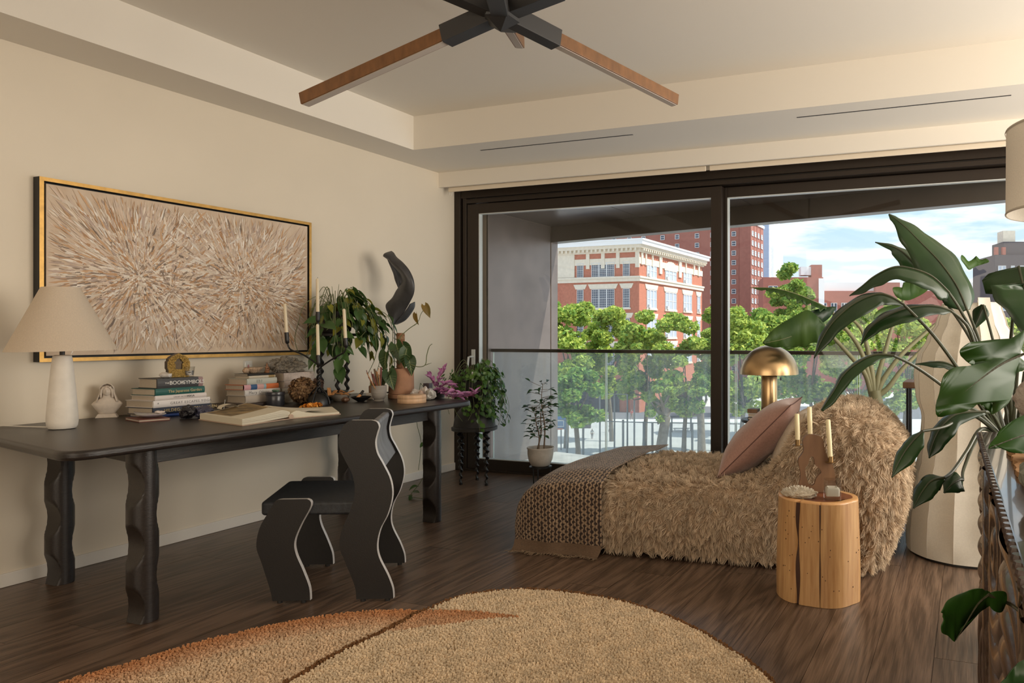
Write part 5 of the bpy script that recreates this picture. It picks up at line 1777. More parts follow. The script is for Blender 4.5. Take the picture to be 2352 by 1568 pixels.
# pothos on a twisted stand on the desk
PC = Vector((-4.135, 3.943, 1.36))
ps = thing('twisted_plant_stand', 'small black plant stand with twisted legs standing on the desk under the pothos', 'plant stand', (PC.x, PC.y, TZ))
rt_, fw_ = Vector((.938, .347, 0)), Vector((-.347, .938, 0))
for off in (-.10 * rt_, .045 * rt_ + .075 * fw_, .055 * rt_ - .080 * fw_):
    p = Vector((PC.x, PC.y, 0)) + off
    twisted_leg(B(), (p.x, p.y, 1.225), (p.x, p.y, TZ + .012), .021, .015, 7).lathe((p.x, p.y, TZ), [(.015, .0005), (.015, .014)], 14).obj('leg', M_clay, ps, True)
B().lathe((PC.x, PC.y, 1.215), [(.135, 0), (.14, .004), (.14, .016), (.13, .02)], 36).obj('tray', M_clay, ps, True, angle=50)
po = thing('pothos', 'dense trailing heart leaf pothos in a black pot on the twisted stand above the desk', 'plant', (PC.x, PC.y, 1.235))
B().lathe((PC.x, PC.y, 1.2355), [(.085, 0), (.10, .02), (.112, .10), (.115, .15), (.108, .15), (.10, .12), (.001, .12)], 36).obj('pot', M_clay, po, True, angle=50)
B().lathe((PC.x, PC.y, 1.356), [(.100, 0), (.07, .008), (.001, .012)], 20).obj('soil', M_soil, po, True)
pm = [leaf_mesh('pothos_leaf', HEART, .085, .062, .18, .2, .18, M_pothos), leaf_mesh('pothos_leaf', HEART, .075, .052, .3, .35, .18, M_pothos), leaf_mesh('pothos_leaf', HEART, .092, .066, .1, .1, .2, M_pothos), leaf_mesh('pothos_leaf', HEART, .07, .05, .2, .25, .18, M_pothos2)]
wall_guard = lambda a: 0.62 if math.cos(a) < -.55 else 1.0
trailing(po, PC + Vector((0, 0, .02)), 40, .30, .30, pm, 21, .034, .1, .03, 225, side=(-.15, .25), rise=.15, avoid=wall_guard)
trailing(po, PC + Vector((.02, .03, 0)), 9, .34, .58, pm, 5, .05, .15, .035, 64, side=(.35, .9), rise=.06, avoid=wall_guard)
sb = B()
for k_, (x, y, z) in enumerate(((-.02, .05, .22), (.0, -.03, .20))):
    sb.tube([PC + Vector((0, 0, 0)), PC + Vector((x * .6, y * .6, .12)), PC + Vector((x, y, z))], [.003, .0022, .0012], 5)
sb.obj('shoots', M_stem, po, True)
tv = B()
vp = smooth_path([(-3.83, 4.36, .86), (-3.80, 4.40, .80), (-3.74, 4.42, .70), (-3.72, 4.44, .55), (-3.76, 4.42, .40), (-3.72, 4.38, .22), (-3.70, 4.36, .06), (-3.62, 4.38, .012)], 6)

# hanging philodendron vine behind the desk end
hv = thing('hanging_vine', 'thin green vine hanging behind the far desk leg down to the floor', 'plant', (-3.9, 4.55, .8))
hp1 = smooth_path([(-3.90, 4.52, .86), (-3.86, 4.545, .78), (-3.89, 4.55, .66), (-3.85, 4.56, .52), (-3.90, 4.55, .40), (-3.84, 4.54, .26), (-3.88, 4.50, .12), (-3.94, 4.46, .02), (-3.85, 4.44, .010), (-3.70, 4.45, .010)], 6)
hp2 = smooth_path([(-3.90, 4.52, .86), (-3.95, 4.54, .70), (-3.97, 4.56, .55), (-3.93, 4.56, .40), (-3.92, 4.52, .20)], 6)
B().tube(hp1, .0022, 5).tube(hp2, .0022, 5).obj('vines', M_stem, hv, True)
for i, t in enumerate((4, 7, 11, 13, 16, 18, 21, 24, 27, 31, 38, 40, 43, 45)):
    p = hp1[t]
    a = i * 2.3
    put_leaf(hv, pm[i % 3], p, (math.cos(a) * .6 + .2, math.sin(a) * .4 - .2, -.55 if p.z > .1 else .05), (.55, -.8, .3) if p.z > .1 else (.1, -.2, 1), (.9, .8, .55, .95, .7)[i % 5])

# black folded sculpture on a rod
SB = Vector((-4.10, 4.467, 0))
scu = thing('folded_sculpture', 'black folded ribbon sculpture standing on a thin rod behind the terracotta pot', 'sculpture', (SB.x, SB.y, TZ))
M_fold = mat('black_leather', (0.045, 0.044, 0.046), 0.42, var=.25, vscale=14, bump=.08, bscale=150)
def SQ(px, py, d=0.0):
    """sculpture frame: millimetre-free sketch units (302 to the metre) right and up from the rod's foot, d away"""
    return SB + rt_ * ((px - 187) / 4.075 / 302) + Vector((0, 0, 1.22 + (770 - (560 + py / 4.075)) / 302)) + fw_ * d
Lb = [(165, 755), (115, 660), (85, 570), (145, 500), (185, 430), (238, 360), (238, 300), (200, 240), (158, 190), (128, 150), (80, 116)]
Rb = [(166, 754), (255, 650), (320, 562), (375, 470), (389, 390), (375, 320), (330, 240), (262, 170), (192, 118), (155, 75), (125, 55)]
Lc = smooth_path([Vector((a, c, 0)) for a, c in Lb], 4)
Rc = smooth_path([Vector((a, c, 0)) for a, c in Rb], 4)
rows = []
for i, (p, q) in enumerate(zip(Lc, Rc)):
    t = i / (len(Lc) - 1)
    row = []
    for j in range(9):
        s_ = j / 8
        m_ = p.lerp(q, s_)
        d = -.045 * math.sin(math.pi * s_) * (1 - .3 * t) + .05 * math.sin(t * 5.2 + s_ * 2.4) * (.4 + .6 * s_) + .02
        row.append(SQ(m_.x, m_.y, d))
    rows.append(row)
o = B().grid(rows).obj('front_fold', M_fold, scu, True, angle=180)
q = o.modifiers.new('t', 'SOLIDIFY')
q.thickness = .005
L2 = smooth_path([Vector((a, c, 0)) for a, c in ((80, 116), (108, 190), (138, 270), (158, 335), (190, 405))], 4)
R2 = smooth_path([Vector((a, c, 0)) for a, c in ((135, 110), (215, 190), (275, 280), (290, 350), (215, 430))], 4)
rows = [[SQ(*p.lerp(q, j / 6).to_2d(), .075 + .05 * math.sin(math.pi * j / 6) - .03 * abs(i / 16 - .5)) for j in range(7)] for i, (p, q) in enumerate(zip(L2, R2))]
o = B().grid(rows).obj('back_fold', M_fold, scu, True, angle=180)
q = o.modifiers.new('t', 'SOLIDIFY')
q.thickness = .005
L3 = smooth_path([Vector((a, c, 0)) for a, c in ((320, 562), (290, 610), (240, 672), (166, 754))], 4)
R3 = smooth_path([Vector((a, c, 0)) for a, c in ((338, 535), (330, 600), (255, 705), (168, 752))], 4)
rows = [[SQ(*p.lerp(q, j / 4).to_2d(), .03 + .06 * j / 4) for j in range(5)] for p, q in zip(L3, R3)]
o = B().grid(rows).obj('lower_fold', M_fold, scu, True, angle=180)
q = o.modifiers.new('t', 'SOLIDIFY')
q.thickness = .005
B().tube([SQ(166, 752, .02), SQ(180, 850, .02), (SB.x, SB.y + .0, TZ + .01)], .0035, 8).obj('rod', M_iron, scu, True)
B().lathe((SB.x, SB.y, TZ), [(.055, .0005), (.055, .010), (.052, .012)], 32).obj('foot', M_iron, scu, True, angle=50)

# terracotta pot with a climbing philodendron
TC = Vector((-3.728, 4.129, TZ))
tp = thing('terracotta_philodendron', 'terracotta pot with a moss pole and velvety veined leaves near the far desk end', 'plant', TC)
M_terra = mat('terracotta', (0.36, 0.185, 0.105), 0.75, var=.12, vscale=14, bump=.1, bscale=120)
B().lathe(TC, [(.084, .0005), (.088, .004), (.088, .030), (.083, .031)], 44).obj('saucer', M_terra, tp, True, angle=50)
B().lathe(TC, [(.080, .0315), (.0835, .034), (.083, .10), (.080, .20), (.081, .207), (.077, .207), (.075, .18), (.001, .18)], 44).obj('pot', M_terra, tp, True, angle=50)
M_coir = mat('coir', (0.26, 0.12, 0.06), .9, var=.35, vscale=90, bump=.8, bscale=150)
pl = TC + Vector((-.035, .03, 0))
rows = []
for j in range(30):
    z = .18 + .275 * j / 29
    rows.append([(pl.x + (.027 + .0015 * math.sin(j * 1.9)) * math.cos(a), pl.y + (.027 + .0015 * math.sin(j * 1.9 + 1)) * math.sin(a), TZ + z) for a in [2 * math.pi * i / 18 for i in range(18)]])
b = B().grid(rows, True)
b.f.append(tuple(29 * 18 + i for i in range(18)))
b.obj('moss_pole', M_coir, tp, True, angle=60)
tw = B()
for z in (.30, .33, .415, .422, .43):
    tw.tube([(pl.x + .0295 * math.cos(a), pl.y + .0295 * math.sin(a), TZ + z + .004 * math.sin(a)) for a in [2 * math.pi * i / 18 for i in range(19)]], .0012, 4)
tw.obj('string', mat('jute', (.45, .33, .18), .8), tp)
M_velvet = leaf_mat('velvet_leaf', (0.028, 0.060, 0.022), (0.055, 0.105, 0.030), .25, .45)
M_old = leaf_mat('old_leaf', (0.12, 0.10, 0.025), (0.30, 0.17, 0.03), .45, .4)
M_vein = mat('pale_vein', (.30, .34, .14), .6)
vm = [leaf_mesh('velvet_leaf', HEART, .145, .105, .22, .25, .22, M_velvet, n=9), leaf_mesh('velvet_leaf', HEART, .125, .085, .35, .35, .22, M_velvet, n=9)]
vo = leaf_mesh('old_leaf', HEART, .10, .058, .3, .15, .2, M_old, n=9)
def veined(me, p, d, nr, s_=1.0):
    o = put_leaf(tp, me, p, d, nr, s_)
    v = [me.vertices[i * 5 + 2].co + Vector((0, 0, .0012)) for i in range(len(me.vertices) // 5)]
    b = B(WM[o.name]).tube([tuple(q) for q in v], [.0022] * (len(v) - 1) + [.0005], 5)
    for i in (2, 3, 4, 5):
        for s2 in (0, 4):
            w_ = me.vertices[(min(i + 2, len(v) - 1)) * 5 + s2].co.lerp(v[i], .12) + Vector((0, 0, .0014))
            b.tube([tuple(v[i]), tuple(v[i].lerp(w_, .5) + Vector((0, 0, .001))), tuple(w_)], .0008, 4)
    b.obj('vein', M_vein, o, True)
    return o
def TP(px, py, d=0.0):
    """plant frame: (328 units to the metre) from the pot's axis"""
    return Vector((TC.x, TC.y, 0)) + rt_ * ((px - 922) / 328 / 1.0) + Vector((0, 0, 1.22 + (770 - py) / 328)) - fw_ * d
fr_n = -fw_ + Vector((0, 0, .35))
stem = B()
for px, py, d, tip, s_, me, nr in ((914, 790, .03, (.35, .25, -.9), 1.0, vm[0], fr_n - rt_ * .2), (900, 808, .09, (-.15, .2, -1), .95, vm[0], fr_n - rt_ * .5), (906, 855, .10, (-.45, .3, -.9), .9, vm[1], fr_n - rt_ * .3), (908, 852, .11, (.35, .3, -.8), .9, vm[0], fr_n + rt_ * .3), (940, 803, .05, (-.1, .2, -1), 1.0, vm[1], fr_n + rt_ * .2), (945, 822, .05, (.35, .2, -1), .95, vm[1], fr_n + rt_ * .7), (925, 792, .0, (.5, -.2, -.6), .8, vm[1], fr_n + rt_ * .4)):
    p = TP(px, py, d)
    dd = rt_ * tip[0] - fw_ * tip[1] + Vector((0, 0, tip[2]))
    veined(me, p, dd, nr, s_)
    stem.tube([TP(920, 835, .02), TP((px + 920) / 2, min(py, 830) - 4, d * .6), p], .0028, 6)
stem.tube(smooth_path([TP(919, 800, .02), TP(920, 775, .01), TP(935, 758, .0), TP(950, 747, .0), TP(958, 742, .0)], 4), .0028, 6)
stem.tube(smooth_path([TP(952, 747, 0), TP(962, 735, 0), TP(966, 722, 0), TP(974, 709, 0)], 4), .002, 6)
stem.tube(smooth_path([TP(935, 825, .05), TP(952, 836, .06), TP(970, 841, .06), TP(984, 836, .06), TP(986, 815, .05), TP(992, 795, .05), TP(999, 789, .05)], 4), [.003] * 20 + [.0024] * 4 + [.001], 6)
stem.tube([TP(984, 837, .06), TP(998, 832, .06)], [.003, .001], 6)
stem.obj('stems', M_stem, tp, True)
put_leaf(tp, vo, TP(956, 720, 0), rt_ * .1 + Vector((0, 0, -1)), fr_n - rt_ * .6, .82)
put_leaf(tp, vo, TP(975, 701, 0), rt_ * .45 + Vector((0, 0, -1)), fr_n + rt_ * .3, .95)

# pink tradescantia and crystals at the far end of the desk
M_pink = leaf_mat('pink_leaf', (0.46, 0.12, 0.36), (0.66, 0.36, 0.56), .35, .4, scale=25)
M_purple = leaf_mat('purple_leaf', (0.16, 0.04, 0.10), (0.42, 0.16, 0.34), .3, .4, scale=25)
pk = thing('pink_tradescantia', 'magenta striped tradescantia trailing over the far end of the desk', 'plant', (-3.42, 4.22, TZ))
km = [leaf_mesh('pink_leaf', LANCE, .075, .030, .5, .15, 0, M_pink), leaf_mesh('pink_leaf', LANCE, .060, .028, .4, .3, 0, M_purple), leaf_mesh('pink_leaf', LANCE, .068, .032, .5, .25, 0, M_pink)]
kg = random.Random(4)
B().lathe((-3.50, 4.235, TZ), [(.040, .0005), (.050, .06), (.048, .06), (.001, .045)], 28).obj('pot', M_clay, pk, True, angle=50)
kst = B()
for path in ([(-3.50, 4.235, .83), (-3.50, 4.23, .90), (-3.47, 4.24, .955), (-3.45, 4.24, .985)], [(-3.50, 4.235, .83), (-3.53, 4.21, .90), (-3.55, 4.20, .93)], [(-3.50, 4.235, .83), (-3.44, 4.23, .88), (-3.37, 4.22, .865), (-3.31, 4.20, .815)], [(-3.49, 4.22, .83), (-3.40, 4.18, .84), (-3.30, 4.165, .805), (-3.22, 4.16, .805), (-3.16, 4.15, .815), (-3.12, 4.14, .83)], [(-3.49, 4.22, .83), (-3.44, 4.17, .84), (-3.37, 4.15, .812), (-3.28, 4.13, .80)]):
    sp = smooth_path(path, 6)
    kst.tube(sp, .0026, 6)
    for i in range(3, len(sp), 2):
        for s2 in (-1, 1):
            d = (sp[i] - sp[i - 1]).normalized()
            sd2 = d.cross(Vector((kg.uniform(-.4, .4), kg.uniform(-.4, .4), 1))).normalized() * s2
            dd = d * kg.uniform(.2, .9) + sd2 * kg.uniform(.5, 1) + Vector((0, 0, kg.uniform(.05, .7)))
            put_leaf(pk, km[kg.randrange(3)], sp[i], dd, Vector((kg.uniform(-.5, .5), kg.uniform(-.6, .2), 1)), kg.uniform(.6, 1.1))
kst.obj('stems', mat('pink_stem', (.25, .08, .12), .5), pk, True)
M_milk = mat('milky_quartz', (.68, .62, .58), .25, var=.15, vscale=40, trans=.2)
for i, (x, y, r_, lb) in enumerate(((-3.56, 4.085, .034, 'milky white quartz chunk at the left of the crystal group'), (-3.50, 4.06, .030, 'pale peach crystal in front of the pink tradescantia'), (-3.44, 4.075, .036, 'grey white crystal cluster at the right of the crystal group'), (-3.52, 4.13, .030, 'white crystal standing upright behind the other crystals'))):
    m_ = (M_milk, mat('peach_quartz', (.66, .47, .38), .3, var=.15, vscale=40, trans=.2), mat('grey_quartz', (.42, .39, .35), .3, var=.4, vscale=60), M_milk)[i]
    tag(rocky('crystal', (x, y, TZ + r_ * .92 + (.012 if i == 3 else 0)), (r_, r_, r_ * (1.3 if i == 3 else 1.0)), m_, amp=.5, freq=3.2, seed=20 + i, sub=3, squash=-.85), lb, 'crystal', 'crystals by the pink tradescantia')
cbx = thing('dark_card_box', 'small dark patterned box standing behind the crystals', 'box', (-3.62, 4.27, TZ))
B().box(-3.645, -3.595, 4.25, 4.29, TZ + .0005, TZ + .098).obj('box', mat('dark_print', (.035, .03, .035), .5, col2=(.13, .10, .12), vscale=60), cbx, bevel=.002)

# peperomia on a tall black stand by the window
QC = Vector((-3.835, 5.085, 0))
qs = thing('domed_plant_stand', 'black dome shaped plant stand on three tall twisted legs by the window', 'plant stand', QC)
B().lathe(QC, [(.172, .440), (.182, .444), (.184, .468), (.168, .472), (.168, .478), (.160, .53), (.138, .59), (.100, .635), (.058, .660), (.046, .675), (.060, .700)], 48).obj('dome', M_clay, qs, True, angle=40)
for x, y in ((-3.904, 4.997), (-3.900, 5.205), (-3.690, 5.045)):
    twisted_leg(B(), (x, y, .444), (x, y, .012), .030, .012, 8).lathe((x, y, 0), [(.013, .0005), (.014, .016)], 14).obj('leg', M_iron, qs, True)
pe = thing('trailing_peperomia', 'bushy green plant with small round leaves cascading over the domed stand', 'plant', QC + Vector((0, 0, .69)))
B().lathe(QC, [(.058, .6995), (.10, .73), (.128, .79), (.135, .85), (.128, .85), (.001, .83)], 40).obj('pot', M_clay, pe, True, angle=50)
B().lathe(QC + Vector((0, 0, .831)), [(.12, 0), (.001, .01)], 24).obj('soil', M_soil, pe)
M_pep = leaf_mat('peperomia_leaf', (0.035, 0.11, 0.018), (0.11, 0.22, 0.035), .40, .35)
M_pepd = leaf_mat('peperomia_leaf_dark', (0.018, 0.05, 0.015), (0.045, 0.10, 0.025), .3, .35)
qm = [leaf_mesh('round_leaf', OVAL, .046, .038, .15, .2, 0, M_pep, n=5), leaf_mesh('round_leaf', OVAL, .052, .040, .2, .3, 0, M_pepd, n=5), leaf_mesh('round_leaf', OVAL, .043, .034, .1, .1, 0, M_pep, n=5)]
trailing(pe, QC + Vector((.0, 0, .85)), 44, .245, .42, qm, 33, .030, .1, .012, 299, side=(-.15, .55), rise=.15, avoid=lambda a: .75 if math.cos(a) < -.3 else 1.0, vine_r=.0016)
def dense_leaves(plant, c, n, material, seed, r_, drop, side):
    """the leaves past the individually built ones, joined"""
    g = np.random.default_rng(seed)
    a = g.normal(side, 1.5, n)
    q = r_ * g.uniform(.55, 1.0, n)
    z = np.where(g.random(n) < .5, g.uniform(.0, .12, n) * (1.2 - q / r_), -g.uniform(0, drop, n) * np.clip(np.cos(a - side) * .6 + .55, .15, 1))
    P = np.stack([c.x + q * np.cos(a), c.y + q * np.sin(a), c.z + z], 1)
    o = np.stack([np.cos(a), np.sin(a), g.uniform(.2, 1.2, n)], 1) + g.normal(0, .35, (n, 3))
    o /= np.linalg.norm(o, axis=1)[:, None]
    d = np.cross(o, g.normal(size=(n, 3)))
    d[:, 2] -= .5
    d /= np.linalg.norm(d, axis=1)[:, None]
    s_ = np.cross(d, o)
    L_ = (.044 * g.uniform(.6, 1.1, n))[:, None]
    V = np.stack([P, P + d * L_ * .35 - s_ * L_ * .38, P + d * L_ * .75 - s_ * L_ * .3, P + d * L_, P + d * L_ * .75 + s_ * L_ * .3, P + d * L_ * .35 + s_ * L_ * .38], 1).reshape(-1, 3)
    C = np.array((.05, .12, .02)) + np.array((.07, .11, .02)) * g.random((n, 1))
    npmesh('foliage', V, np.arange(6 * n).reshape(n, 6), tintmat('small_leaves', .4, .4, .5), plant, cols=np.repeat(C, 6, 0), kind='stuff')
dense_leaves(pe, QC + Vector((0, 0, .88)), 480, None, 3, .235, .36, -.15)
for x, y, z in ((-3.74, 4.93, .93), (-3.75, 4.95, .91)):
    B().box(x - .006, x + .006, y - .001, y + .001, .86, z).obj('plant_label', W_, pe)

# small rubber fig by the window
FC = Vector((-3.31, 5.25, 0))
st = thing('pot_stand', 'low black metal stand holding the grey pot by the window', 'plant stand', FC)
for a in (.3, 2.4, 4.5):
    B().tube([(FC.x + .085 * math.cos(a), FC.y + .085 * math.sin(a), .145), (FC.x + .075 * math.cos(a), FC.y + .075 * math.sin(a), .0005)], .006, 8).obj('leg', M_iron, st)
B().lathe(FC, [(.07, .138), (.092, .138), (.092, .148), (.07, .148)], 32, cap=False).obj('ring', M_iron, st)
ff = thing('potted_fig', 'small fig tree with dark glossy leaves in a round pale grey pot by the window', 'plant', FC + Vector((0, 0, .148)))
M_conc2 = mat('pale_concrete', (.46, .42, .37), .8, var=.1, vscale=20, bump=.15, bscale=100)
B().lathe(FC, [(.055, .1485), (.075, .156), (.096, .20), (.105, .25), (.104, .285), (.111, .298), (.108, .304), (.098, .300), (.097, .27), (.001, .27)], 44).obj('pot', M_conc2, ff, True, angle=60)
B().lathe(FC + Vector((0, 0, .271)), [(.095, 0), (.001, .012)], 20).obj('soil', M_soil, ff)
M_fig = leaf_mat('fig_leaf', (0.016, 0.050, 0.022), (0.040, 0.095, 0.035), .25, .3)
fm = [leaf_mesh('fig_leaf', OVAL, .062, .032, .2, .15, 0, M_fig, n=5), leaf_mesh('fig_leaf', OVAL, .055, .026, .35, .3, 0, M_fig, n=5)]
g = random.Random(9)
tk = B()
for px, pz, ln in ((0.02, .02, .55), (-.03, .0, .42), (.0, -.03, .36)):
    p0 = FC + Vector((px, pz, .275))
    top_ = p0 + Vector((g.uniform(-.06, .06), g.uniform(-.04, .04), ln))
    sp = smooth_path([p0, p0.lerp(top_, .35) + Vector((.012, 0, 0)), p0.lerp(top_, .7) - Vector((.015, 0, 0)), top_], 8)
    tk.tube(sp, [.007 - .0055 * i / len(sp) for i in range(len(sp))], 6)
    for i in range(7, len(sp)):
        for q in range(2):
            a = g.uniform(0, 6.28)
            o = Vector((math.cos(a), math.sin(a), g.uniform(-.1, .5)))
            e_ = sp[i] + o * g.uniform(.02, .10)
            tk.tube([sp[i], e_], .0015, 4, cap=False)
            put_leaf(ff, fm[q], e_, o + Vector((0, 0, g.uniform(-.6, .5))), Vector((g.uniform(-.4, .4), g.uniform(-.8, 0), 1)), g.uniform(.7, 1.1))
tk.obj('stems', mat('fig_stem', (.16, .11, .07), .8), ff, True)
PL = {
    'PH1': [(-0.07,1.789,1.033), (-0.074,1.784,1.06), (-0.068,1.791,1.094), (-0.061,1.8,1.123), (-0.051,1.811,1.136), (-0.037,1.826,1.146), (-0.007,1.858,1.148), (0.027,1.896,1.145), (0.012,1.88,1.159), (-0.009,1.856,1.168), (-0.022,1.843,1.173), (-0.027,1.836,1.184), (-0.02,1.844,1.194), (-0.005,1.861,1.203), (0.01,1.877,1.205), (0.027,1.896,1.203), (0.047,1.917,1.195), (0.065,1.936,1.188), (0.084,1.955,1.186), (0.085,1.957,1.199), (0.094,1.965,1.213), (0.108,1.981,1.223), (0.126,1.999,1.233), (0.123,1.996,1.199), (0.116,1.988,1.169), (0.126,1.999,1.155), (0.124,1.997,1.134), (0.106,1.978,1.128), (0.102,1.974,1.102), (0.089,1.96,1.064), (0.075,1.946,1.048), (0.06,1.931,1.038), (0.042,1.911,1.032), (0.05,1.92,1.066), (0.048,1.918,1.089), (0.045,1.915,1.106), (0.04,1.909,1.113), (0.037,1.906,1.109), (0.032,1.901,1.09), (0.022,1.89,1.067), (0.009,1.876,1.052), (-0.01,1.856,1.042), (-0.04,1.822,1.037)],
    'PH1m': [(0.119,1.992,1.172), (0.072,1.943,1.151), (0.022,1.89,1.116), (-0.026,1.838,1.077), (-0.068,1.791,1.039)],
    'PH2': [(0.035,1.611,0.991), (0.044,1.62,1.007), (0.056,1.634,1.023), (0.068,1.646,1.037), (0.08,1.658,1.044), (0.096,1.674,1.052), (0.118,1.697,1.058), (0.15,1.729,1.044), (0.159,1.738,1.007), (0.141,1.72,0.976), (0.107,1.685,0.974), (0.08,1.658,0.979), (0.06,1.638,0.99), (0.048,1.624,0.991)],
    'PH2m': [(0.146,1.724,1.017), (0.107,1.685,1.013), (0.07,1.648,1.003), (0.037,1.613,0.992)],
    'PH3': [(-0.023,1.182,0.758), (-0.025,1.179,0.764), (-0.034,1.17,0.771), (-0.041,1.162,0.777), (-0.044,1.159,0.788), (-0.041,1.162,0.797), (-0.036,1.167,0.806), (-0.041,1.162,0.809), (-0.046,1.157,0.81), (-0.042,1.16,0.817), (-0.035,1.169,0.825), (-0.023,1.181,0.83), (-0.009,1.196,0.83), (0.004,1.209,0.833), (0.014,1.22,0.831), (0.022,1.228,0.825), (0.026,1.233,0.818), (0.033,1.239,0.821), (0.04,1.247,0.821), (0.05,1.257,0.818), (0.052,1.258,0.806), (0.048,1.255,0.793), (0.044,1.25,0.788), (0.038,1.243,0.789), (0.032,1.238,0.794), (0.028,1.235,0.8), (0.023,1.229,0.798), (0.014,1.22,0.792), (0.001,1.206,0.782), (-0.009,1.196,0.777), (-0.016,1.189,0.772)],
    'PH3m': [(0.026,1.233,0.818), (0.011,1.217,0.808), (-0.003,1.202,0.788), (-0.021,1.183,0.76)],
    'PH3s': [(0.026,1.233,0.818), (0.047,1.253,0.804), (0.063,1.27,0.793), (0.081,1.287,0.779), (0.114,1.32,0.775)],
    'PH4': [(0.03,0.863,0.844), (0.035,0.865,0.85), (0.041,0.868,0.857), (0.049,0.87,0.865), (0.057,0.874,0.87), (0.072,0.879,0.871), (0.076,0.881,0.829), (0.037,0.866,0.82)],
    'AL1m': [(-0.924,5.087,1.413), (-1.013,5.032,1.46), (-1.126,4.964,1.509), (-1.251,4.885,1.541), (-1.39,4.799,1.544)],
    'AL2': [(-1.296,4.777,1.166), (-1.275,4.791,1.206), (-1.237,4.817,1.259), (-1.186,4.851,1.302), (-1.121,4.894,1.345), (-1.043,4.946,1.392), (-0.991,4.981,1.368), (-0.938,5.016,1.31), (-0.92,5.029,1.262), (-0.951,5.007,1.226), (-0.964,4.998,1.177), (-1.012,4.967,1.168), (-1.056,4.938,1.141), (-1.095,4.912,1.151), (-1.142,4.88,1.127), (-1.186,4.851,1.145), (-1.23,4.822,1.139)],
    'AL2m': [(-0.932,5.027,1.295), (-1.044,4.949,1.25), (-1.173,4.859,1.197), (-1.285,4.781,1.169)],
    'AL3': [(-0.505,5.247,1.546), (-0.494,5.251,1.503), (-0.46,5.263,1.471), (-0.404,5.284,1.461), (-0.344,5.306,1.485), (-0.296,5.324,1.515), (-0.26,5.337,1.555), (-0.28,5.33,1.576), (-0.311,5.319,1.59), (-0.324,5.313,1.611), (-0.375,5.295,1.63), (-0.382,5.293,1.596), (-0.407,5.283,1.59), (-0.432,5.274,1.584), (-0.438,5.272,1.552), (-0.471,5.259,1.555)],
    'AL4': [(-0.633,5.252,1.333), (-0.619,5.257,1.378), (-0.561,5.279,1.418), (-0.491,5.305,1.433), (-0.453,5.319,1.445), (-0.47,5.313,1.408), (-0.533,5.289,1.385), (-0.575,5.274,1.354)],
    'AL5': [(-0.063,5.201,1.723), (-0.058,5.203,1.752), (-0.033,5.212,1.738), (-0.006,5.222,1.712), (0.034,5.237,1.741), (0.04,5.239,1.747), (0.067,5.249,1.721), (0.094,5.259,1.729), (0.11,5.265,1.706), (0.075,5.252,1.692), (0.034,5.237,1.677), (-0.009,5.221,1.654), (-0.036,5.211,1.689)],
    'AL6': [(-1.185,4.875,1.285), (-1.147,4.902,1.324), (-1.075,4.953,1.363), (-0.997,5.008,1.393), (-0.916,5.063,1.415), (-0.843,5.115,1.419), (-0.863,5.1,1.386), (-0.903,5.073,1.335), (-0.97,5.027,1.296), (-1.017,4.993,1.316), (-1.054,4.968,1.286), (-1.093,4.94,1.235), (-1.14,4.907,1.25)],
    'ALP0': [(-0.639,5.308,0.807), (-0.66,5.301,0.915), (-0.726,5.276,1.129), (-0.841,5.233,1.298), (-0.926,5.201,1.405)],
    'ALP1': [(-0.63,5.31,0.807), (-0.648,5.305,0.975), (-0.682,5.292,1.159), (-0.726,5.276,1.282), (-0.841,5.233,1.389)],
    'ALP2': [(-0.619,5.315,0.807), (-0.601,5.321,0.945), (-0.552,5.34,1.129), (-0.51,5.356,1.282), (-0.438,5.382,1.466)],
    'ALP3': [(-0.613,5.317,0.807), (-0.568,5.334,0.915), (-0.452,5.376,1.084), (-0.295,5.435,1.236), (-0.194,5.473,1.328)],
    'ALP4': [(-0.608,5.319,0.792), (-0.538,5.345,0.853), (-0.452,5.376,0.975), (-0.352,5.414,1.084), (-0.222,5.462,1.221)],
    'ALP5': [(-0.645,5.306,0.792), (-0.688,5.29,0.945), (-0.768,5.259,1.052), (-0.898,5.212,1.206), (-0.961,5.189,1.298)],
}

# ---------------------------------------------------------------- sheepskin daybed by the window
M_bed = mat('sheepskin_base', (0.40, 0.29, 0.19), 0.95, var=.15, vscale=8)
BED = Matrix.Translation((-2.395, 3.655, 0)) @ Matrix.Rotation(R(4.2), 4, 'Z')
bed = tag(link('daybed', None, None, BED), 'long beige sheepskin daybed with a rolled headrest in front of the window', 'daybed')
PROF = [(0.03, 0.03), (0.005, 0.14), (0.005, 0.27), (0.045, 0.35), (0.15, 0.388), (0.35, 0.402), (0.65, 0.408), (0.95, 0.405), (1.22, 0.408), (1.36, 0.445), (1.45, 0.545), (1.53, 0.68), (1.63, 0.778), (1.76, 0.815), (1.90, 0.792), (2.01, 0.715), (2.085, 0.60), (2.10, 0.45), (2.07, 0.28), (2.01, 0.12), (1.97, 0.03)]
def prof_pts(inset, n=5):
    P = smooth_path([Vector((a, c, 0)) for a, c in PROF], n)
    out = []
    for i, p in enumerate(P):
        d = (P[min(i + 1, len(P) - 1)] - P[max(i - 1, 0)]).normalized()
        nr = Vector((-d.y, d.x, 0)) * -1.0       # inward
        q = p - Vector((-d.y, d.x, 0)) * inset
        out.append((q.x, max(q.y, 0.03)))
    return out
BW = 1.13
ST = [(0.0, .10), (.012, .06), (.04, .025), (.085, .005), (.16, 0), (.32, -.012), (.5, -.022), (.68, -.018), (.86, -.008), (1.0, 0), (1.06, .012), (1.10, .035), (1.12, .06), (1.13, .10)]
def wob(u, v, z):
    return noise.noise(Vector((u * 3.2, v * 3.2, z * 3.2))) * .016 + noise.noise(Vector((u * 8, v * 8, z * 8 + 5))) * .006
rows = []
for v, ins in ST:
    rows.append([(u, v, z + (wob(u, v, z) if z > .1 else 0)) for u, z in prof_pts(ins)])
b = B(BED).grid(rows)
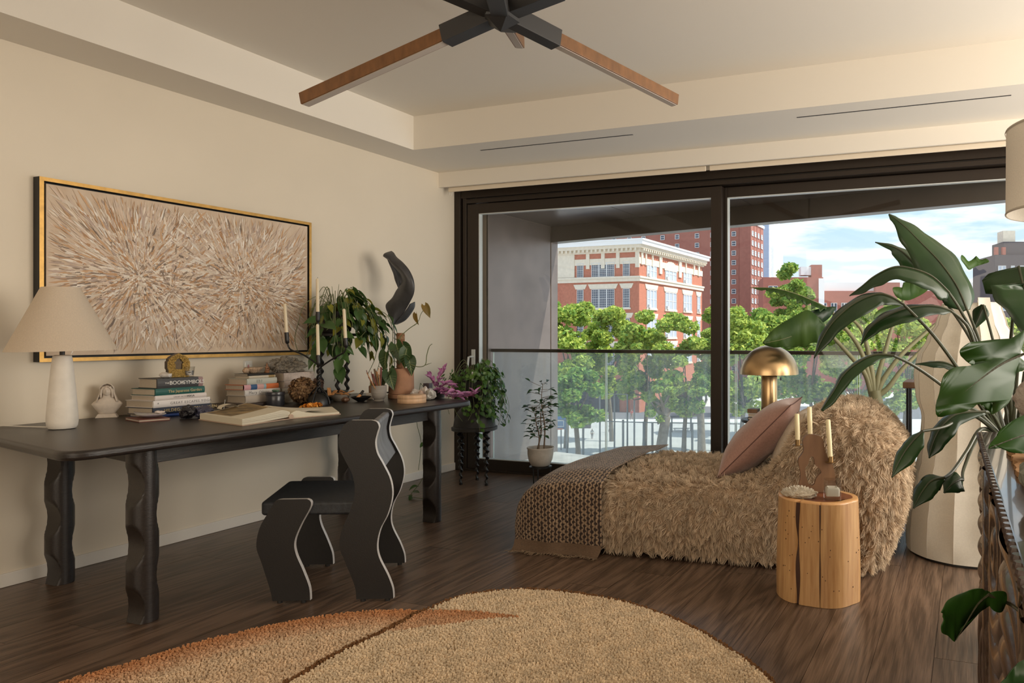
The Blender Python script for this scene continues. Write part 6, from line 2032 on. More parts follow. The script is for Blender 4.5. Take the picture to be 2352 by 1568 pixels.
# end faces: strips from the profile down to the floor line
for r_ in (rows[0], rows[-1]):
    cols = []
    for (u, v, z) in r_:
        uc = min(max(u, .06), 1.94)
        cols.append([(u + (uc - u) * t, v - (0.028 * math.sin(math.pi * min(1, t * 1.15)) if r_ is rows[0] else 0), z + (.03 - z) * t) for t in [i / 6 for i in range(7)]])
    b.grid(cols)
body = b.obj('body', M_bed, bed, True, angle=180)

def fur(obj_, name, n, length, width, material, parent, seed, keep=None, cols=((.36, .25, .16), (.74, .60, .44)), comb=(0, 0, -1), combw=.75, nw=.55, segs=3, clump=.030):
    """wool as tapered ribbons grown from an object's faces (world space)"""
    g = np.random.default_rng(seed)
    me = obj_.data
    me.calc_loop_triangles()
    M4 = np.array(wm(obj_))
    V = np.empty(len(me.vertices) * 3)
    me.vertices.foreach_get('co', V)
    V = V.reshape(-1, 3) @ M4[:3, :3].T + M4[:3, 3]
    T = np.empty(len(me.loop_triangles) * 3, np.int32)
    me.loop_triangles.foreach_get('vertices', T)
    T = T.reshape(-1, 3)
    e1, e2 = V[T[:, 1]] - V[T[:, 0]], V[T[:, 2]] - V[T[:, 0]]
    cr = np.cross(e1, e2)
    ar = np.linalg.norm(cr, axis=1)
    N = cr / np.maximum(ar, 1e-12)[:, None]
    tid = g.choice(len(T), n, p=ar / ar.sum())
    a, c = g.random(n), g.random(n)
    fl = a + c > 1
    a[fl], c[fl] = 1 - a[fl], 1 - c[fl]
    P = V[T[tid, 0]] + e1[tid] * a[:, None] + e2[tid] * c[:, None]
    Nn = N[tid]
    if keep is not None:
        k_ = keep(P)
        P, Nn = P[k_], Nn[k_]
    n = len(P)
    # locks: strands lean towards the nearest of a set of lock centres
    q = np.floor(P / clump + g.normal(0, .12, P.shape)).astype(np.int64)
    h = (q[:, 0] * 73856093) ^ (q[:, 1] * 19349663) ^ (q[:, 2] * 83492791)
    h = np.abs(h) % 4096
    tab = np.random.default_rng(seed + 1)
    jd = tab.normal(0, .42, (4096, 3))
    jc = tab.uniform(.78, 1.16, 4096)
    ctr = (q + .5) * clump
    d = Nn * nw + np.array(comb) * combw * (1 - np.abs(Nn[:, 2:3]) * .75) + jd[h] + g.normal(0, .14, (n, 3))
    under = Nn[:, 2] < -.4
    d[under] = Nn[under] * .3 + np.array((0, 0, -.2))
    out = (d * Nn).sum(1)
    d += Nn * np.maximum(0, .22 - out)[:, None]
    d /= np.linalg.norm(d, axis=1)[:, None]
    L_ = length * g.uniform(.65, 1.2, n)[:, None]
    side = np.cross(d, g.normal(size=(n, 3)) * .6 + np.array((.35, -.9, .1)))
    side /= np.maximum(np.linalg.norm(side, axis=1), 1e-9)[:, None]
    tip = P + d * L_ + (ctr - P) * .45
    R_ = []
    for s_ in range(segs + 1):
        t = s_ / segs
        c_ = P * (1 - t) + tip * t + Nn * (.30 * L_ * t * (1 - t)) + np.array((0, 0, -.35)) * L_ * t * t * .35
        w_ = width * (1 - t ** 1.6) + .0003
        R_.append(c_ - side * w_)
        R_.append(c_ + side * w_)
    Vv = np.stack(R_, 1).reshape(-1, 3)
    Vv[:, 2] = np.maximum(Vv[:, 2], .003)
    k_ = 2 * (segs + 1)
    F = np.array([(2 * s_, 2 * s_ + 1, 2 * s_ + 3, 2 * s_ + 2) for s_ in range(segs)])
    F = (np.arange(n)[:, None, None] * k_ + F[None]).reshape(-1, 4)
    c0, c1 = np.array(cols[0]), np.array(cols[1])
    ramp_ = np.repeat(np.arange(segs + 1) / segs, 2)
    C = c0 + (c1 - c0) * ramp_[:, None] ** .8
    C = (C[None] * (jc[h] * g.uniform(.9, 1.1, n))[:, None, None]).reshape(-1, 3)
    return npmesh(name, Vv, F, material, parent, cols=np.clip(C, 0, 1), kind='stuff')
Binv = np.array(BED.inverted())
def keep_bed(P):
    q = P @ Binv[:3, :3].T + Binv[:3, 3]
    return ((q[:, 0] > .46) & (q[:, 2] > .02) & ~((q[:, 1] > 1.09) & (q[:, 2] < .5)))
M_fur = tintmat('sheepskin', 0.85, .25, .2)
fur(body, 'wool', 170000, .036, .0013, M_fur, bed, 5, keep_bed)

# blanket over the foot end
def blanket_material():
    m = bpy.data.materials.new('dotted_weave')
    m.use_nodes = True
    t = m.node_tree
    b_ = t.nodes['Principled BSDF']
    uv = t.nodes.new('ShaderNodeUVMap')
    mp_ = t.nodes.new('ShaderNodeMapping')
    mp_.inputs['Scale'].default_value = (45, 33, 1)
    t.links.new(uv.outputs[0], mp_.inputs[0])
    sk = t.nodes.new('ShaderNodeMapping')
    sk.vector_type = 'POINT'
    sp_ = t.nodes.new('ShaderNodeSeparateXYZ')
    t.links.new(mp_.outputs[0], sp_.inputs[0])
    fl_n = t.nodes.new('ShaderNodeMath')
    fl_n.operation = 'FLOOR'
    t.links.new(sp_.outputs[0], fl_n.inputs[0])
    hf = t.nodes.new('ShaderNodeMath')
    hf.operation = 'MULTIPLY'
    hf.inputs[1].default_value = 0.5
    t.links.new(fl_n.outputs[0], hf.inputs[0])
    ad = t.nodes.new('ShaderNodeMath')
    t.links.new(sp_.outputs[1], ad.inputs[0])
    t.links.new(hf.outputs[0], ad.inputs[1])
    cb_ = t.nodes.new('ShaderNodeCombineXYZ')
    t.links.new(sp_.outputs[0], cb_.inputs[0])
    t.links.new(ad.outputs[0], cb_.inputs[1])
    vo_ = t.nodes.new('ShaderNodeTexVoronoi')
    vo_.inputs['Scale'].default_value = 1.0
    vo_.inputs['Randomness'].default_value = 0.22
    t.links.new(cb_.outputs[0], vo_.inputs['Vector'])
    rp = t.nodes.new('ShaderNodeValToRGB')
    rp.color_ramp.elements[0].position = 0.36
    rp.color_ramp.elements[0].color = (1, 1, 1, 1)
    rp.color_ramp.elements[1].position = 0.47
    rp.color_ramp.elements[1].color = (0, 0, 0, 1)
    t.links.new(vo_.outputs['Distance'], rp.inputs[0])
    n2 = t.nodes.new('ShaderNodeTexNoise')
    n2.inputs['Scale'].default_value = 9
    t.links.new(uv.outputs[0], n2.inputs[0])
    n3 = t.nodes.new('ShaderNodeTexNoise')
    n3.inputs['Scale'].default_value = 320
    t.links.new(uv.outputs[0], n3.inputs[0])
    hue = t.nodes.new('ShaderNodeMixRGB')
    hue.inputs[1].default_value = (.20, .12, .065, 1)
    hue.inputs[2].default_value = (.36, .26, .17, 1)
    mm = t.nodes.new('ShaderNodeMath')
    mm.operation = 'MULTIPLY_ADD'
    t.links.new(n2.outputs['Fac'], mm.inputs[0])
    mm.inputs[1].default_value = 1.0
    mq_ = t.nodes.new('ShaderNodeMath')
    mq_.operation = 'MULTIPLY_ADD'
    mq_.inputs[1].default_value = .8
    mq_.inputs[2].default_value = -.42
    t.links.new(n3.outputs['Fac'], mq_.inputs[0])
    t.links.new(mq_.outputs[0], mm.inputs[2])
    t.links.new(mm.outputs[0], hue.inputs[0])
    mi = t.nodes.new('ShaderNodeMixRGB')
    mi.inputs[1].default_value = (.026, .013, .008, 1)
    t.links.new(rp.outputs[0], mi.inputs[0])
    t.links.new(hue.outputs[0], mi.inputs[2])
    t.links.new(mi.outputs[0], b_.inputs['Base Color'])
    b_.inputs['Roughness'].default_value = .9
    b_.inputs['Sheen Weight'].default_value = .15
    bp = t.nodes.new('ShaderNodeBump')
    bp.inputs['Strength'].default_value = .6
    bp.inputs['Distance'].default_value = .004
    t.links.new(rp.outputs[0], bp.inputs['Height'])
    t.links.new(bp.outputs[0], b_.inputs['Normal'])
    return m
bl = tag(link('throw_blanket', None, None, BED), 'dark brown woven throw with cream oval dots draped over the foot of the daybed', 'blanket')
Q = smooth_path([Vector((a, c, 0)) for a, c in ((.49, .448), (.40, .444), (.28, .438), (.15, .424), (.04, .388), (-.025, .32), (-.045, .24), (-.038, .15), (-.03, .095), (-.055, .05), (-.06, .016))], 4)
rows, uvs = [], []
arc = 0
for i, p in enumerate(Q):
    if i:
        arc += (p - Q[i - 1]).length
    row, uvr = [], []
    top_z = p.y
    foot = max(0, (i - 16) / (len(Q) - 17)) if i > 16 else 0
    # front hang: hem to top edge
    for k_ in range(10):
        t = k_ / 9
        zz = .030 + (max(top_z - .035, .031) - .030) * t
        fold = .012 * math.sin(p.x * 26 + 1.2 * t) * (1 - t) + .010 * noise.noise(Vector((p.x * 9, t * 3, 1)))
        bulge = -.018 - .018 * math.sin(math.pi * t * .9) + .03 * foot
        row.append((p.x + .012 * (1 - t) * noise.noise(Vector((t * 4, i * .2, 7))) , -.028 + bulge + fold, zz))
        uvr.append((arc, zz - .45))
    n_top = 16
    for k_ in range(n_top):
        v = -.028 + .020 + (BW + .02) * k_ / (n_top - 1)
        edge = min(1, (v + .008) / .09) ** .5 if v < .08 else 1
        crown = .018 * math.sin(math.pi * min(max(v / BW, 0), 1))
        w_ = noise.noise(Vector((p.x * 5, v * 5, p.y * 5))) * .012
        row.append((p.x - (.010 * w_ * 30 if i > 18 else 0) - (1 - edge) * (-.03 if i > 18 else 0), v, top_z - (1 - edge) * .034 + (crown + w_ if i < 18 else 0)))
        uvr.append((arc, v))
    rows.append(row)
    uvs.append(uvr)
b = B(BED).grid(rows)
me_uv = [q for r_ in uvs for q in r_]
ob_bl = b.obj('cloth', blanket_material(), bl, True, fix=False, angle=180)
ul = ob_bl.data.uv_layers.new(name='UVMap')
for lp in ob_bl.data.loops:
    ul.data[lp.index].uv = me_uv[lp.vertex_index]
q = ob_bl.modifiers.new('t', 'SOLIDIFY')
q.thickness = .008
q.offset = -1
q = ob_bl.modifiers.new('s', 'SUBSURF')
q.levels = q.render_levels = 1
M_hem = mat('plain_hem', (.115, .070, .040), .9, var=.25, vscale=90, stretch=(1, 1, 4))
rows = []
for i in range(25):
    u = -.045 + .53 * i / 24
    f_ = .010 * math.sin(u * 26)
    rows.append([(u, -.050 + f_, .060), (u, -.060 + f_, .030), (u - .004, -.078 + f_ + .01 * math.sin(i), .008), (u - .006, -.100 + f_ + .012 * math.sin(i * .8), .004)])
q = B(BED).grid(rows).obj('hem_band', M_hem, bl, True, angle=180)
gg = random.Random(3)
b = B(BED)
for i in range(150):
    u = -.06 + .55 * gg.random()
    p = Vector((u, -.098 + .012 * math.sin(u * 36), .005))
    e_ = p + Vector((gg.uniform(-.02, .015), -gg.uniform(.015, .048), gg.uniform(-.001, .004)))
    m_ = p.lerp(e_, .5) + Vector((gg.uniform(-.008, .008), 0, gg.uniform(.002, .008)))
    b.tube([p, m_, e_], [.0016, .0014, .0007], 4, cap=False)
for i in range(60):
    v = .02 + 1.0 * gg.random()
    p = Vector((-.060, v, .012))
    b.tube([p, p + Vector((-.02, gg.uniform(-.01, .01), -.004)), p + Vector((-gg.uniform(.03, .05), gg.uniform(-.02, .02), -.009))], [.0016, .0014, .0007], 4, cap=False)
tag(b.obj('fringe', mat('fringe_yarn', (.22, .15, .09), .9), bl), kind='stuff')

# cushions
def cushion(name, label, c, ax, ay, nr, w, h, th, material, seam):
    o = thing(name, label, 'cushion', c)
    ax, ay, nr = Vector(ax).normalized(), Vector(ay).normalized(), Vector(nr).normalized()
    def P(s_, t, sg):
        pin = 1 - .07 * (1 - abs(s_) ** 2) * abs(t) ** 4 * 1.0
        x = s_ * w / 2 * (1 - .07 * (1 - t * t) * abs(s_) ** 3)
        y = t * h / 2 * (1 - .07 * (1 - s_ * s_) * abs(t) ** 3)
        k2 = max(0, 1 - abs(s_) ** 2.6) ** .62 * max(0, 1 - abs(t) ** 2.6) ** .62
        wr = noise.noise(Vector((s_ * 3, t * 3, sg))) * .10
        return Vector(c) + ax * x + ay * y + nr * sg * th * k2 * (1 + wr)
    n = 22
    gr = [-math.cos(math.pi * i / n) for i in range(n + 1)]
    b = B()
    for sg in (1, -1):
        b.grid([[P(s_, t, sg) for t in gr] for s_ in gr])
    b.obj('cover', material, o, True, angle=180)
    per = [P(s_, -1, 1) for s_ in gr] + [P(1, t, 1) for t in gr[1:]] + [P(s_, 1, 1) for s_ in gr[::-1][1:]] + [P(-1, t, 1) for t in gr[::-1][1:]]
    B().tube(per, .003, 6).obj('seam', seam, o, True)
    return o
M_rose = mat('rose_wool', (.36, .205, .165), .95, var=.1, vscale=90, bump=.35, bscale=350, sheen=.5)
M_rose2 = mat('rose_seam', (.12, .06, .05), .9)
M_bou = mat('ivory_boucle', (.62, .53, .42), .95, var=.08, vscale=60, bump=.5, bscale=160)
M_bou2 = mat('ivory_seam', (.42, .34, .25), .9)
cushion('cushion', 'dusty pink square cushion leaning on edge on the daybed', (-1.155, 4.225, .628), (.70, .06, .71), (-.10, 1, .0), (-.725, -.02, .69), .60, .54, .115, M_rose, M_rose2)
cushion('cushion', 'ivory boucle cushion leaning behind the pink one', (-.955, 4.225, .565), (.36, .05, .93), (-.1, 1, 0), (-.93, -.06, .36), .50, .54, .105, M_bou, M_bou2)

# ---------------------------------------------------------------- tree stump table
SC = Vector((-.667, 3.452, 0))
stp = thing('tree_stump_table', 'pale polished tree stump side table with a red brown heart beside the daybed', 'side table', SC)
def stump_mat():
    m = mat('stump_wood', (.40, .20, .075), .38, col2=(.60, .36, .16), vscale=9, stretch=(7, 7, .45), coat=.25, bump=.05, bscale=40, detail=6)
    return m
M_stump = stump_mat()
M_heart = mat('stump_heart', (.13, .035, .016), .35, col2=(.24, .075, .03), vscale=18, coat=.3)
M_rim = mat('stump_rim', (.60, .31, .12), .35, col2=(.68, .38, .16), vscale=20, coat=.3)
M_crack = mat('stump_crack', (.05, .018, .008), .7)
vdir = math.atan2(-SC.y, -SC.x)           # towards the middle of the room
def stump_r(a, z):
    r_ = .178 + .010 * math.cos(2 * (a - vdir - 1.35)) + .006 * math.cos(3 * (a - 1.0)) + .004 * math.sin(5 * a)
    # deep fold and a thin crack on the near face
    def notch(a0, w_, d):
        q = (a - a0 + math.pi) % (2 * math.pi) - math.pi
        return d * math.exp(-(q / w_) ** 2)
    r_ -= notch(vdir - .62 + .03 * math.sin(z * 16), .045, .020 + .014 * math.exp(-((z - .27) / .06) ** 2)) + notch(vdir + .03, .011, .008)
    r_ += notch(vdir + 1.25, .2, .010) + .003 * math.sin(z * 9 + a * 2)
    return r_ * (1.0 + .03 * (1 - z / .47))
A_ = [2 * math.pi * i / 220 for i in range(220)]
rows = [[(SC.x + stump_r(a, z) * math.cos(a), SC.y + stump_r(a, z) * math.sin(a) * .93, z) for a in A_] for z in [.001] + [.47 * i / 16 for i in range(1, 16)] + [.462]]
b = B().grid(rows, True)
b.obj('bark_side', M_stump, stp, True, angle=60)
rim = [[(SC.x + stump_r(a, .46) * k_ * math.cos(a), SC.y + stump_r(a, .46) * k_ * math.sin(a) * .93, z) for a in A_] for k_, z in ((1, .462), (.985, .468), (.965, .470), (.80, .470))]
B().grid(rim, True).obj('sapwood_rim', M_rim, stp, True, angle=60)
hr_ = []
for k_ in (1.0, .5, .02):
    hr_.append([(SC.x + stump_r(a, .46) * (.805 + .05 * math.sin(4 * a + 1) * k_) * k_ * math.cos(a), SC.y + stump_r(a, .46) * (.805 + .05 * math.sin(4 * a + 1) * k_) * k_ * math.sin(a) * .93, .4706) for a in A_])
b = B().grid(hr_, True)
b.obj('heartwood', M_heart, stp)
gg = random.Random(12)
b = B()
for i in range(34):
    a = vdir + gg.uniform(-1.1, 1.2)
    z = gg.uniform(.06, .42)
    r_ = stump_r(a, z) + .0004
    p = Vector((SC.x + r_ * math.cos(a), SC.y + r_ * math.sin(a) * .93, z))
    b.ball(p, (.002, .002, gg.uniform(.002, .004)), 8, 6)
tag(b.obj('worm_holes', M_crack, stp), kind='stuff')
b = B()
for a0, w_ in ((vdir - .62, .011), (vdir + .03, .003)):
    rows = []
    for i in range(30):
        z = .002 + .458 * i / 29
        aa = a0 + (.03 * math.sin(z * 16) if w_ > .005 else 0)
        row = []
        for s2 in (-1, 1):
            a = aa + s2 * w_ / .178 * (.5 + .5 * math.sin(z * 11) ** 2)
            r_ = stump_r(a, z) + .0012
            row.append((SC.x + r_ * math.cos(a), SC.y + r_ * math.sin(a) * .93, z))
        rows.append(row)
    b.grid(rows)
b.obj('crack', M_crack, stp)

# wooden candle holder on the stump
HZ = .471
HC = Vector((-.690, 3.515, 0))
M_wal = mat('walnut', (.135, .065, .030), .55, col2=(.20, .105, .05), vscale=25, stretch=(1, 1, .2))
ho = thing('wooden_candle_holder', 'wavy cut-out walnut candle holder with brass cups on the stump table', 'candle holder', HC + Vector((0, 0, HZ)))
def HP(px, py, d=0.0):
    """holder frame (3.2 x 485 units to the metre) right and up from the stump top"""
    return HC + rt_ * ((px - 300) / 3.2 / 485) + Vector((0, 0, HZ + (800 - py) / 3.2 / 485)) + fw_ * d
outer = [(175, 799), (172, 740), (182, 690), (182, 645), (168, 590), (168, 548), (190, 520), (206, 488), (202, 450), (200, 410), (222, 380), (262, 370), (310, 378), (345, 400), (356, 440), (362, 480), (380, 530), (402, 570), (428, 615), (440, 690), (446, 760), (445, 799)]
hole = [(264, 532), (250, 548), (238, 590), (216, 622), (222, 670), (230, 705), (246, 738), (274, 748), (290, 728), (300, 695), (322, 668), (336, 650), (320, 620), (292, 596), (284, 562), (280, 544)]
oc = smooth_path([Vector((a, c, 0)) for a, c in outer], 4) + [Vector((445 - 270 * i / 20, 799, 0)) for i in range(1, 20)]
hc_ = smooth_closed([Vector((a, c, 0)) for a, c in hole], 4)
def ring_fill(oc, hc_, d0, d1, fn):
    """plate with a hole: outer and inner loops resampled by angle about the hole's centre"""
    cen = sum(hc_, Vector()) / len(hc_)
    n = 96
    def cast(loop, a):
        d = Vector((math.cos(a), math.sin(a), 0))
        best = None
        for p, q in zip(loop, loop[1:] + loop[:1]):
            e_ = q - p
            den = d.x * e_.y - d.y * e_.x
            if abs(den) < 1e-9:
                continue
            w_ = p - cen
            t = (w_.x * e_.y - w_.y * e_.x) / den
            s_ = (w_.x * d.y - w_.y * d.x) / den
            if t > 0 and -1e-6 <= s_ <= 1 + 1e-6 and (best is None or t > best):
                best = t
        return cen + d * (best or 1)
    A2 = [2 * math.pi * i / n for i in range(n)]
    O, I = [cast(oc, a) for a in A2], [cast(hc_, a) for a in A2]
    b = B()
    b.grid([[fn(p.x, p.y, d0) for p in I], [fn(p.x, p.y, d0) for p in O], [fn(p.x, p.y, d1) for p in O], [fn(p.x, p.y, d1) for p in I], [fn(p.x, p.y, d0) for p in I]], True)
    return b
ring_fill(oc, hc_, -.011, .011, HP).obj('plate', M_wal, ho, angle=40)
M_brass = mat('brass', (.60, .40, .17), .32, metal=1.0, var=.08, vscale=8)
M_brassd = mat('aged_brass', (.30, .19, .085), .4, metal=.9)
M_wax2 = mat('cream_wax', (.74, .64, .40), .5)
for (px, py), tip, lb_ in (((163, 455), 218, 'stubby ivory candle on the left brass cup of the walnut holder'), ((262, 372), 170, 'ivory candle standing behind the top of the walnut holder'), ((402, 575), 258, 'ivory candle on the right brass cup of the walnut holder')):
    if py == 372:
        p = HP(px, 398, .022)
        B().lathe(p + Vector((0, 0, -.02)), [(.0135, 0), (.0135, .02), (.012, .02)], 18).obj('candle_cup', M_brassd, ho, True, angle=50)
        cbase = p
    else:
        p = HP(px, py, -.004 if px < 300 else -.02)
        B().lathe(p, [(.024, 0), (.0255, .0015), (.0255, .004), (.001, .005)], 28).obj('drip_plate', M_brassd, ho, True, angle=50)
        B().lathe(p + Vector((0, 0, .004)), [(.0125, 0), (.0125, .026), (.0113, .026)], 18).obj('candle_cup', M_brassd, ho, True, angle=50)
        cbase = p + Vector((0, 0, .007))
        B().tube([p + Vector((0, 0, .002)), HP(200 if px < 300 else 380, py, 0)], .004, 6).obj('bracket', M_brassd, ho)
    t_ = HP(px + (6 if px > 300 else 2), tip, 0)
    o = thing('candle', lb_, 'candle', cbase, 0, 'candles in the walnut holder')
    dz = t_.z - cbase.z
    ln_ = (rt_ * (-.012 if px > 300 else -.004))
    B().tube([cbase, cbase + Vector((0, 0, dz * .5)) + ln_ * .5, cbase + Vector((0, 0, dz * .985)) + ln_, cbase + Vector((0, 0, dz)) + ln_], [.0115, .0118, .0112, .0075], 20).obj('wax', M_wax2, o, True, angle=60)
    B().tube([cbase + Vector((0, 0, dz - .002)) + ln_, cbase + Vector((.001, 0, dz + .007)) + ln_], .001, 5).obj('wick', K_, o)
gv = thing('glass_votive', 'clear square glass votive holding white wax on the stump table', 'votive', (-.590, 3.385, HZ))
GM = Matrix.Translation((-.590, 3.385, HZ)) @ Matrix.Rotation(R(18), 4, 'Z')
b = B(GM)
so = rounded([(-.036, -.036), (.036, -.036), (.036, .036), (-.036, .036)], .010, 4)
lv = [(1.0, .0005), (1.0, .088)]
oc2 = [[(p.x * k_, p.y * k_, z) for p in so] for k_, z in ((.97, .0005), (1.0, .004), (1.0, .092), (.90, .092), (.88, .018))]
b.grid(oc2, True)
b.f.append(tuple(range(len(so) - 1, -1, -1)))
b.f.append(tuple(4 * len(so) + i for i in range(len(so))))
b.obj('glass', M_cup, gv, True, angle=40)
b = B(GM)
ow = [[(p.x * k_, p.y * k_, z) for p in so] for k_, z in ((.84, .019), (.86, .050), (.60, .058), (.3, .046))]
b.grid(ow, True)
b.f.append(tuple(range(len(so) - 1, -1, -1)))
b.f.append(tuple(3 * len(so) + i for i in range(len(so))))
b.obj('wax', mat('white_wax', (.72, .68, .60), .5, trans=.2), gv, True, angle=60)
M_drz = mat('druzy', (.62, .55, .44), .3, col2=(.42, .34, .24), vscale=60, bump=.8, bscale=150)
dz_ = thing('quartz_cluster', 'white druzy quartz cluster lying on the stump table', 'crystal', (-.745, 3.40, HZ))
rocky('base', (-.745, 3.385, HZ + .016), (.080, .042, .026), M_drz, dz_, amp=.25, freq=6, seed=31, sub=4, squash=-.62)
gg = random.Random(8)
b = B()
for i in range(130):
    a, q = gg.uniform(0, 6.28), gg.random() ** .5
    x, y = .070 * q * math.cos(a), .036 * q * math.sin(a)
    z = HZ + .016 + .025 * math.sqrt(max(0, 1 - q * q)) + .002
    p = Vector((-.745 + x, 3.385 + y, z))
    d = Vector((x * 6, y * 9, .5)).normalized() + Vector((gg.uniform(-.4, .4), gg.uniform(-.4, .4), gg.uniform(-.2, .3)))
    d.normalize()
    s_ = gg.uniform(.004, .008)
    b.tube([p - d * s_, p + d * s_ * .8, p + d * s_ * 1.6], [s_ * .55, s_ * .5, .0004], 6)
tag(b.obj('crystal_points', mat('druzy_point', (.70, .64, .54), .2, trans=.2), dz_), kind='stuff')

# ---------------------------------------------------------------- brass lamp on a small black table behind the daybed
LC = Vector((-1.333, 5.09, 0))
sdt = thing('black_side_table', 'small round black pedestal table behind the daybed', 'side table', LC)
B().lathe(LC + Vector((0, 0, .605)), [(.185, 0), (.198, .006), (.20, .016), (.196, .024), (.001, .025)], 48).obj('tabletop', M_blk, sdt, True, angle=40)
B().lathe(LC, [(.035, .03), (.03, .25), (.045, .40), (.11, .53), (.13, .605)], 32).obj('pedestal', M_blk, sdt, True, angle=60)
B().lathe(LC, [(.15, .0005), (.15, .012), (.14, .022), (.04, .034), (.001, .034)], 36).obj('base', M_blk, sdt, True, angle=50)
TB = .631
bk = []
for i, (lb_, h_, w_, d_, cv_, r_) in enumerate((('dark book at the bottom of the pile under the brass lamp', .018, .27, .21, cov('black', 0), .10), ('white book in the pile under the brass lamp', .022, .25, .19, cov('white', 0), -.06))):
    o = thing('book', lb_, 'book', (LC.x, LC.y, TB), r_, 'books under the brass lamp')
    m = wm(o)
    B(m).box(-w_ / 2, w_ / 2, -d_ / 2, d_ / 2, .0004, .003).box(-w_ / 2, w_ / 2, -d_ / 2, d_ / 2, h_ - .003, h_).box(-w_ / 2, -w_ / 2 + .003, -d_ / 2, d_ / 2, 0.0004, h_).obj('cover', cv_, o, fix=False)
    B(m).box(-w_ / 2 + .003, w_ / 2 - .004, -d_ / 2 + .004, d_ / 2 - .004, .003, h_ - .003).obj('pages', M_page, o, fix=False)
    TB += h_ + .0005
bx_ = thing('dark_wood_box', 'small dark wooden box beside the brass lamp stem', 'box', (LC.x - .11, LC.y - .02, TB))
B().box(LC.x - .145, LC.x - .075, LC.y - .06, LC.y + .03, TB + .0005, TB + .028).obj('box', M_wal, bx_, bevel=.002)
bl_ = thing('brass_mushroom_lamp', 'brass dome table lamp with pull chains on the black side table', 'lamp', (LC.x, LC.y, TB))
M_brassl = mat('brushed_brass', (.56, .38, .20), .30, metal=1.0, var=.1, vscale=3, bump=.03, bscale=60, bstretch=(1, 1, 20))
B().lathe((LC.x, LC.y, TB), [(.0565, .0005), (.0575, .004), (.0575, .258), (.054, .264), (.012, .265)], 48).obj('stem', M_brassl, bl_, True, angle=50)
zt = TB + .263
B().lathe((LC.x, LC.y, zt), [(.009, 0), (.009, .10)], 14).obj('neck', M_brassd, bl_, True)
pr_ = [(.207 * math.cos(t), .205 * math.sin(t)) for t in [math.pi / 2 * i / 22 for i in range(23)]]
z0d = .947
B().lathe((LC.x, LC.y, z0d), [(.203, .002)] + pr_[:1] + pr_[1:-1] + [(.004, .2052)], 64, cap=False).lathe((LC.x, LC.y, z0d), [(.202 * math.cos(t), .200 * math.sin(t) + .001) for t in [math.pi / 2 * i / 22 for i in range(22)]], 64, cap=False).obj('shade', M_brassl, bl_, True, angle=70)
B().ball((LC.x, LC.y, z0d + .212), .009, 14, 10).obj('finial', M_brassd, bl_, True)
B().lathe((LC.x, LC.y, zt + .05), [(.012, 0), (.03, .03), (.034, .06), (.02, .09)], 20).obj('bulb', mat('bulb_glass', (.8, .75, .65), .2, trans=.4), bl_, True)
for s2 in (-1, 1):
    p = LC + rt_ * s2 * .082
    B().tube([(p.x, p.y, z0d + .03), (p.x, p.y, z0d - .025)], .0014, 5).obj('pull_chain', M_brassd, bl_)
    B().lathe((p.x, p.y, z0d - .045), [(.0035, 0), (.0045, .003), (.0035, .022)], 10).obj('chain_pull', M_blk, bl_, True)

# ---------------------------------------------------------------- giant taro behind the headrest
M_taro = leaf_mat('taro_leaf', (.055, .13, .030), (.11, .20, .04), .55, .45, scale=6)
M_tarod = leaf_mat('taro_leaf_dark', (.02, .05, .022), (.04, .085, .03), .35, .35, scale=6)
M_taros = mat('taro_stem', (.17, .17, .09), .55, col2=(.25, .24, .13), vscale=6)
ta = thing('giant_taro', 'tall plant with wavy edged pale green leaves and thick stalks behind the headrest', 'plant', (-.60, 5.30, 0))
B().lathe((-.60, 5.30, 0), [(.13, .0005), (.15, .02), (.175, .26), (.180, .30), (.165, .30), (.16, .26), (.001, .25)], 36).obj('pot', M_clay, ta, True, angle=50)
B().lathe((-.60, 5.30, .251), [(.158, 0), (.001, .01)], 20).obj('soil', M_soil, ta)
B().tube(smooth_path([(-.60, 5.30, .25), (-.61, 5.30, .5), (-.615, 5.305, .72), (-.628, 5.308, .83)], 4), [.055] * 6 + [.05] * 4 + [.042] * 3, 14).obj('trunk', M_taros, ta, True)
for i in range(6):
    P = [Vector((-.625, 5.307, .74))] + [Vector(p) for p in PL['ALP%d' % i]]
    sp = smooth_path(P, 5)
    B().tube(sp, [.026 - .016 * j / (len(sp) - 1) for j in range(len(sp))], 10).obj('stalk', M_taros, ta, True)
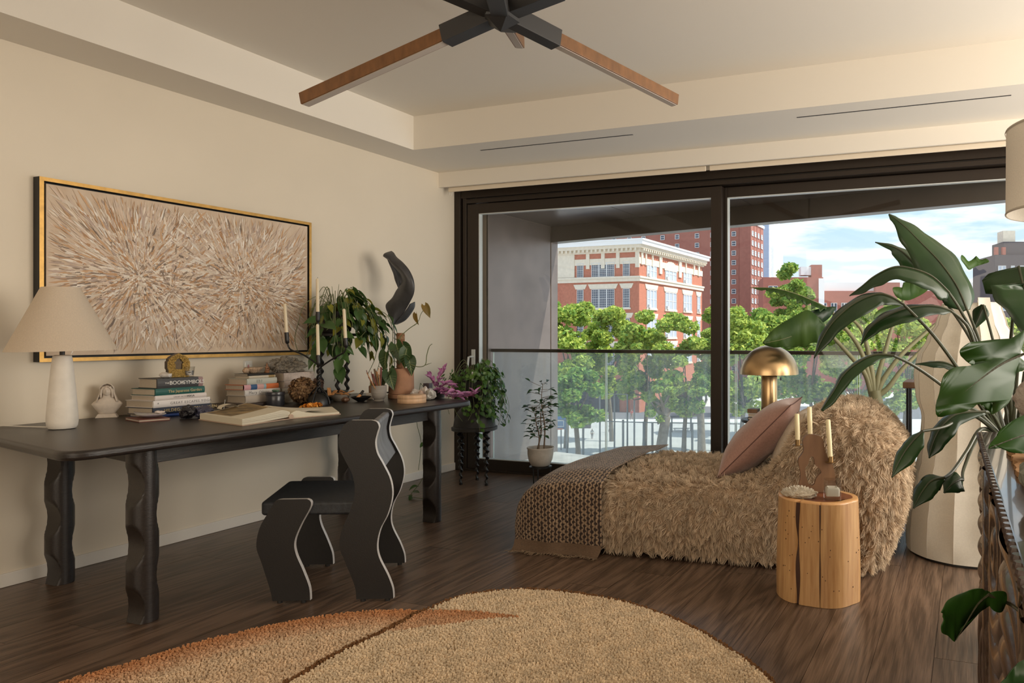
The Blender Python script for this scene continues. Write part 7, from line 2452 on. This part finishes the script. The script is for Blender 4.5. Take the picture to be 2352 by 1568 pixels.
def flat_leaf(name, pts, mid, material, parent, th=.0015, sag=0.0, rib=.003, ribm=None):
    """blade from its outline, gently cupped, with a midrib"""
    O = smooth_closed([Vector(p) for p in pts], 3)
    c = sum(O, Vector()) / len(O)
    nr = Vector()
    for p, q in zip(O, O[1:] + O[:1]):
        nr += (p - c).cross(q - c)
    nr.normalize()
    if nr.y > 0:
        nr = -nr
    me_ = bmesh.new()
    vs = [me_.verts.new(p) for p in O]
    f_ = me_.faces.new(vs)
    bmesh.ops.triangulate(me_, faces=[f_])
    bmesh.ops.subdivide_edges(me_, edges=me_.edges[:], cuts=1)
    bmesh.ops.triangulate(me_, faces=me_.faces[:])
    R_ = max((p - c).length for p in O)
    M_ = [Vector(p) for p in (mid or [c])]
    for v in me_.verts:
        d = min((v.co - m).length for m in M_)
        v.co += nr * (sag * (d / R_) ** 2 + .004 * noise.noise(v.co * 30))
    me2 = bpy.data.meshes.new(name)
    inv = wm(parent).inverted()
    for v in me_.verts:
        v.co = inv @ v.co
    bmesh.ops.recalc_face_normals(me_, faces=me_.faces)
    me_.to_mesh(me2)
    me_.free()
    me2.materials.append(material)
    me2.polygons.foreach_set('use_smooth', [True] * len(me2.polygons))
    o = link(name, me2, parent, wm(parent))
    q = o.modifiers.new('t', 'SOLIDIFY')
    q.thickness = th
    if mid:
        sp = smooth_path([p + nr * .002 for p in M_], 4)
        B().tube(sp, [rib * (1 - .75 * j / (len(sp) - 1)) for j in range(len(sp))], 6).obj('midrib', ribm or M_taros, o, True)
    return o
for k_, md in (('AL2', 'AL2m'), ('AL3', None), ('AL4', None), ('AL5', None)):
    flat_leaf('leaf', PL[k_], PL.get(md), M_taro, ta, sag=.03)
flat_leaf('leaf', PL['AL6'], None, M_tarod, ta, sag=-.05)

def blade(name, mid, hw, open_, material, parent, fold=25, ruffle=0.0, nv=3, vein=None, twist=0.0, view=None, ruf_n=60):
    """leaf blade swept along a midrib; OPEN_ turns its face from edge-on (0) to broadside (1) as seen from the room"""
    sp = smooth_path(mid, 6)
    n = len(sp)
    rows = []
    fwd = view or Vector((-.347, .938, 0))
    for i, p in enumerate(sp):
        t = i / (n - 1)
        T = (sp[min(i + 1, n - 1)] - sp[max(i - 1, 0)]).normalized()
        e_ = fwd - T * fwd.dot(T)
        e_.normalize()
        s0 = T.cross(e_).normalized()
        if s0.z < 0:
            s0 = -s0
        th = open_ + twist * t
        S_ = (s0 * th + e_ * math.sqrt(max(0, 1 - min(1, th * th)))).normalized()
        N_ = S_.cross(T).normalized()
        if N_.z < 0 and abs(N_.z) > .05:
            N_ = -N_
        w_ = 0
        for (a, wa), (c, wc) in zip(hw, hw[1:]):
            if a <= t <= c:
                q = (t - a) / (c - a)
                q = q * q * (3 - 2 * q)
                w_ = wa + (wc - wa) * q
        row = []
        f_ = R(fold)
        for j in range(-nv, nv + 1):
            x = abs(j) / nv
            sg = 1 if j >= 0 else -1
            rf = ruffle * x * math.sin(i * ruf_n / n + j) * w_
            row.append(p + S_ * sg * x * w_ * math.cos(f_) - N_ * (x ** 1.3) * w_ * math.sin(f_) + N_ * rf)
        rows.append(row)
    o = B().grid(rows).obj(name, material, parent, True, fix=False, angle=180)
    q = o.modifiers.new('t', 'SOLIDIFY')
    q.thickness = .0012
    if vein:
        B().tube([p + Vector((0, 0, .0005)) for p in sp], [.005 * (1 - .8 * i / (n - 1)) for i in range(n)], 6).obj('midrib', vein, o, True)
    return o
blade('leaf', PL['AL1m'], [(0, .02), (.15, .075), (.5, .085), (.8, .05), (1, .003)], .25, M_taro, ta, fold=20, ruffle=.28, vein=M_taros)

# ---------------------------------------------------------------- white sculptural floor lamp and a stool behind it
FLC = Vector((-.005, 4.444, 0))
fl2 = thing('sculptural_floor_lamp', 'tall white fabric floor lamp with wavy seamed panels by the window', 'floor lamp', FLC)
M_wfab = mat('white_fabric', (.74, .69, .60), .85, var=.04, vscale=120, trans=.30, bump=.12, bscale=350)
M_seam = mat('fabric_seam', (.46, .41, .34), .9)
RZ = [(.016, .340), (.10, .342), (.20, .336), (.33, .318), (.43, .300), (.53, .275), (.62, .262), (.76, .258), (.88, .290), (1.0, .300), (1.10, .285), (1.20, .235), (1.30, .185), (1.38, .160), (1.43, .150)]
NP = 14
def fl_r(z, a):
    for (za, ra), (zb, rb_) in zip(RZ, RZ[1:]):
        if za <= z <= zb:
            q = (z - za) / (zb - za)
            q = q * q * (3 - 2 * q)
            r_ = ra + (rb_ - ra) * q
    k_ = a * NP / (2 * math.pi)
    fr_ = k_ - math.floor(k_)
    idx = int(math.floor(k_)) % NP
    ph = (idx * 2.4) % 6.28
    w_ = 1 + .035 * math.sin(z * 8.5 + ph) * (z > .25)
    scal = 1 - .055 * math.sin(math.pi * fr_) * (1 if z > .15 else z / .15)
    return r_ * (w_ * .5 + .5 * (1 + .035 * math.sin(z * 8.5 + ((idx + 1) % NP * 2.4) % 6.28) * (z > .25)) * 1.0) * scal
zs = [.016 + (1.43 - .016) * i / 46 for i in range(47)]
def lean(z):
    return -.06 * max(0, z - .6) ** 1.2 * rt_ * -.3
for k_ in range(NP):
    a0, a1 = 2 * math.pi * k_ / NP, 2 * math.pi * (k_ + 1) / NP
    rows = []
    for z in zs:
        zz = z - (.05 * (.5 + .5 * math.sin(k_ * 2.1)) if z > 1.425 else 0)
        rows.append([FLC + lean(z) + Vector((fl_r(z, a0 + (a1 - a0) * (j / 6) * .999 + .0001) * math.cos(a0 + (a1 - a0) * j / 6), fl_r(z, a0 + (a1 - a0) * (j / 6) * .999 + .0001) * math.sin(a0 + (a1 - a0) * j / 6), zz)) for j in range(7)])
    B().grid(rows).obj('panel', M_wfab, fl2, True, angle=180)
    B().tube([r_[0] for r_ in rows], .0022, 5).obj('seam', M_seam, fl2, True)
B().lathe(FLC, [(.325, .0005), (.325, .012), (.10, .014)], 48).obj('base', M_blk, fl2, True, angle=50)
B().tube([(FLC.x, FLC.y, .012), (FLC.x, FLC.y, .85)], .012, 12).obj('pole', M_blk, fl2, True)
sto = thing('bar_stool', 'slim dark wooden bar stool half hidden behind the white floor lamp', 'stool', (-.22, 5.02, 0))
B().box(-.40, -.05, 4.86, 5.20, .885, .925).obj('seat', M_wal, sto, bevel=.006)
for x, y in ((-.375, 4.93), (-.07, 4.89), (-.375, 5.17), (-.07, 5.17)):
    B().tube([(x, y, .885), (x, y, .0005)], .010, 8).obj('leg', M_iron, sto)
B().tube([(-.375, 4.93, .03), (-.375, 5.17, .03)], .008, 6).obj('stretcher', M_iron, sto)

# ---------------------------------------------------------------- carved sideboard on the right
M_carv = mat('carved_wood_dark', (.050, .028, .020), .24, var=.35, vscale=10, stretch=(1, 1, 5), coat=.35, bump=.08, bscale=120)
F0, F1 = Vector((.046, 2.765, 0)), Vector((.100, .55, 0))
sbd = thing('carved_sideboard', 'dark glossy wooden sideboard with a carved ridged front at the right edge', 'sideboard', (.30, 1.7, 0))
fd = (F1 - F0).normalized()
fn = Vector((fd.y, -fd.x, 0))
if fn.x > 0:
    fn = -fn
ln_ = (F1 - F0).length
dep = .50
SH = .884
def FP(s_, z, d=0.0):
    return F0 + fd * s_ + fn * d + Vector((0, 0, z))
# carved front: nested arcs, each panel its own
panels = [(.0, .055), (.062, .56), (.567, 1.10), (1.107, 1.64), (1.647, ln_)]
for i, (s0, s1) in enumerate(panels):
    ns, nz_ = max(6, int((s1 - s0) / .0085)), 110
    rows = []
    for a in range(ns + 1):
        s_ = s0 + (s1 - s0) * a / ns
        row = []
        for c in range(nz_ + 1):
            z = .035 + (SH - .05 - .035) * c / nz_
            ed = min(1.0, min(s_ - s0, s1 - s_) / .012 + .0)
            if i == 0:
                h_ = .010 * abs(math.sin(z * 48)) + .004
            else:
                cs, cz = (s0 + s1) / 2 + .10 * (-1) ** i, (.15 if i % 2 else .72)
                dd = math.hypot((s_ - cs) * 1.25, z - cz)
                h_ = .016 * abs(math.sin(dd * 44)) ** .8 + .006 * math.sin(s_ * 14 + i)
            row.append(FP(s_, z, max(0, h_) * ed + .002))
        rows.append(row)
    b = B().grid(rows)
    b.obj('carved_panel', M_carv, sbd, True, fix=False, angle=50)
bk_ = -fn * dep
B().prism([FP(0, .03), FP(ln_, .03), FP(ln_, .03) + bk_, FP(0, .03) + bk_], (0, 0, SH - .03 - .022)).obj('case', M_carv, sbd)
B().prism([FP(-.004, SH - .022, .012), FP(ln_, SH - .022, .012), FP(ln_, SH - .022) + bk_, FP(-.004, SH - .022) + bk_], (0, 0, .022)).obj('top', mat('polished_top', (.040, .024, .018), .16, coat=.5, var=.3, vscale=6, stretch=(6, .5, 1)), sbd, bevel=.003)
B().prism([FP(.0, SH + .0002, -.050), FP(ln_, SH + .0002, -.050), FP(ln_, SH + .0002, -.055), FP(0, SH + .0002, -.055)], (0, 0, .0006)).obj('inlay_line', M_slot, sbd)
b = B()
s_ = .0
while s_ < ln_:
    b.lathe(FP(s_, SH - .012, .012), [(.010, -.010), (.012, -.004), (.012, .004), (.010, .010)], 8)
    s_ += .040
tag(b.obj('scalloped_edge', M_carv, sbd, True), kind='stuff')
for s_ in (.04, ln_ - .04):
    for d in (-.03, -dep + .04):
        B().lathe(FP(s_, 0, d), [(.022, .0005), (.026, .03)], 12).obj('foot', M_carv, sbd)

# things on the sideboard
M_bark2 = mat('rough_bark', (.33, .16, .06), .9, col2=(.48, .27, .12), vscale=25, stretch=(1, 4, 1), bump=1.0, bscale=60)
brk = thing('bark_slab', 'flat piece of rough orange brown bark lying on the sideboard', 'bark', (.17, 2.05, SH))
o_ = [(.098, 2.28), (.115, 2.20), (.105, 2.13), (.112, 2.05), (.104, 1.96), (.116, 1.86), (.14, 1.80), (.24, 1.82), (.28, 2.0), (.25, 2.22), (.17, 2.30)]
sm_ = smooth_closed([Vector((x, y, 0)) for x, y in o_], 4)
B().prism([(p.x + .004 * math.sin(i * 1.7), p.y + .004 * math.cos(i * 2.3), SH + .0008) for i, p in enumerate(sm_)], (0, 0, .013)).obj('bark', M_bark2, brk)
bw2 = thing('dark_bowl', 'dark bronze bowl standing on the bark slab', 'bowl', (.172, 2.10, SH + .0143))
B().lathe((.172, 2.10, SH + .0143), [(.020, .0005), (.035, .008), (.050, .028), (.052, .046), (.044, .062), (.040, .060), (.046, .045), (.001, .012)], 36).obj('bowl', mat('dark_bronze', (.04, .035, .034), .3, metal=.7), bw2, True, angle=60)
M_stn = mat('weathered_stone', (.26, .21, .18), .85, col2=(.42, .38, .33), vscale=45, bump=.6, bscale=90, detail=7)
hd_ = thing('stone_figure', 'weathered grey stone figure with its face in profile on the sideboard', 'sculpture', (.20, 2.42, SH))
hx, hy, hz = .175, 2.40, SH + .150
fdir, sdir = Vector((-.93, -.36, 0)), Vector((-.36, .93, 0))
rows = []
for j in range(33):
    lat = -math.pi / 2 + math.pi * j / 32
    row = []
    for i in range(48):
        lon = 2 * math.pi * i / 48
        d, a, z = math.cos(lat) * math.cos(lon), math.cos(lat) * math.sin(lon), math.sin(lat)
        e_ = 0
        if d > 0:
            gs = lambda ca, cz, ra, rz, h: h * math.exp(-((a - ca) / ra) ** 2 - ((z - cz) / rz) ** 2)
            e_ = gs(0, .02, .13, .22, .22) + gs(0, -.36, .3, .07, .14) + gs(0, -.50, .3, .07, .13) + gs(0, -.78, .3, .14, .12) + gs(0, .42, .5, .12, .05) - gs(.32, .16, .16, .1, .10) - gs(-.32, .16, .16, .1, .10)
        row.append(Vector((hx, hy, hz)) + fdir * (d * .050 + e_ * .055) + sdir * a * .042 + Vector((0, 0, z * .058)))
    rows.append(row)
b = B().grid(rows, True)
b.obj('head', M_stn, hd_, True, angle=180)
rocky('shoulders', (.205, 2.415, SH + .055), (.075, .085, .062), M_stn, hd_, amp=.12, freq=3, seed=41, sub=4, squash=-.88)
rocky('hand', (.135, 2.36, SH + .058), (.028, .026, .030), M_stn, hd_, amp=.15, freq=4, seed=44, sub=3)
gst = tag(rocky('ribbed_stone', (.158, 1.62, SH + .047), (.060, .075, .050), mat('grey_green_stone', (.15, .15, .12), .7, col2=(.26, .25, .20), vscale=18, stretch=(1, 5, 1), bump=.6, bscale=40), amp=.25, freq=3, seed=50, sub=4, squash=-.9), 'grey green ribbed stone at the near end of the sideboard', 'stone')

# drum lamp on the sideboard
DL = Vector((.345, 2.56, 0))
dlm = thing('drum_lamp', 'large white linen drum shade lamp on the sideboard at the right edge', 'lamp', (DL.x, DL.y, SH))
B().lathe((DL.x, DL.y, 1.605), [(.238, 0), (.236, .262), (.233, .262), (.235, 0.0)], 64, cap=False).obj('shade', mat('white_linen', (.76, .71, .63), .85, var=.05, vscale=250, trans=.3, bump=.06, bscale=500), dlm, True, angle=60)
for z in (1.603, 1.862):
    B().lathe((DL.x, DL.y, z), [(.2385, 0), (.240, .004), (.2385, .008)], 64, cap=False).obj('trim_band', M_seam, dlm, True)
B().lathe((DL.x, DL.y, SH), [(.055, .0005), (.065, .03), (.070, .12), (.055, .26), (.025, .38), (.018, .42), (.012, .44), (.010, .80)], 32).obj('base', M_cer, dlm, True, angle=60)
B().tube([(DL.x - .235, DL.y, 1.84), (DL.x + .235, DL.y, 1.84)], .003, 6).tube([(DL.x, DL.y - .235, 1.84), (DL.x, DL.y + .235, 1.84)], .003, 6).obj('spider', M_brassd, dlm)

# bird of paradise behind the sideboard's far end
M_bop = leaf_mat('bird_leaf', (.013, .040, .014), (.028, .070, .018), .22, .30, scale=4)
M_bops = mat('bird_stem', (.035, .040, .020), .4, col2=(.06, .065, .03), vscale=10)
bp_ = thing('bird_of_paradise', 'large dark green bird of paradise plant with arching paddle leaves at the right', 'plant', (.26, 3.12, 0))
B().lathe((.26, 3.12, 0), [(.14, .0005), (.16, .02), (.175, .5), (.178, .80), (.165, .80), (.16, .5), (.001, .74)], 36).obj('pot', M_clay, bp_, True, angle=50)
B().lathe((.26, 3.12, .741), [(.15, 0), (.001, .01)], 20).obj('soil', M_soil, bp_)
BOP = {
    'A': ([(-0.009, 3.142, 1.321), (-0.048, 3.149, 1.418), (-0.112, 3.157, 1.516), (-0.183, 3.163, 1.596), (-0.253, 3.169, 1.672), (-0.318, 3.188, 1.730)], [(-0.009, 3.142, 1.321), (0.016, 3.119, 1.255), (0.044, 3.108, 1.169), (0.076, 3.099, 1.034), (0.125, 3.100, 0.84)], [(0, .02), (.12, .085), (.4, .105), (.7, .062), (.92, .018), (1, .004)], .93, 14, 0),
    'B': ([(-0.072, 2.905, 1.379), (-0.128, 2.853, 1.435), (-0.190, 2.808, 1.462), (-0.255, 2.763, 1.469), (-0.321, 2.728, 1.436), (-0.364, 2.702, 1.398), (-0.405, 2.676, 1.363)], [(-0.072, 2.905, 1.379), (-0.034, 2.951, 1.317), (0.023, 2.994, 1.199), (0.064, 3.052, 1.036), (0.115, 3.097, 0.84)], [(0, .03), (.08, .070), (.35, .078), (.65, .05), (.85, .030), (1, .003)], .40, 30, 0),
    'C': ([(-0.167, 3.244, 1.458), (-0.220, 3.245, 1.524), (-0.265, 3.260, 1.573), (-0.314, 3.296, 1.605), (-0.390, 3.321, 1.631)], [(-0.167, 3.244, 1.458), (-0.097, 3.216, 1.364), (0.004, 3.200, 1.203), (0.085, 3.145, 0.997), (0.13, 3.135, 0.84)], [(0, .02), (.2, .065), (.55, .045), (.75, .02), (1, .003)], .85, 15, 0),
    'D': ([(-0.218, 2.692, 1.329), (-0.267, 2.652, 1.359), (-0.309, 2.626, 1.363), (-0.370, 2.582, 1.333), (-0.430, 2.538, 1.276), (-0.470, 2.513, 1.213), (-0.497, 2.492, 1.143)], [(-0.218, 2.692, 1.329), (-0.193, 2.722, 1.302), (-0.125, 2.790, 1.224), (-0.047, 2.883, 1.108), (0.027, 2.995, 0.973), (0.11, 3.081, 0.84)], [(0, .008), (.2, .045), (.5, .060), (.8, .038), (1, .003)], .55, 22, 0),
    'E': ([(-0.065, 2.855, 1.310), (-0.109, 2.817, 1.325), (-0.165, 2.775, 1.326), (-0.230, 2.730, 1.311), (-0.293, 2.685, 1.278), (-0.335, 2.659, 1.239), (-0.360, 2.639, 1.187)], [(-0.065, 2.855, 1.310), (-0.026, 2.890, 1.277), (0.003, 2.933, 1.229), (0.048, 3.003, 1.072), (0.11, 3.084, 0.84)], [(0, .008), (.15, .035), (.5, .058), (.8, .036), (1, .003)], .55, 22, 0),
    'F': ([(-0.237, 2.524, 1.153), (-0.293, 2.493, 1.156), (-0.340, 2.465, 1.134), (-0.387, 2.437, 1.091), (-0.417, 2.415, 1.036), (-0.453, 2.391, 0.977)], [(-0.237, 2.524, 1.153), (-0.176, 2.600, 1.117), (-0.092, 2.717, 1.047), (-0.018, 2.851, 0.968), (0.03, 2.98, 0.93), (0.11, 3.06, 0.84)], [(0, .006), (.3, .032), (.6, .036), (.85, .025), (1, .008)], .5, 25, 0),
    'G': ([(0.159, 2.778, 1.458), (0.172, 2.729, 1.383), (0.196, 2.685, 1.293), (0.223, 2.641, 1.192)], [(0.159, 2.778, 1.458), (0.150, 2.881, 1.330), (0.140, 3.037, 1.088), (0.155, 3.120, 0.84)], [(0, .10), (.1, .125), (.4, .12), (.8, .07), (1, .02)], .95, 12, 0),
    'H': ([(0.050, 2.812, 0.950), (-0.038, 2.758, 0.945), (-0.089, 2.718, 0.905), (-0.117, 2.697, 0.855), (-0.133, 2.680, 0.795)], [(0.050, 2.812, 0.950), (0.079, 2.908, 0.930), (0.121, 3.044, 0.84)], [(0, .012), (.25, .038), (.55, .052), (.8, .040), (1, .003)], .55, 28, 0),
    'I': ([(-0.151, 2.610, 0.896), (-0.182, 2.587, 0.861), (-0.213, 2.565, 0.815), (-0.245, 2.543, 0.746)], [(-0.151, 2.610, 0.896), (-0.081, 2.689, 0.905), (-0.03, 2.80, 0.925), (0.02, 2.90, 0.925), (0.11, 3.03, 0.84)], [(0, .010), (.3, .040), (.65, .042), (1, .003)], .6, 25, 0),
    'J': ([(-0.082, 2.655, 0.735), (-0.120, 2.620, 0.729), (-0.150, 2.595, 0.694), (-0.177, 2.570, 0.642)], [(-0.082, 2.655, 0.735), (-0.055, 2.75, 0.745), (-0.01, 2.86, 0.80), (0.04, 2.96, 0.87), (0.11, 3.03, 0.84)], [(0, .010), (.3, .040), (.65, .040), (1, .003)], .65, 20, 0),
    'K': ([(-0.022, 2.758, 0.712), (-0.032, 2.739, 0.716), (-0.056, 2.702, 0.706), (-0.083, 2.669, 0.681)], [(-0.022, 2.758, 0.712), (-0.02, 2.84, 0.74), (0.03, 2.93, 0.84), (0.11, 3.03, 0.84)], [(0, .020), (.3, .042), (.65, .036), (1, .003)], .75, 20, 0),
    'L': ([(-0.042, 2.917, 1.099), (-0.087, 2.889, 1.120), (-0.132, 2.862, 1.122), (-0.188, 2.830, 1.115)], [(-0.042, 2.917, 1.099), (0.020, 2.971, 1.024), (0.11, 3.085, 0.84)], [(0, .006), (.25, .026), (.6, .026), (1, .002)], .5, 25, 0),
    'M': ([(0.053, 3.300, 1.348), (0.039, 3.300, 1.303), (0.013, 3.30, 1.239)], [(0.053, 3.300, 1.348), (0.096, 3.234, 1.167), (0.135, 3.160, 0.928), (0.146, 3.142, 0.83)], [(0, .01), (.4, .035), (1, .003)], .9, 12, 0),
}
for k_, (mid, pet, hw, op, fo, tw_) in BOP.items():
    lf = blade('leaf', mid, hw, op, M_bop, bp_, fold=fo, vein=M_bops, twist=tw_, ruffle=.04, ruf_n=30)
    sp = smooth_path(pet, 5)
    B().tube(sp, [.0045 + .0045 * j / (len(sp) - 1) for j in range(len(sp))], 8).obj('stalk', M_bops, bp_, True)
for x, y, h_ in ((.15, 3.10, .40), (.17, 3.15, .30), (.20, 3.08, .46), (.12, 3.17, .22)):
    B().tube([(x, y, .74), (x + .01, y, .74 + h_ * .5), (x + .03, y - .01, .78 + h_)], [.014, .010, .006], 8).obj('stalk', M_bops, bp_, True)

# lobed philodendron in front
M_phil = leaf_mat('philodendron_leaf', (.022, .085, .010), (.045, .125, .014), .45, .38, scale=5)
M_phils = mat('philodendron_stem', (.05, .045, .02), .6, bump=.3, bscale=120)
phn = thing('lobed_philodendron', 'philodendron with large lobed bright green leaves in the near right corner', 'plant', (.36, 1.25, SH))
B().lathe((.36, 1.25, SH), [(.07, .0008), (.085, .02), (.10, .13), (.095, .13), (.001, .11)], 32).obj('pot', M_terra, phn, True, angle=50)
flat_leaf('leaf', PL['PH1'], PL['PH1m'], M_phil, phn, sag=.02, rib=.0035, ribm=M_phils)
flat_leaf('leaf', PL['PH2'], PL['PH2m'], M_phil, phn, sag=.02, rib=.003, ribm=M_phils)
flat_leaf('leaf', PL['PH3'], PL['PH3m'], M_phil, phn, sag=.012, rib=.002, ribm=M_phils)
flat_leaf('leaf', PL['PH4'], None, M_bop, phn, sag=.01)
def stem_to(p, via):
    B().tube(smooth_path([p] + via + [(.36, 1.25, SH + .11)], 5), [.003 + .0000 * i for i in range(len(via) * 5 + 6)], 8).obj('stem', M_phils, phn, True)
stem_to(PL['PH1m'][0], [(.17, 1.95, 1.19), (.28, 1.7, 1.22), (.35, 1.42, 1.16)])
stem_to(PL['PH2m'][0], [(.20, 1.66, 1.02), (.30, 1.45, 1.05)])
stem_to(PL['PH3m'][0], [PL['PH3s'][1], PL['PH3s'][2], (.084, 1.24, .785), (.078, 1.10, .82), (.10, .98, .96), (.22, 1.08, 1.06)])
stem_to(PL['PH4'][6], [(.085, .86, .90), (.10, .92, 1.0), (.24, 1.08, 1.06)])

# ---------------------------------------------------------------- rug
LINE = [(-2.221, 1.918), (-2.251, 2.181), (-2.239, 2.378), (-2.251, 2.592), (-2.237, 2.697), (-2.209, 2.835), (-2.087, 2.957), (-1.941, 3.026), (-1.716, 3.049), (-1.463, 3.028), (-1.190, 2.927), (-0.924, 2.765), (-0.643, 2.515)]
NEAR = [(-0.50, 2.25), (-0.46, 1.8), (-0.62, 1.3), (-0.95, .95), (-1.4, .85), (-1.85, 1.05), (-2.12, 1.45)]
OUT = [(-2.30, 1.25), (-2.62, 1.22), (-2.90, 1.40), (-2.961, 1.644), (-2.911, 1.807), (-2.851, 2.021), (-2.73, 2.266), (-2.553, 2.473), (-2.387, 2.573), (-2.262, 2.612)]
PATCH = [(-2.262, 2.612), (-2.154, 2.659), (-1.966, 2.696), (-1.79, 2.705), (-1.923, 2.638), (-2.029, 2.543), (-2.167, 2.422), (-2.234, 2.371)]
rug = thing('rounded_rug', 'cream and caramel wool rug of two overlapping rounded lobes with a brown outline', 'rug', (-1.6, 2.0, 0))
c1 = [(p.x, p.y) for p in smooth_closed([Vector((x, y, 0)) for x, y in LINE + NEAR], 5)]
c2 = [(p.x, p.y) for p in smooth_path([Vector((x, y, 0)) for x, y in [(-2.12, 1.45)] + OUT], 5)] + [(p.x, p.y) for p in smooth_path([Vector((x, y, 0)) for x, y in [(-2.251, 2.592), (-2.239, 2.378), (-2.251, 2.181), (-2.221, 1.918)]], 5)]
pc = [(p.x, p.y) for p in smooth_path([Vector((x, y, 0)) for x, y in PATCH], 4)]
M_rugb = mat('rug_backing', (.50, .36, .22), .95)
B().prism([(x, y, .0015) for x, y in c1], (0, 0, .009)).obj('large_lobe', M_rugb, rug)
B().prism([(x, y, .0015) for x, y in c2], (0, 0, .0085)).obj('small_lobe', M_rugb, rug)
def inside(poly, X, Y):
    r_ = np.zeros(len(X), bool)
    n = len(poly)
    for i in range(n):
        (xa, ya), (xb, yb) = poly[i], poly[(i + 1) % n]
        if ya == yb:
            continue
        c_ = ((ya > Y) != (yb > Y)) & (X < (xb - xa) * (Y - ya) / (yb - ya) + xa)
        r_ ^= c_
    return r_
def dist_to(poly, X, Y, closed=True):
    d = np.full(len(X), 9.0)
    n = len(poly)
    for i in range(n if closed else n - 1):
        (xa, ya), (xb, yb) = poly[i], poly[(i + 1) % n]
        ex, ey = xb - xa, yb - ya
        t = np.clip(((X - xa) * ex + (Y - ya) * ey) / max(1e-9, ex * ex + ey * ey), 0, 1)
        d = np.minimum(d, np.hypot(X - xa - ex * t, Y - ya - ey * t))
    return d
def rug_pile():
    g = np.random.default_rng(17)
    st_ = .0078
    xs_, ys_ = np.meshgrid(np.arange(-3.05, -.40, st_), np.arange(.8, 3.1, st_))
    X = xs_.ravel() + g.normal(0, .0025, xs_.size)
    Y = ys_.ravel() + g.normal(0, .0025, xs_.size)
    i1, i2 = inside(c1, X, Y), inside(c2, X, Y)
    k_ = i1 | i2
    X, Y, i1 = X[k_], Y[k_], i1[k_]
    n = len(X)
    dl = dist_to(c1, X, Y)
    do = dist_to([(p.x, p.y) for p in smooth_path([Vector((x, y, 0)) for x, y in OUT], 5)], X, Y, False)
    ip = inside(pc, X, Y)
    cream, tan_, brown = np.array((.80, .66, .48)), np.array((.60, .30, .14)), np.array((.25, .125, .055))
    C = np.tile(cream, (n, 1))
    w_ = np.clip(1.15 - do / .22, 0, 1) ** .8 * ~i1
    w_ = np.maximum(w_, np.where(i1, 0, .18))
    w_ = np.where(ip & i1, np.clip(.95 - dist_to(pc[:14], X, Y, False) / .45, .35, 1), w_)
    C = C * (1 - w_[:, None]) + tan_ * w_[:, None]
    ln2 = (dl < .013)
    C[ln2] = brown
    C *= (g.uniform(.86, 1.1, n) * (1 + .05 * np.sin(X * 37 + np.sin(Y * 23) * 2)))[:, None]
    h_ = .0195 + .0025 * g.normal(size=n).clip(-1.5, 1.5) + .0025 * ln2
    a = g.uniform(0, np.pi, n)
    ax, ay = np.cos(a) * .0048, np.sin(a) * .0048
    lx_, ly_ = g.normal(0, .0022, n), g.normal(0, .0022, n)
    z0_ = np.full(n, .009)
    def quad(ax, ay):
        return np.stack([np.stack([X - ax, Y - ay, z0_], 1), np.stack([X + ax, Y + ay, z0_], 1), np.stack([X + ax * .75 + lx_, Y + ay * .75 + ly_, h_], 1), np.stack([X - ax * .75 + lx_, Y - ay * .75 + ly_, h_], 1)], 1)
    V = np.concatenate([quad(ax, ay), quad(-ay, ax)], 0).reshape(-1, 3)
    CC = np.concatenate([np.repeat(C, 4, 0)] * 2, 0)
    npmesh('pile', V, np.arange(len(V)).reshape(-1, 4), tintmat('rug_wool', .95, 0, .1), rug, cols=np.clip(CC, 0, 1), kind='stuff')
rug_pile()

# ---------------------------------------------------------------- chandelier of wooden bars
HB = Vector((-1.805, 2.563, 2.55))
ch = thing('stick_chandelier', 'black hubbed chandelier of six wooden light bars below the ceiling', 'chandelier', HB)
M_bar = mat('bar_wood', (.19, .085, .030), .45, var=.2, vscale=12, stretch=(3, 3, 1))
M_dif = mat('bar_diffuser', (.52, .46, .41), .6)
M_hub = mat('hub_black', (.020, .020, .021), .5)
M_coll = mat('collar_black', (.034, .033, .034), .5)
def bar(vec, L_, collar=.26):
    d = (rt_ * vec[0] + fw_ * vec[1] + Vector((0, 0, vec[2]))).normalized()
    w_ = d.cross(Vector((0, 0, 1))).normalized()
    u = w_.cross(d).normalized()
    rot = Matrix((d, w_, u)).transposed()
    B().cbox(HB + d * (collar * .5 + .02), (collar, .068, .074), rot).obj('collar', M_coll, ch, bevel=.002)
    s_ = B().cbox(HB + d * (L_ * .5 + collar * .4), (L_ - collar * .2, .048, .054), rot).obj('light_bar', M_bar, ch, bevel=.002)
    B().cbox(HB + d * (L_ * .5 + collar * .45) - u * .0275, (L_ - collar * .25 - .02, .034, .004), rot).obj('diffuser', M_dif, s_)
for v, L_ in (((-1.01, .35, -.26), 1.0), ((.70, .72, -.14), .93), ((-.12, .87, .20), .72), ((1.01, -.35, .20), 1.0), ((-.80, -.62, .14), .95), ((.16, -.87, -.10), .95)):
    bar(v, L_)
bm = bmesh.new()
bmesh.ops.create_icosphere(bm, subdivisions=1, radius=.085)
me = bpy.data.meshes.new('hub')
bm.to_mesh(me)
bm.free()
me.materials.append(M_hub)
link('hub', me, ch, Matrix.Translation(HB))
B().tube([HB + Vector((0, 0, .06)), Vector((HB.x, HB.y, 2.90))], .012, 12).obj('rod', M_hub, ch, True)
B().lathe((HB.x, HB.y, 2.885), [(.07, 0), (.075, .004), (.075, .0295)], 32).obj('canopy', M_hub, ch, True, angle=50)
